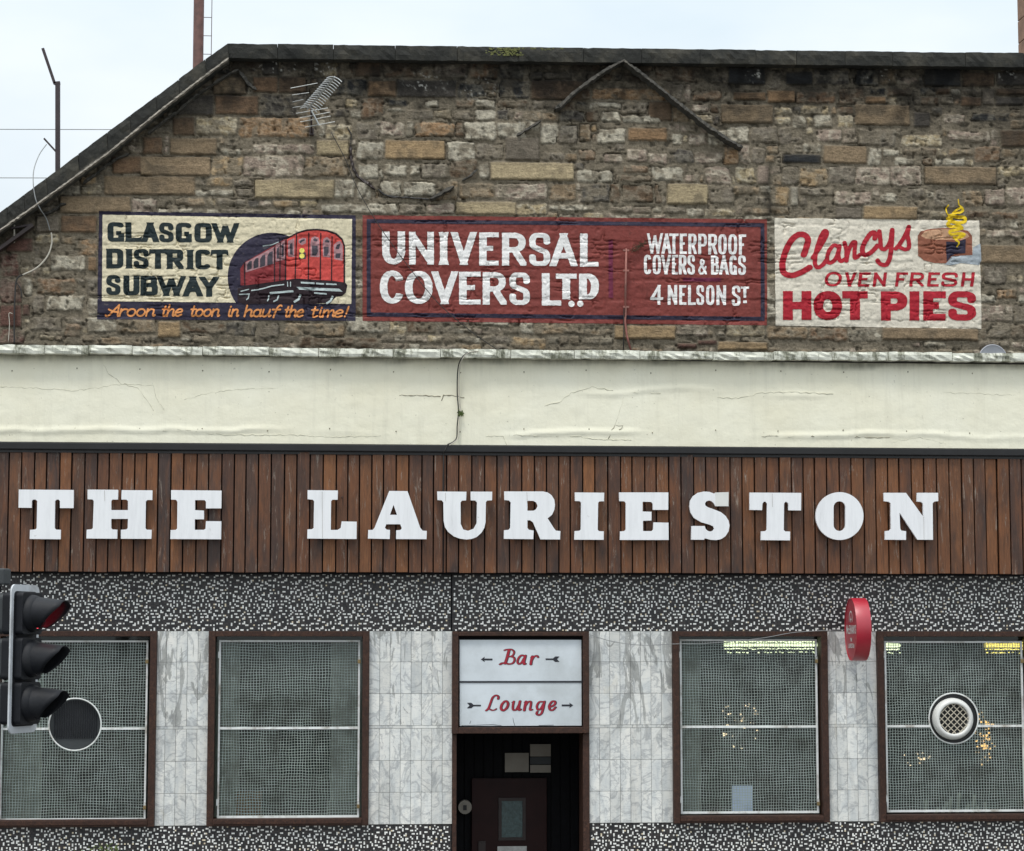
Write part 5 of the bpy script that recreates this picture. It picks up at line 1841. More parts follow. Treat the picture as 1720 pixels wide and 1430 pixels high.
# ---- windows
def window(i, gl, gr, gt, gb, circle=None):
    (x0, x1) = wx[i]
    z0, z1 = Z_SILL, Z_HEAD
    win = MB().box(x0 + .012, x1 - .012, .125, .33, z0 + .001, z0 + .035).build('window', M['frame_dark'], pub)
    fy0, fy1 = -.055, .12
    fw, ft, fb = .062, .050, .068
    fr = MB()
    fr.box(x0 + .001, x0 + fw, fy0, fy1, z0 + .001, z1 - .001).box(x1 - fw, x1 - .001, fy0, fy1, z0 + .001, z1 - .001)
    fr.box(x0 + fw, x1 - fw, fy0 + .002, fy1, z1 - ft, z1 - .0015).box(x0 + fw, x1 - fw, fy0 + .002, fy1, z0 + .0015, z0 + fb)
    fr.build('frame', M['frame'], win, bevel=.004)
    MB().box(x0 + fw, x1 - fw, fy0 - .012, fy0 + .001, z0 + .02, z0 + fb - .008).build('sill', M['frame'], win, bevel=.003)
    # glass
    MB().box(x0 + fw - .01, x1 - fw + .01, .10, .106, z0 + fb - .005, z1 - ft + .005).build('pane', M['glass'], win)
    # hinged mesh guard
    YG = .045
    a, b_ = xc(gl, 1220, YG), xc(gr, 1220, YG)
    t, bo = zc(gt, 860, YG), zc(gb, 860, YG)
    mid = zc(1222, 860, YG)
    gf = MB()
    gw = .017
    gf.box(a, a + gw, YG - .012, YG + .012, bo, t).box(b_ - gw, b_, YG - .012, YG + .012, bo, t)
    gf.box(a + gw, b_ - gw, YG - .011, YG + .011, t - gw, t - .0005).box(a + gw, b_ - gw, YG - .011, YG + .011, bo + .0005, bo + gw * 1.25)
    C = None
    if circle:
        cu_, cv_, cr_ = circle
        C = (xc(cu_, 1220, YG), zc(cv_, 860, YG), cr_ / 179.5)
    def span(p, lo, hi, horiz):
        """wire intervals outside the round opening"""
        if C is None: return [(lo, hi)]
        c0, c1 = (C[1], C[0]) if horiz else (C[0], C[1])
        d = abs(p - c0)
        if d >= C[2]: return [(lo, hi)]
        h = math.sqrt(C[2] ** 2 - d * d)
        r = []
        if c1 - h > lo: r.append((lo, c1 - h))
        if c1 + h < hi: r.append((c1 + h, hi))
        return r
    for (s, e) in span(mid, a + gw, b_ - gw, True): gf.box(s, e, YG - .011, YG + .011, mid - .011, mid + .011)
    gf.build('guard_frame', M['grille'], win)
    wm = MB()
    ph = i * 2.3

    def sag(x, z):
        return (.0040 * math.sin(x * 9.1 + z * 3.7 + ph) + .0026 * math.sin(x * 23 - z * 17 + ph * 2) + .0016 * math.sin(x * 5 + z * 61),
                .0042 * math.sin(z * 8.3 - x * 5.1 + ph * 3) + .0026 * math.sin(z * 21 + x * 19 + ph) + .0016 * math.sin(z * 7 - x * 57))

    def wire(p, s_, e, horiz):
        n = max(1, int((e - s_) / .055))
        V = []
        w_ = .0021
        for q in range(n + 1):
            t_ = s_ + (e - s_) * q / n
            if horiz:
                dx_, dz_ = sag(t_, p)
                for a1, y1_ in ((-w_, YG + .0015), (w_, YG + .0015), (w_, YG + .006), (-w_, YG + .006)): V.append((t_, y1_, p + dz_ + a1))
            else:
                dx_, dz_ = sag(p, t_)
                for a1, y1_ in ((-w_, YG - .004), (w_, YG - .004), (w_, YG + .001), (-w_, YG + .001)): V.append((p + dx_ + a1, y1_, t_))
        F = [(q * 4 + k, q * 4 + (k + 1) % 4, q * 4 + 4 + (k + 1) % 4, q * 4 + 4 + k) for q in range(n) for k in range(4)]
        wm.add(V, F)
    nh = int((t - bo - 2 * gw) / .0252)
    for k in range(1, nh):
        z = bo + gw + (t - bo - 2 * gw) * k / nh + R.uniform(-.0012, .0012)
        for (s_, e) in span(z, a + gw, b_ - gw, True): wire(z, s_, e, True)
    nw = int((b_ - a - 2 * gw) / .0252)
    for k in range(1, nw):
        xx = a + gw + (b_ - a - 2 * gw) * k / nw + R.uniform(-.0012, .0012)
        for (s_, e) in span(xx, bo + gw, t - gw, False): wire(xx, s_, e, False)
    wm.build('wire_mesh', M['wire'], win, kind='stuff')
    if C:
        pts = [(C[0] + C[2] * math.cos(2 * math.pi * k / 48), YG, C[1] + C[2] * math.sin(2 * math.pi * k / 48)) for k in range(49)]
        MB().tube(pts, .0075, 6, False).build('ring', M['grille'], win, smooth=True)
    # padlocks
    for pv, dz in ((1108, 0), (1350, 0)):
        lz = zc(pv, 860, YG - .02)
        o = MB().box(b_ - .022, b_ + .006, YG - .034, YG - .012, lz - .035, lz).build('padlock', M['brass'], win, bevel=.003)
        pts = [(b_ - .008 + .010 * math.cos(t_), YG - .023, lz + .012 + .016 * math.sin(t_)) for t_ in [math.pi * k / 8 for k in range(9)]]
        pts = [(pts[0][0], pts[0][1], lz)] + pts + [(pts[-1][0], pts[-1][1], lz)]
        MB().tube(pts, .003, 6).build('shackle', M['alu'], win)
    for pv in (1100, 1345):
        lz = zc(pv, 860, YG)
        MB().box(a - .008, a + .004, YG - .02, YG - .012, lz - .03, lz + .03).build('hinge', M['grille'], win)
    return win, C, YG


w1, C1, YG = window(0, 2, 247, 1076, 1374, (126, 1215, 42.5))
w2, _, _ = window(1, 366.5, 604, 1075.5, 1371.5)
w3, _, _ = window(2, 1142.5, 1373.5, 1074, 1369)
w4, C4, _ = window(3, 1487, 1719.5, 1077, 1368.5, (1602, 1209, 42.5))
# blanked-off round opening behind the first guard: a shut louvre plate
r = C1[2] - .004
disc = [(C1[0] + r * math.cos(2 * math.pi * k / 40), C1[1] + r * math.sin(2 * math.pi * k / 40)) for k in range(40)]
MB().prism([disc], .088, .094).build('extractor_plate', M['tl_grey'], w1)
mb = MB()
for k in range(-9, 10):
    xx = C1[0] + k * .021
    h = math.sqrt(max(0, (r * .93) ** 2 - (xx - C1[0]) ** 2))
    if h > .02: mb.box(xx - .006, xx + .006, .078, .0875, max(C1[1] - h, C1[1] - r * .55), C1[1] + h)
mb.build('louvre_fin', M['fanmesh'], w1) if False else mb.build('louvre_fins', M['tl_black'], w1)
# extractor fan in the fourth window
fx, fz = xc(1602, 1220, .02), zc(1209, 860, .02)
r = C4[2] - .006
disc = [(C4[0] + r * math.cos(2 * math.pi * k / 48), C4[1] + r * math.sin(2 * math.pi * k / 48)) for k in range(48)]
MB().prism([disc], .060, .094).build('fan_plate', M['blackplastic'], w4)
fx = xc(1603, 1220, -.02); fz = zc(1210, 860, -.02)
V = []; F = []
prof = [(.192, .060), (.196, .03), (.188, -.005), (.172, -.028), (.152, -.034), (.143, -.028), (.140, -.01), (.140, .05)]
n = 48
for pr, py in prof:
    for k in range(n):
        t = 2 * math.pi * k / n
        V.append((fx + pr * math.cos(t), py, fz + pr * math.sin(t)))
for i in range(len(prof) - 1):
    for k in range(n):
        F.append((i * n + k, i * n + (k + 1) % n, (i + 1) * n + (k + 1) % n, (i + 1) * n + k))
mb = MB(); mb.v = V; mb.f = F
mb.build('fan_ring', M['whiteplastic'], w4, smooth=True)
mb = MB()
for sgn in (-1, 1):
    for k in range(-3, 4):
        off = k * .042
        h = math.sqrt(.139 ** 2 - off ** 2)
        c = Vector((fx, -.012 + (.004 if sgn > 0 else 0), fz))
        d = Vector((math.sin(math.pi / 4) * sgn, 0, math.cos(math.pi / 4)))
        nrm = Vector((d.z, 0, -d.x))
        mb.bar(c + nrm * off - d * h, c + nrm * off + d * h, .0075, .004)
mb.build('fan_lattice', M['fanmesh'], w4)
mb = MB().prism([[(fx + .138 * math.cos(2 * math.pi * k / 24), fz + .138 * math.sin(2 * math.pi * k / 24)) for k in range(24)]], .03, .05)
mb.build('fan_throat', M['blackplastic'], w4)

# ---- curtains, papers, lamps inside
def curtain(u0, u1, Y, label, v0=1078, v1=1372, amp=.02):
    x0, x1 = xc(u0, 1220, Y), xc(u1, 1220, Y)
    z0, z1 = zc(v1, 860, Y), zc(v0, 860, Y)
    n = max(8, int((x1 - x0) / .012))
    V = []; F = []
    for i in range(n + 1):
        x = x0 + (x1 - x0) * i / n
        y = Y + amp * math.sin(i * 0.9 + 0.4 * math.sin(i * .33))
        V += [(x, y, z0), (x, y, z1)]
    for i in range(n): F.append((2 * i, 2 * i + 2, 2 * i + 3, 2 * i + 1))
    mb = MB(); mb.v = V; mb.f = F
    o = mb.build('curtain', M['curtain'], None, smooth=True)
    return tag(o, label, 'curtain', 'net curtains inside the pub windows')


curtain(345, 402, .20, 'pale net curtain at the left side of the guarded window left of the door')
curtain(556, 612, .20, 'pale net curtain at the right side of the guarded window left of the door')
curtain(1134, 1176, .20, 'pale net curtain inside the left edge of the guarded window right of the door')
curtain(-20, 72, .20, 'wide pale net curtain behind the window with the round blanked opening')

t = MB().box(xc(1230, 1340, .092), xc(1264.5, 1340, .092), .0915, .0945, zc(1366.5, 1247, .09), zc(1320, 1247, .09)).build('paper_notice', M['paper'])
tag(t, 'pale blue paper notice standing at the foot of the window right of the door', 'notice')
bxm = MB().box(xc(396, 1340, .25), xc(440, 1340, .25), .14, .32, zc(1372, 418, .25), zc(1330, 418, .25))
t = bxm.build('cardboard_box', M['card'], bevel=.004)
tag(t, 'brown cardboard box on the sill inside the window left of the door', 'box')
t = MB().box(xc(548, 1360, .2), xc(598, 1360, .2), .16, .24, zc(1372, 575, .2), zc(1345, 575, .2)).build('folded_papers', M['paper2'], bevel=.004)
tag(t, 'beige bundle of papers, right end of the sill in the window left of the door', 'papers')
mb = MB()
for k in range(9):
    u = 1555 + k * 13
    mb.bar(P(u, 1372, .16), P(u + R.uniform(-6, 10), 1372 - R.uniform(14, 42), .17), .03, .012)
t = mb.build('leaning_menu_cards', M['curtain'])
tag(t, 'row of pale cards leaning on the sill inside the window with the white fan', 'cards')


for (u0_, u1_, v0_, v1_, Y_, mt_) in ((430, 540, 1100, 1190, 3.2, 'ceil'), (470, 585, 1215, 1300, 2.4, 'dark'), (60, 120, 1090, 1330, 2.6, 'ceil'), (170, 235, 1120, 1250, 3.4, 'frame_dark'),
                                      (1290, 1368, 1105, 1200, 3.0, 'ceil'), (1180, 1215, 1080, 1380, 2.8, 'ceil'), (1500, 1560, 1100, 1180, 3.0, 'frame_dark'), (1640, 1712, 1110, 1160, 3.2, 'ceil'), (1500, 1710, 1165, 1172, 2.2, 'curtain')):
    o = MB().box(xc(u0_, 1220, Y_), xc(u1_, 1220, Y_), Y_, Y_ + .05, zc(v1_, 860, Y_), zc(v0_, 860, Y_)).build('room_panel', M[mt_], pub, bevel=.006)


def ceiling_light(u0, u1, v, Y, mat, label):
    x0, x1 = xc(u0, v, Y), xc(u1, v, Y)
    z = zc(v, (u0 + u1) / 2, Y)
    root = empty('ceiling_light', (0, 0, 0), label=label, cat='light', group='lit ceiling lights in the pub')
    MB().box(x0 - .02, x1 + .02, Y - .02, Y + .16, z + .05, max(z + .09, zc_)).build('housing', M['ceil'], root)
    mb = MB()
    n = int((x1 - x0) / .021)
    rr = random.Random(int(u0))
    for i in range(n):
        for j in range(4):
            if j == 3 and rr.random() < .5: continue
            s = rr.uniform(.008, .0105) * (1.2 if j == 1 else .75)
            mb.sphere((x0 + (i + .5 + (j % 2) * .5) * .021 + rr.uniform(-.004, .004), Y + rr.uniform(-.01, .01), z + .045 - j * .034 + rr.uniform(-.004, .004)), s, 6, 4, 1.7, 1, .9)
    mb.build('prismatic_diffuser', M[mat], root)
    MB().box(x0, x1, Y + .02, Y + .05, z - .005, z + .035).build('tube', M[mat + '_soft'], root)
    return root


ceiling_light(1216, 1374, 1086, .45, 'lamp_tube', 'pale lit prismatic tube light at the top of the window right of the door')
ceiling_light(1478, 1512, 1087, .45, 'lamp_tube', 'pale end of a tube light, top left of the window with the white fan')
ceiling_light(1655, 1722, 1087, .45, 'lamp_amber', 'amber lit light at the top right of the window with the white fan')


def bulbs(uc, vc, Y, n, su, sv, mat, label, name, shape):
    root = empty(name, (0, 0, 0), label=label, cat='light')
    c = P(uc, vc, Y)
    MB().tube([c, (c.x, Y, zc_)], .006, 6).build('stem', M['alu'], root)
    st_ = MB(); bl = MB()
    rr = random.Random(int(uc))
    for k in range(n):
        a = rr.uniform(0, 2 * math.pi); q = math.sqrt(rr.random())
        d = Vector((math.cos(a) * q * su, rr.uniform(-.08, .08), math.sin(a) * q * sv))
        e = c + d
        if shape == 'star': st_.tube([c, e], .002, 4)
        bl.sphere(e, rr.uniform(.004, .010) * (1.5 if q < .35 else 1), 6, 4, rr.uniform(.7, 1.8), 1, rr.uniform(.6, 1.3))
    if st_.v: st_.build('arms', M['alu'], root)
    bl.build('bulbs', M[mat], root)


bulbs(1246, 1216, .7, 34, .20, .26, 'lamp_warm', 'starburst lamp with scattered warm bulbs seen through the window right of the door', 'starburst_lamp', 'star')
bulbs(1654, 1243, .7, 60, .09, .27, 'lamp_orange', 'amber string of bulbs hanging behind the window with the white fan', 'hanging_lamp', 'col')
bulbs(1540, 1275, .7, 12, .14, .07, 'lamp_warm', 'small faint cluster of bulbs low behind the window with the white fan', 'table_lamp', 'star')

# ---- doorway
YD = 0.95
dzt = Z_DSIGN
mb = MB().box(dx0 + .001, dx0 + .040, -.03, .32, 0, dzt - .001)
mb.build('door_jamb', M['frame'], pub, bevel=.003)
MB().box(dx1 - .062, dx1 - .001, -.03, .32, 0, dzt - .001).build('door_jamb', M['frame'], pub, bevel=.003)
# boarded lobby
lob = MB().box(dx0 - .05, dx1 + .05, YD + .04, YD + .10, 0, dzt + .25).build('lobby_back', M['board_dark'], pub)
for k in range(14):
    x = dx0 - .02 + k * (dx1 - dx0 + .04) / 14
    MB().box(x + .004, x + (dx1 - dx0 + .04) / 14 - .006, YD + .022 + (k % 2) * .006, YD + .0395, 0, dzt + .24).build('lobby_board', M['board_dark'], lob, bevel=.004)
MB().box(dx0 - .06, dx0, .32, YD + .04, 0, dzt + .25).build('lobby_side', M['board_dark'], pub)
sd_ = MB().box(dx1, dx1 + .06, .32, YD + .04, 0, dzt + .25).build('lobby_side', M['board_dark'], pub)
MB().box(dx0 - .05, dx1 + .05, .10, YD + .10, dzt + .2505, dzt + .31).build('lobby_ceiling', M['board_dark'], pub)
struct('lobby_floor', MB().box(dx0, dx1, .1, YD, 0, .02), M['paving'])
lx0, lx1 = xc(792, 1350, YD), xc(918, 1350, YD)
ltop = zc(1307, 855, YD)
dl = MB().box(lx0, lx1, YD - .035, YD + .02, .02, ltop).build('door', M['door'], pub, bevel=.005)
gx0, gx1 = xc(842, 1370, YD), xc(877, 1370, YD)
gz0, gz1 = zc(1406, 860, YD), zc(1345, 860, YD)
mb = MB().box(gx0 - .03, gx0, YD - .05, YD - .034, gz0 - .03, gz1 + .03).box(gx1, gx1 + .03, YD - .05, YD - .034, gz0 - .03, gz1 + .03)
mb.box(gx0, gx1, YD - .049, YD - .034, gz1, gz1 + .029).box(gx0, gx1, YD - .049, YD - .034, gz0 - .029, gz0)
mb.build('glazing_bead', M['frame_dark'], dl)
MB().box(gx0, gx1, YD - .040, YD - .034, gz0, gz1).build('glass_light', M['doorglass'], dl)
MB().box(xc(835, 1425, YD), xc(884, 1425, YD), YD - .045, YD - .035, zc(1436, 860, YD), zc(1421, 860, YD)).build('letter_plate', M['alu'], dl)
MB().box(xc(803, 1425, YD), xc(815, 1425, YD), YD - .06, YD - .035, zc(1460, 860, YD), zc(1412, 860, YD)).build('push_plate', M['frame_dark'], dl)
t = MB().box(xc(848, 1280, YD), xc(888, 1280, YD), YD - .012, YD + .005, zc(1297, 868, YD), zc(1265, 868, YD)).build('notice_board', M['paper2'])
tag(t, 'beige rectangular notice fixed above the dark door', 'notice')
nt_ = empty('grey_notice', label='grey paper notice with three lines of panels, right of the beige notice above the door', cat='notice')
for a, b_ in ((1250, 1271), (1272, 1284), (1285, 1298)):
    MB().box(xc(890.5, 1280, YD), xc(925, 1280, YD), YD - .012, YD + .005, zc(b_, 905, YD) + .001, zc(a, 905, YD) - .001).build('sheet', M['tl_grey'] if a == 1272 else M['paper2'], nt_)
cx, cz = xc(781, 1356, YD - .1), zc(1356, 781, YD - .1)
t = empty('round_wall_plate', label='small round metal plate on the dark lobby boards left of the door', cat='plate')
MB().prism([[(cx + .066 * math.cos(2 * math.pi * k / 24), cz + .066 * math.sin(2 * math.pi * k / 24)) for k in range(24)]], YD - .11, YD + .02).build('plate', M['paper2'], t, bevel=.003)
MB().box(cx - .018, cx + .016, YD - .118, YD - .11, cz - .028, cz + .020).build('emblem', M['blackplastic'], t)

# ================================================================== LIGHT BOX SIGN
ls = empty('bar_and_lounge_sign', label='white framed sign over the door reading Bar and Lounge with arrows', cat='sign')
YS = -.085
sx0, sx1 = xc(759.5, 1140, YS), xc(989.8, 1140, YS)
sz0, sz1 = zc(1232.5, 860, YS), zc(1061, 860, YS)
mb = MB()
fw = .058
mb.box(sx0, sx0 + fw, YS, .12, sz0, sz1).box(sx1 - fw, sx1, YS, .12, sz0, sz1).box(sx0 + fw, sx1 - fw, YS + .002, .12, sz1 - fw * .72, sz1 - .001).box(sx0 + fw, sx1 - fw, YS + .002, .12, sz0 + .001, sz0 + fw)
mb.build('frame', M['frame'], ls, bevel=.005)
YP = -.045
px0, px1 = sx0 + fw + .001, sx1 - fw - .001
zm = zc(1145.5, 872, YP)
zt2 = zc(1075, 872, YP)
MB().box(px0, px1, -.02, .1, sz0 + .06, sz1 - .05).build('box', M['board_dark'], ls)
MB().box(px0 + .012, px1 - .010, YP, -.021, zm + .008, zt2).build('bar_panel', M['panel'], ls, label='upper white panel reading Bar')
MB().box(px0 + .014, px1 - .010, YP, -.021, sz0 + fw + .012, zm - .008).build('lounge_panel', M['panel'], ls, label='lower white panel reading Lounge')
MB().box(px0, px1, YP - .006, -.021, zm - .0075, zm + .0075).build('divider', M['sign_dark'], ls)


def zs(pts):
    return [(760 + x / 7.478, 1070 + y / 7.478) for x, y in pts]


for q in ([(865, 1219.5), (862.5, 1212), (861.5, 1206)], [(789, 1216), (791, 1211)], [(775, 1219), (800, 1218.2), (826, 1217.2), (842, 1218.8)], [(905, 1218.6), (930, 1218)]):
    MB().tube([P(a_, b2_, YP - .001) for a_, b2_ in q], .0018, 4).build('crack', M['sign_dark'], ls)


def arrow(tipx, tailx, y, notch):
    f = Field(min(zs([(tipx, y)])[0][0], zs([(tailx, y)])[0][0]) - 3, 1070 + (y - 50) / 7.478, max(zs([(tipx, y)])[0][0], zs([(tailx, y)])[0][0]) + 3, 1070 + (y + 50) / 7.478, .35)
    s = 1 if tailx > tipx else -1
    if not notch:
        f.poly(zs([(tipx, y), (tipx + s * 52, y - 34), (tipx + s * 44, y - 11), (tailx, y - 10), (tailx, y + 12), (tipx + s * 44, y + 12), (tipx + s * 52, y + 34)]))
    else:
        f.poly(zs([(tipx, y - 9), (tipx + s * 92, y - 9), (tipx + s * 120, y - 34), (tailx, y - 34), (tailx - s * 32, y), (tailx, y + 34), (tipx + s * 120, y + 34), (tipx + s * 92, y + 10), (tipx, y + 10)]))
    f.mesh('arrow', 'sign_dark', ls, YP, None, .0022)


arrow(355, 503, 283, False)
arrow(1170, 1345, 280, True)
arrow(357, 182, 862, True)
arrow(1518, 1372, 860, False)


def zl(pts): return crom(zs(pts), 6)


BARS = [([(655, 168), (685, 160), (740, 158), (775, 185), (765, 225), (735, 245), (695, 250)], 3.6), ([(735, 245), (775, 262), (778, 305), (750, 335), (700, 340), (655, 325), (600, 345)], 4.0), ([(712, 165), (690, 250), (664, 335)], 5.2), ([(590, 345), (620, 326), (660, 330)], 2.2)]
BAR_A = [([(905, 240), (870, 232), (835, 262), (818, 310), (835, 340), (868, 325), (900, 270)], 4.2), ([(918, 236), (902, 300), (900, 340), (915, 338)], 5.0)]
BAR_R = [([(1005, 245), (992, 300), (985, 345)], 5.0), ([(985, 262), (1005, 244)], 2.4), ([(1000, 290), (1025, 250), (1062, 238), (1076, 255)], 4.0)]
LOU = [[([(575, 780), (578, 750), (545, 735), (505, 765), (480, 830), (455, 895), (425, 925)], 4.2), ([(425, 925), (460, 908), (500, 922), (530, 918), (550, 905)], 3.2)],
       [([(655, 812), (622, 850), (612, 900), (640, 925), (685, 890), (700, 840), (680, 808), (655, 812)], 4.8)],
       [([(772, 812), (760, 870), (765, 915), (800, 915), (832, 860)], 4.2), ([(850, 808), (835, 880), (838, 918), (856, 912)], 4.8), ([(750, 825), (775, 810)], 2.2)],
       [([(925, 812), (912, 870), (903, 925)], 4.8), ([(905, 825), (928, 812)], 2.2), ([(918, 865), (950, 820), (985, 815), (985, 860), (975, 915), (1000, 915)], 4.2)],
       [([(1135, 815), (1090, 820), (1062, 870), (1075, 915), (1110, 900), (1145, 840)], 4.2), ([(1158, 812), (1140, 900), (1120, 960), (1085, 982), (1058, 965), (1068, 940)], 4.4)],
       [([(1215, 880), (1255, 870), (1292, 840), (1285, 810), (1250, 815), (1218, 865), (1225, 912), (1260, 920), (1295, 885)], 4.4)]]
for word, sets in (('bar', [BARS, BAR_A, BAR_R]), ('lounge', LOU)):
    for strokes in sets:
        allp = [q for s_, _ in strokes for q in zs(s_)]
        bx = (min(q[0] for q in allp) - 5, min(q[1] for q in allp) - 5, max(q[0] for q in allp) + 5, max(q[1] for q in allp) + 5)
        f = Field(*bx, .35)
        for s_, t in strokes: f.stroke(zl(s_), t + .5, (t + .5) * .62, taper=(1, 1))
        lo_ = f.mesh('letter', 'sign_dark', ls, YP, None, .002)
        g_ = Field(*bx, .35)
        for s_, t in strokes:
            if t > 3: g_.stroke([(u - .55, v) for u, v in zl(s_)], t - 1.1, (t - 1.1) * .62, taper=(1, 1))
        g_.mesh('letter_face', 'sign_red', lo_, YP, None, .0032)

# ================================================================== NAME SIGN
ns = empty('pub_name_sign', label='large raised white slab serif letters reading THE LAURIESTON on the timber boards', cat='sign')
LET = [
    ('T', (20, 800, 4.526), [[(52, 102), (470, 105), (468, 243), (365, 243), (365, 190), (355, 178), (340, 178), (328, 190), (325, 395), (335, 406), (372, 408), (370, 480), (135, 478), (137, 408), (178, 405), (188, 395), (192, 190), (180, 178), (160, 178), (152, 190), (150, 241), (50, 240)]]),
    ('H', (20, 800, 4.526), [[(575, 102), (808, 104), (806, 178), (765, 178), (755, 188), (755, 258), (882, 258), (882, 190), (870, 178), (832, 178), (834, 106), (1068, 108), (1067, 182), (1030, 181), (1018, 192), (1015, 395), (1025, 407), (1062, 408), (1060, 477), (828, 476), (828, 408), (870, 405), (880, 395), (882, 325), (755, 325), (755, 395), (765, 405), (802, 407), (800, 476), (566, 474), (568, 407), (605, 404), (615, 395), (622, 190), (612, 177), (575, 176)]]),
    ('E', (20, 800, 4.526), [[(1210, 106), (1594, 110), (1592, 245), (1475, 245), (1475, 195), (1465, 182), (1392, 182), (1392, 258), (1460, 262), (1460, 328), (1390, 328), (1390, 408), (1460, 408), (1472, 398), (1475, 342), (1592, 343), (1590, 480), (1204, 478), (1206, 410), (1245, 408), (1256, 398), (1258, 195), (1248, 180), (1210, 178)]]),
    ('L', (500, 800, 3.739), [[(62, 88), (253, 90), (251, 148), (218, 148), (210, 158), (208, 338), (250, 338), (270, 325), (276, 284), (371, 286), (370, 395), (60, 392), (61, 335), (90, 333), (100, 325), (103, 158), (95, 148), (62, 145)]]),
    ('A', (500, 800, 3.739), [[(575, 93), (690, 94), (770, 325), (785, 342), (811, 344), (809, 396), (618, 395), (619, 340), (645, 338), (654, 328), (645, 302), (557, 302), (548, 325), (560, 336), (580, 338), (578, 395), (441, 392), (443, 338), (470, 338), (482, 325)], [(602, 180), (624, 243), (580, 243)]]),
    ('U', (500, 800, 3.739), [[(876, 96), (1060, 98), (1058, 152), (1032, 154), (1023, 165), (1024, 300), (1040, 335), (1070, 343), (1105, 330), (1124, 295), (1126, 165), (1115, 153), (1087, 152), (1086, 97), (1222, 98), (1221, 152), (1190, 153), (1182, 165), (1180, 290), (1172, 325), (1155, 355), (1125, 382), (1095, 394), (1060, 398), (1020, 393), (980, 378), (945, 350), (925, 320), (917, 280), (915, 165), (905, 152), (878, 150)]]),
    ('R', (500, 800, 3.739), [[(1297, 96), (1540, 96), (1570, 102), (1595, 120), (1612, 148), (1616, 180), (1612, 212), (1597, 243), (1570, 265), (1610, 328), (1622, 342), (1650, 345), (1648, 398), (1525, 397), (1478, 290), (1460, 277), (1443, 277), (1443, 325), (1453, 337), (1482, 342), (1480, 396), (1295, 394), (1296, 340), (1325, 337), (1335, 325), (1338, 165), (1328, 153), (1298, 150)], [(1443, 155), (1480, 155), (1498, 165), (1507, 187), (1498, 208), (1480, 217), (1443, 217)]]),
    ('I', (940, 800, 4.095), [[(105, 112), (307, 114), (305, 173), (275, 173), (265, 183), (262, 368), (270, 378), (304, 380), (303, 438), (101, 437), (103, 378), (138, 375), (146, 366), (148, 183), (138, 172), (106, 171)]]),
    ('E', (940, 800, 4.095), [[(409, 112), (748, 112), (747, 232), (642, 232), (640, 190), (630, 177), (571, 176), (571, 243), (632, 245), (632, 305), (573, 307), (574, 378), (632, 378), (644, 368), (645, 318), (749, 320), (750, 439), (415, 439), (416, 380), (445, 378), (455, 368), (455, 185), (445, 173), (411, 172)]]),
    ('S', (940, 800, 4.095), [[(1070, 113), (1163, 110), (1162, 208), (1073, 207), (1062, 188), (1048, 174), (1030, 167), (1010, 173), (1000, 186), (1003, 202), (1018, 213), (1060, 228), (1110, 248), (1143, 275), (1162, 305), (1169, 340), (1162, 380), (1140, 414), (1112, 433), (1080, 440), (1040, 438), (997, 427), (995, 438), (905, 437), (907, 343), (998, 343), (1004, 362), (1018, 376), (1036, 381), (1054, 375), (1063, 360), (1057, 345), (1030, 333), (975, 317), (925, 288), (900, 250), (893, 210), (898, 170), (918, 138), (950, 115), (990, 106), (1030, 108), (1068, 122)]]),
    ('T', (940, 800, 4.095), [[(1307, 113), (1662, 115), (1661, 236), (1574, 235), (1573, 190), (1562, 177), (1552, 177), (1544, 190), (1542, 370), (1552, 380), (1586, 381), (1585, 442), (1384, 440), (1385, 380), (1415, 378), (1425, 370), (1427, 190), (1418, 176), (1405, 176), (1395, 190), (1393, 234), (1307, 232)]]),
    ('O', (1340, 800, 6.143), [[(432 + 247 * math.cos(k * math.pi / 24), 412 + 247 * math.sin(k * math.pi / 24)) for k in range(48)], [(431 + 61 * math.cos(k * math.pi / 10), 320 + 61 * math.sin(k * math.pi / 10)) for k in range(10, 21)] + [(431 + 61 * math.cos(k * math.pi / 10), 505 + 61 * math.sin(k * math.pi / 10)) for k in range(0, 11)]]),
    ('N', (1340, 800, 6.143), [[(887, 172), (1117, 172), (1296, 422), (1292, 285), (1275, 266), (1230, 262), (1231, 172), (1449, 172), (1450, 258), (1410, 262), (1392, 280), (1396, 657), (1235, 656), (1050, 375), (1058, 545), (1070, 562), (1118, 568), (1117, 658), (900, 656), (900, 567), (945, 562), (962, 545), (958, 280), (940, 265), (890, 258)]]),
]
YL = YF - 0.075
for ch, (ou, ov, sc), loops in LET:
    lp = [px_loop([(ou + x / sc, ov + y / sc) for x, y in q], YL) for q in loops]
    mb = MB().prism(lp, YL, YL + 0.030)
    o = mb.build('letter', M['letter'], ns)
    xs_ = [p[0] for p in lp[0]]; zs_ = [p[1] for p in lp[0]]
    # stand-off studs
    st2 = MB()
    for fx_ in (.3, .7):
        cxx = min(xs_) + (max(xs_) - min(xs_)) * fx_
        st2.tube([(cxx, YL + .030, max(zs_) - .06), (cxx, YF + .01, max(zs_) - .06)], .006, 6)
    st2.build('stud', M['post'], o)

lets = [o for o in bpy.data.objects if o.parent == ns]
for li_, u_, va, vb in ((3, 541.2, 826, 904), (5, 748, 828, 842), (12, 1551.5, 868, 906), (1, 175.5, 824, 842), (6, 885, 827, 846), (10, 1297, 830, 852)):
    a_, b2_ = P(u_, va, YL - .0005), P(u_ + .6, vb, YL - .0005)
    MB().bar(a_, b2_, .0022, .0018).build('seam', M['paper2'], lets[li_])
q_ = px_loop([(940 + x_ / 4.095, 800 + y_ / 4.095) for x_, y_ in ((1068, 113), (1162, 111), (1161, 207), (1074, 206))], YL)
MB().prism([q_], YL - .003, YL - .0002).build('patch', M['whiteplastic'], lets[9])

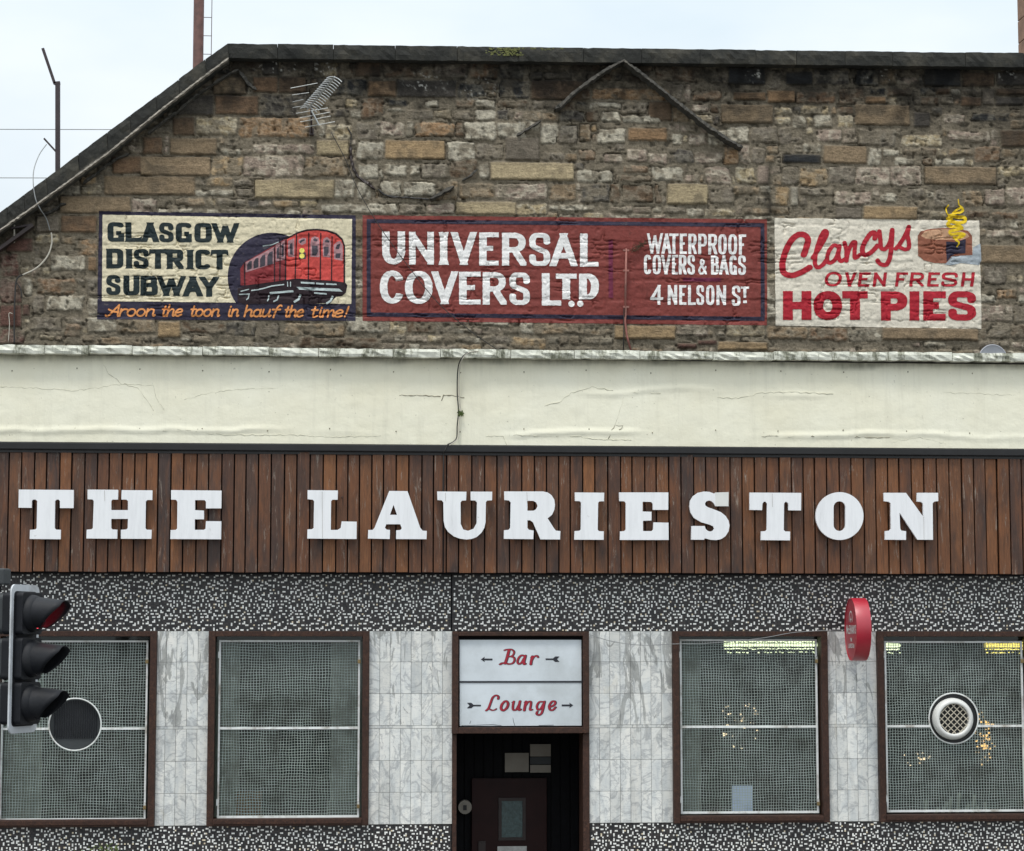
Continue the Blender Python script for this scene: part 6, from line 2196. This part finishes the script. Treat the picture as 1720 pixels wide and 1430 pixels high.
# ================================================================== ROUND RED SIGN
rs_ = empty('round_red_sign', label='round red drum shaped sign projecting from the wall above the narrow marble pier', cat='sign')
cx, cz = xc(1440, 1057, -.38), zc(1057.5, 1440, -.38)
rs_.location = (cx, -.40, cz)
rs_.rotation_euler = (0, 0, math.radians(-2))
V = []; F = []
n = 56; RR = .290; hw = .062
prof = [(-hw, 0), (-hw, RR - .012), (-hw - .006, RR - .012), (-hw - .006, RR - .002), (-hw, RR), (hw, RR), (hw + .006, RR - .002), (hw + .006, RR - .012), (hw, RR - .012), (hw, 0)]
mb = MB()
for i, (px, pr) in enumerate(prof):
    for k in range(n):
        t = 2 * math.pi * k / n
        V.append((px, max(pr, .001) * math.cos(t), max(pr, .001) * math.sin(t)))
for i in range(len(prof) - 1):
    for k in range(n): F.append((i * n + k, (i + 1) * n + k, (i + 1) * n + (k + 1) % n, i * n + (k + 1) % n))
mb.v = V; mb.f = F
o = mb.build('drum', M['redsign'], rs_)
o.data.polygons.foreach_set('use_smooth', [i // n in (4,) for i in range(len(F))])
MB().tube([(0, RR - .01, .12), (0, .42, .12)], .012, 8).tube([(0, RR - .01, -.12), (0, .42, -.12)], .012, 8).build('bracket', M['redsign'], rs_)


def face_field(f, name, mat, off):
    """flat print on the left face: field drawn in millimetres (u to the right, v down)"""
    me = f.mesh(name, mat, rs_, 0, None, 0)
    if me is None: return
    # replace the coordinates: mesh() surveyed them, so rebuild from its stored plane positions
    return me


def face_mesh(f, name, mat, off):
    un_save = globals()['un']
    globals()['un'] = lambda u, v, Y: (np.asarray(u) / 1000.0, -np.asarray(v) / 1000.0)
    o = f.mesh(name, mat, rs_, 0, None, 0)
    globals()['un'] = un_save
    if o is None: return None
    n_ = len(o.data.vertices)
    co = np.zeros(n_ * 3, np.float32); o.data.vertices.foreach_get('co', co); co = co.reshape(-1, 3)
    new = np.stack([np.full(n_, -hw - off), -co[:, 0], co[:, 2]], -1)       # faces towards -X; reading direction is -Y
    o.data.vertices.foreach_set('co', new.ravel().astype(np.float32)); o.data.update()
    return o


f = Field(-140, -240, 140, -20, 2.5)
f.stroke(ell(0, -95 + 0, 72, -70, 0, 180, n=20), 14)
f.stroke([(-72, -96), (-80, -70)], 12); f.stroke([(72, -96), (80, -70)], 12)
f.stroke([(-28, -92), (28, -92)], 16); f.stroke([(0, -118), (0, -66)], 16)
face_mesh(f, 'arch_emblem', 'whiteplastic', .002)
f = Field(-240, -60, 240, 60, 3)
x = -205
for ch, w_ in (('N', 62), ('C', 36), ('E', 44), ('V', 50), ('A', 56), ('N', 54), ("'", 12), ('S', 46)):
    g = (-205, 0)
cl = [('N', 0), ('S', 0)]
wd = [('E', 44), ('W', 64), ('A', 54), ('N', 54), ("'", 14), ('S', 46)]
# initial pair "Mc"
f.stroke([(-205, 38), (-205, -38), (-176, 20), (-147, -38), (-147, 38)], 15)
f.stroke(ell(-112, 14, 18, 22, 40, 320, n=12), 12)
x = -84
for ch, w_ in wd:
    f.glyph(ch, x, x + w_, -40, 40, 13, 11)
    x += w_ + 7
face_mesh(f, 'brewery_name', 'whiteplastic', .002)
f = Field(-60, 60, 60, 140, 2.5)
for k, ch in enumerate('THE'): f.glyph(ch, -44 + k * 31, -18 + k * 31, 78, 112, 8, 7)
face_mesh(f, 'small_word', 'whiteplastic', .002)
f = Field(-150, 118, 150, 190, 2.5)
x = -132
for ch in 'LAURIESTON':
    w_ = 12 if ch == 'I' else 24
    f.glyph(ch, x, x + w_, 130, 172, 7, 6.5)
    x += w_ + 5
face_mesh(f, 'pub_name', 'whiteplastic', .002)

# ================================================================== AERIAL
ae = empty('tv_aerial', label='aluminium television aerial with curved directors and rod reflector on the gable', cat='aerial')


def za(x, y, Y=GY - .35): return P(480 + x / 10.217, 100 + y / 10.217, Y)


MB().tube([P(524, 226, GY - .02), P(523, 214, GY - .16), P(523, 172, GY - .34)], .011, 8).build('mast', M['post'], ae, smooth=True)
MB().bar(P(520, 222, GY - .03), P(527, 222, GY - .03), .07, .06).build('wall_bracket', M['post'], ae)
b0, b1 = za(370, 860, GY - .30), za(840, 300, GY - .75)
MB().bar(b0, b1, .016, .016).build('boom', M['alu'], ae)
MB().tube([za(435, 870, GY - .30), za(572, 1130, GY - .30)], .009, 6).build('reflector_arm', M['alu'], ae)
nd = 15
for k in range(nd):
    t = k / (nd - 1)
    c = b0.lerp(b1, .05 + .93 * t)
    ln_ = 14.5 - 1.5 * t
    s_ = ln_ / 160 * 1.0
    pts = []
    for j in range(-4, 5):
        a = j / 4
        pts.append(c + Vector((a * s_ * .98, -.05 * a * a * 1.0, -a * s_ * .22 + .045 * (1 - a * a) * (-1 if False else 1) - .04)))
    MB().tube(pts, .0048, 5).build('director', M['alu'], ae)
for (xa, ya, xb, yb) in ((85, 495, 545, 408), (110, 612, 400, 572), (118, 730, 300, 690), (120, 830, 340, 792), (180, 928, 720, 835), (240, 1005, 760, 908), (250, 1075, 770, 975), (330, 1165, 845, 1070)):
    MB().tube([za(xa, ya, GY - .24), za(xb, yb, GY - .30)], .0042, 5).build('reflector_rod', M['alu'], ae)

# ================================================================== CABLES AND PIPES
def cable(pts, Y, r, mat, name, label, cat, n=6, Ys=None, group=None):
    q = crom(pts, 6)
    if Ys is not None:
        yy = np.interp(np.linspace(0, 1, len(q)), np.linspace(0, 1, len(Ys)), Ys)
    else: yy = [Y] * len(q)
    ps = [P(u, v, float(y)) for (u, v), y in zip(q, yy)]
    o = MB().tube(ps, r, n).build(name, M[mat], smooth=True)
    return tag(o, label, cat, group)


cable([(556, 222), (580, 268), (600, 316), (632, 372), (680, 440), (735, 508), (790, 556), (836, 588)], GY - .05, .0045, 'cable_d', 'aerial_cable', 'thin dark cable slanting down the gable from the aerial across the red painted sign', 'cable')
cable([(800, 591), (785, 593), (774, 604), (769, 622), (768, 660), (770, 690), (768, 715), (766, 738), (752, 747)], 0, .006, 'cable_d', 'parapet_cable', 'dark cable running down over the cream parapet above the letter U', 'cable', Ys=[-.26, -.27, -.27, -.20, -.165, -.165, -.165, -.17, -.235])
cable([(804, 590), (788, 592), (777, 603), (772, 622), (771, 660), (773, 690), (771, 715), (769, 737), (755, 748)], 0, .005, 'cable_w', 'pale_parapet_cable', 'pale cable clipped beside the dark cable on the cream parapet', 'cable', Ys=[-.262, -.272, -.272, -.20, -.165, -.165, -.165, -.17, -.236])
cable([(752, 747), (747, 757), (745, 768), (744, 830)], 0, .0055, 'cable_d', 'fascia_cable', 'dark cable end tucked behind the black trim over the boards', 'cable', Ys=[-.236, -.236, -.21, -.205])
cable([(990, 1066), (1030, 1078), (1080, 1084), (1130, 1082), (1200, 1080), (1280, 1072), (1340, 1062), (1425, 1058)], -.08, .0035, 'cable_g', 'slack_wire', 'slack grey wire looping from the Bar sign to the round red sign', 'wire')
cable([(86, 391), (87, 408), (80, 430), (62, 450), (38, 462)], GY - .06, .0085, 'cable_w', 'pale_hose', 'pale hose curving down the left end of the gable', 'hose')
cable([(38, 462), (28, 470), (25, 500), (24, 540), (24, 578)], GY - .05, .009, 'cable_d', 'dark_pipe', 'dark pipe dropping to the parapet at the left end of the gable', 'pipe')
cable([(26, 474), (34, 484), (37, 500)], GY - .05, .006, 'cable_d', 'short_cable', 'short dark cable stub beside the dark pipe at far left', 'cable')
cable([(14, 574), (16, 545), (15, 527), (21, 527)], GY - .05, .004, 'cable_w', 'pale_wire', 'thin pale bent wire on the red stones at far left', 'wire')
cable([(78, 243), (66, 260), (57, 285), (56, 310), (60, 335), (68, 352), (78, 368), (84, 388)], 0, .0055, 'cable_g', 'grey_cable_loop', 'grey cable looping from the bent post over the verge', 'cable', Ys=[GY + .3, GY + .1, GY - .1, GY - .2, GY - .22, GY - .2, GY - .08, GY - .05])
pp = empty('rusty_conduit', label='thin rusty red conduit rising through the red painted sign', cat='pipe')
MB().tube([P(1050, 532, GY - .06), P(1051, 470, GY - .06), P(1052, 418, GY - .06)], .0115, 8).build('pipe', M['pipe'], pp, smooth=True)
MB().tube([P(1047, 590, GY - .05), P(1048, 560, GY - .055), P(1048, 520, GY - .055), P(1050, 514, GY - .06)], .0065, 6).build('cable', M['cable_d'], pp, smooth=True)
MB().tube([P(1060, 590, GY - .05), P(1053, 565, GY - .055), P(1050, 540, GY - .06), P(1051, 516, GY - .06)], .011, 8).build('pipe', M['pipe'], pp, smooth=True)
for v_ in (421, 455, 516): MB().bar(P(1046.5, v_, GY - .055), P(1056.5, v_, GY - .055), .02, .03).build('clip', M['pipe'], pp)
mb = MB()
for k in range(70):
    a = P(1062 + R.uniform(-4, 24), 0, GY); 
    t = R.random()
    c = P(1062 + t * 24 + R.uniform(-2, 2), 421 - t * 14 + R.uniform(-3, 3), GY - .04)
    mb.bar(c, c + Vector((R.uniform(-.04, .04), -R.uniform(0, .03), R.uniform(-.03, .03))), .004, .004)
t = mb.build('dead_twigs', M['stem'])
tag(t, 'small tuft of dead twigs growing out of the painted sign beside the conduit', 'plant')
mb = MB()
for k in range(60):
    c = P(773 + R.gauss(0, 2.2), 696 + R.gauss(0, 2.4), -.17)
    mb.add([c, c + Vector((.012, -.01, .006)), c + Vector((.004, -.014, .016))], [(0, 1, 2)])
t = mb.build('moss_tuft', M['leaf'])
tag(t, 'small green weed tuft growing at the cable on the cream parapet', 'plant')

# ---- satellite dish peeping over the parapet
dr = empty('satellite_dish', (0, 0, 0), label='grey satellite dish rim showing above the parapet below the pie sign', cat='dish')
c = P(1668, 603, GY - .35)
V = []; F = []
n = 36
for i in range(6):
    rr_ = .150 * i / 5
    for k in range(n):
        t = 2 * math.pi * k / n
        V.append((c.x + rr_ * math.cos(t), c.y + .9 * rr_ * rr_ * -2 + .04, c.z + rr_ * math.sin(t)))
for i in range(5):
    for k in range(n): F.append((i * n + k, i * n + (k + 1) % n, (i + 1) * n + (k + 1) % n, (i + 1) * n + k))
mb = MB(); mb.v = V; mb.f = F
mb.build('reflector', M['dish'], dr, smooth=True)
MB().tube([(c.x + .150 * math.cos(2 * math.pi * k / n), c.y, c.z + .150 * math.sin(2 * math.pi * k / n)) for k in range(n + 1)], .006, 5, False).build('rim', M['dish'], dr)
MB().tube([(c.x, c.y + .04, c.z - .02), (c.x, GY, c.z - .05)], .015, 8).build('arm', M['post'], dr)
MB().tube([(c.x, c.y - .02, c.z - .14), (c.x, c.y - .22, c.z - .05)], .008, 6).build('receiver_arm', M['post'], dr)

# ================================================================== ROOF-LINE OBJECTS
# bent steel post
bp_ = empty('bent_steel_post', label='dark steel post with a bent top standing behind the sloping verge', cat='post')
YPp = GY + .35
MB().bar(P(97, 305, YPp), P(97, 139, YPp), .048, .048).build('upright', M['post'], bp_)
MB().bar(P(101, 139.5, YPp), P(91, 140.5, YPp), .028, .05).build('elbow', M['post'], bp_)
MB().bar(P(92, 141, YPp), P(72, 82, YPp), .030, .05).build('bent_top', M['post'], bp_)
MB().bar(P(95, 256, YPp), P(74, 233, YPp), .018, .03).build('spur', M['post'], bp_)
# tall mast with ladder
YM = 9.5
ms_ = empty('tall_mast', label='tall rusty brown steel mast with a ladder rising behind the gable top', cat='mast')
p0 = P(333.5, 60, YM)
MB().tube([(p0.x, YM, 0), (p0.x, YM, p0.z + 4)], .071, 16).build('pole', M['rust'], ms_, smooth=True)
za_ = P(354.5, 60, YM).x; zb_ = P(324.3, 60, YM).x
for xx in (za_, zb_): MB().tube([(xx, YM + .1, 2), (xx, YM + .1, p0.z + 4)], .0055, 6).build('ladder_rail', M['rust'], ms_)
for k in range(16):
    z = float(un(340, 26 + 31 * (k - 6), YM)[1])
    MB().tube([(zb_, YM + .1, z), (za_, YM + .1, z)], .005, 5).build('rung', M['rust'], ms_)
# chimney at the right
ch_ = empty('brown_chimney', label='brown stone chimney stack at the right edge of the gable top', cat='chimney')
p0 = P(1709.3, 60, GY + 1.7)
zb2 = P(1709, 120, GY + .9).z
blocks = MB()
for k in range(8):
    z0 = zb2 + k * .27
    for j in range(2):
        xx0 = p0.x + j * .42 + (0.0)
        MB().box(xx0 + .003, xx0 + .417, GY + .9, GY + 1.7, z0 + .004, z0 + .266).build('stone', simple('chimney_stone', lin(134, 104, 84), 0.9, var=.3, scale=6, bump=.5) if not (k or j) else bpy.data.materials['chimney_stone'], ch_, bevel=.008)
MB().box(p0.x + .015, p0.x + .82, GY + .92, GY + 1.68, zb2 - 3, zb2 + 2.1).build('core', M['wall'], ch_)
# overhead wires far behind, and the poles that carry them
for v_, ln2 in ((216.5, 'upper thin overhead wire crossing the sky behind the bent post'), (298, 'lower thin overhead wire crossing the sky behind the bent post')):
    a = P(-900, v_ - 1, 16); b_ = P(900, v_ + 3, 16)
    o = MB().tube([a, b_], .0075, 5).build('overhead_wire', M['cable_g'])
    tag(o, ln2, 'wire', 'overhead wires')

# ================================================================== TRAFFIC SIGNAL
SCL = 242.0
YTL = -5.3
c0 = P(41, 1106.5, YTL)
tl = empty('traffic_light', (c0.x, c0.y, c0.z), math.radians(-22), label='black traffic light head with white edged board and hooded lenses at the left edge', cat='traffic light')


def rrect(w_, h_, r_, n=6):
    q = []
    for cx_, cz_, a0 in ((w_ / 2 - r_, h_ / 2 - r_, 0), (-w_ / 2 + r_, h_ / 2 - r_, 90), (-w_ / 2 + r_, -h_ / 2 + r_, 180), (w_ / 2 - r_, -h_ / 2 + r_, 270)):
        for k in range(n + 1):
            a = math.radians(a0 + 90 * k / n)
            q.append((cx_ + r_ * math.cos(a), cz_ + r_ * math.sin(a)))
    return q


def yz(mb):     # prism built in x/z, extruded in y -> turn so that it lies in the y/z plane facing +x
    mb.v = [(-y, x, z) for x, y, z in mb.v]
    return mb


BH, BW = 1.0, .37
yz(MB().prism([rrect(BW, BH, .05), rrect(BW - .06, BH - .09, .035)][::1], 0.0, .012)).build('white_border', M['tl_white'], tl)
yz(MB().prism([rrect(BW - .0605, BH - .0905, .035)], .001, .011)).build('backing_board', M['tl_black'], tl)
for k, (dz, nm) in enumerate(((.305, 'red'), (0, 'amber'), (-.300, 'green'))):
    hd = yz(MB().prism([rrect(.27, .285, .03)], -.055, .10))
    hd.v = [(x, y, z + dz) for x, y, z in hd.v]
    hs = hd.build('housing', M['tl_black'], tl, bevel=.006, label=nm + ' aspect of the signal')
    rb = yz(MB().prism([rrect(.255, .275, .04)], .1005, .185)); rb.v = [(x, y, z + dz) for x, y, z in rb.v]
    rb.build('rear_case', M['tl_grey'], tl, bevel=.008)
    for q in range(5):
        MB().box(-.19, -.1855, -.10 + q * .05 - .012, -.10 + q * .05 + .012, dz - .12, dz + .12).build('rib', M['tl_black'], hs)
    # bezel
    nn_ = 28
    V = []; F = []
    rings = [(.055, .128), (.075, .124), (.105, .112), (.108, .106), (.085, .104)]
    for px_, pr in rings:
        for j in range(nn_):
            a = 2 * math.pi * j / nn_
            V.append((px_, pr * math.cos(a), dz + pr * math.sin(a)))
    for i in range(len(rings) - 1):
        for j in range(nn_): F.append((i * nn_ + j, i * nn_ + (j + 1) % nn_, (i + 1) * nn_ + (j + 1) % nn_, (i + 1) * nn_ + j))
    mb = MB(); mb.v = V; mb.f = F
    mb.build('bezel', M['tl_black'], hs, smooth=True)
    # hood: long above, cut back below
    V = []; F = []
    m_ = 40
    lo_a, hi_a = math.radians(-62), math.radians(242)
    for lay, rr_ in ((0, .111), (1, .1055)):
        for j in range(m_ + 1):
            a = lo_a + (hi_a - lo_a) * j / m_
            s = (math.sin(a) + 1) / 2
            ln3 = .035 + .170 * min(1, max(0, (s - .02) / .80)) ** 0.9
            for q in range(5):
                tt = q / 4
                rad = rr_ * (1 - .10 * tt)
                V.append((.100 + ln3 * tt, rad * math.cos(a), dz + rad * math.sin(a) - .012 * tt))
    W5 = 5
    off = (m_ + 1) * W5
    for j in range(m_):
        for q in range(4):
            F.append((j * W5 + q, (j + 1) * W5 + q, (j + 1) * W5 + q + 1, j * W5 + q + 1))
            F.append((off + j * W5 + q, off + j * W5 + q + 1, off + (j + 1) * W5 + q + 1, off + (j + 1) * W5 + q))
        F.append((j * W5 + 4, (j + 1) * W5 + 4, off + (j + 1) * W5 + 4, off + j * W5 + 4))
    for j in (0, m_):
        for q in range(4):
            f4 = (j * W5 + q, j * W5 + q + 1, off + j * W5 + q + 1, off + j * W5 + q)
            F.append(f4)
    mb = MB(); mb.v = V; mb.f = F
    mb.build('hood', M['tl_black'], hs, smooth=False).data.polygons.foreach_set('use_smooth', [True] * len(F))
    V = []; F = []
    for i in range(5):
        for j in range(nn_):
            a = 2 * math.pi * j / nn_
            pr = .104 * i / 4
            V.append((.086 + .022 * (1 - (i / 4) ** 2), pr * math.cos(a), dz + pr * math.sin(a)))
    for i in range(4):
        for j in range(nn_): F.append((i * nn_ + j, (i + 1) * nn_ + j, (i + 1) * nn_ + (j + 1) % nn_, i * nn_ + (j + 1) % nn_))
    mb = MB(); mb.v = V; mb.f = F
    mb.build('lens', M['lens_red'] if nm == 'red' else M['lens_off'], hs, smooth=True)
# arms and pole
for z_ in (.47, -.47): MB().bar((-.16, -.05, z_), (-.30, -.16, z_), .04, .04).build('arm', M['tl_black'], tl)
pl = Vector((-.33, -.18, 0))
MB().tube([pl + Vector((0, 0, -c0.z)), pl + Vector((0, 0, .52))], .057, 20).build('pole', M['tl_grey'], tl, smooth=True)
MB().tube([pl + Vector((0, 0, .52)), pl + Vector((0, 0, .56))], [.062, .03], 16).build('pole_cap', M['tl_black'], tl)
# detector unit above the head
dcen = P(-6, 969, YTL)
dt = MB().box(-.085, .085, -.05, .05, -.055, .055).build('detector_unit', M['tl_grey'], tl, bevel=.012)
dl_ = dcen - c0
ca, sa = math.cos(math.radians(22)), math.sin(math.radians(22))
dt.location = (dl_.x * ca - dl_.y * sa, dl_.x * sa + dl_.y * ca, dl_.z)
# the second head fixed back to back on the same pole: only its hood edge shows
mb = MB(); mb.tube([(-.06, 0, .0), (.0, 0, .0)], [.10, .11], 20)
o = mb.build('rear_hood', M['tl_black'], tl, smooth=False)
q_ = P(-16, 1017, YTL) - c0
o.location = (q_.x * ca - q_.y * sa, q_.x * sa + q_.y * ca, q_.z)

# ================================================================== SHRUBS AT THE FOOT OF THE WALL
def shrub(uc, vtop, wd, label, seed):
    rr = random.Random(seed)
    Y = -.55
    x0, zt3 = xc(uc, 1430, Y), zc(vtop, 860, Y)
    root = empty('shrub', (x0, Y, 0), label=label, cat='shrub')
    lf = MB(); stm = MB()
    for k in range(26):
        a = rr.uniform(0, 6.28); rd = rr.random() ** .6 * wd
        top_ = Vector((rd * math.cos(a), rd * .6 * math.sin(a), zt3 - rr.random() ** 2 * .12 - .07 * (rd / wd) ** 2))
        base_ = Vector((rr.uniform(-.06, .06), rr.uniform(-.05, .05), .0))
        md = base_.lerp(top_, .55) + Vector((rr.uniform(-.05, .05), rr.uniform(-.05, .05), 0))
        stm.tube([base_, md, top_], [.008, .005, .002], 4)
        for q in range(70):
            t = rr.uniform(.35, 1.0)
            c = (md.lerp(top_, (t - .5) * 2) if t > .5 else base_.lerp(md, t * 2)) + Vector((rr.gauss(0, .03), rr.gauss(0, .03), rr.gauss(0, .02)))
            c.z = min(c.z, zt3)
            d = Vector((rr.gauss(0, 1), rr.gauss(0, 1), rr.gauss(.5, 1))).normalized()
            sdv = d.cross(Vector((rr.gauss(0, 1), rr.gauss(0, 1), rr.gauss(0, 1)))).normalized()
            L_ = rr.uniform(.02, .045)
            lf.add([c, c + d * L_ * .5 + sdv * L_ * .22, c + d * L_, c + d * L_ * .5 - sdv * L_ * .22], [(0, 1, 2, 3)])
    lf.build('foliage', M['leaf'], root, kind='stuff')
    stm.build('stems', M['stem'], root)


shrub(176, 1413, .17, 'green leafy shrub top showing below the left window', 1)
shrub(126, 1421, .12, 'lower darker shrub tip left of the leafy shrub under the left window', 2)
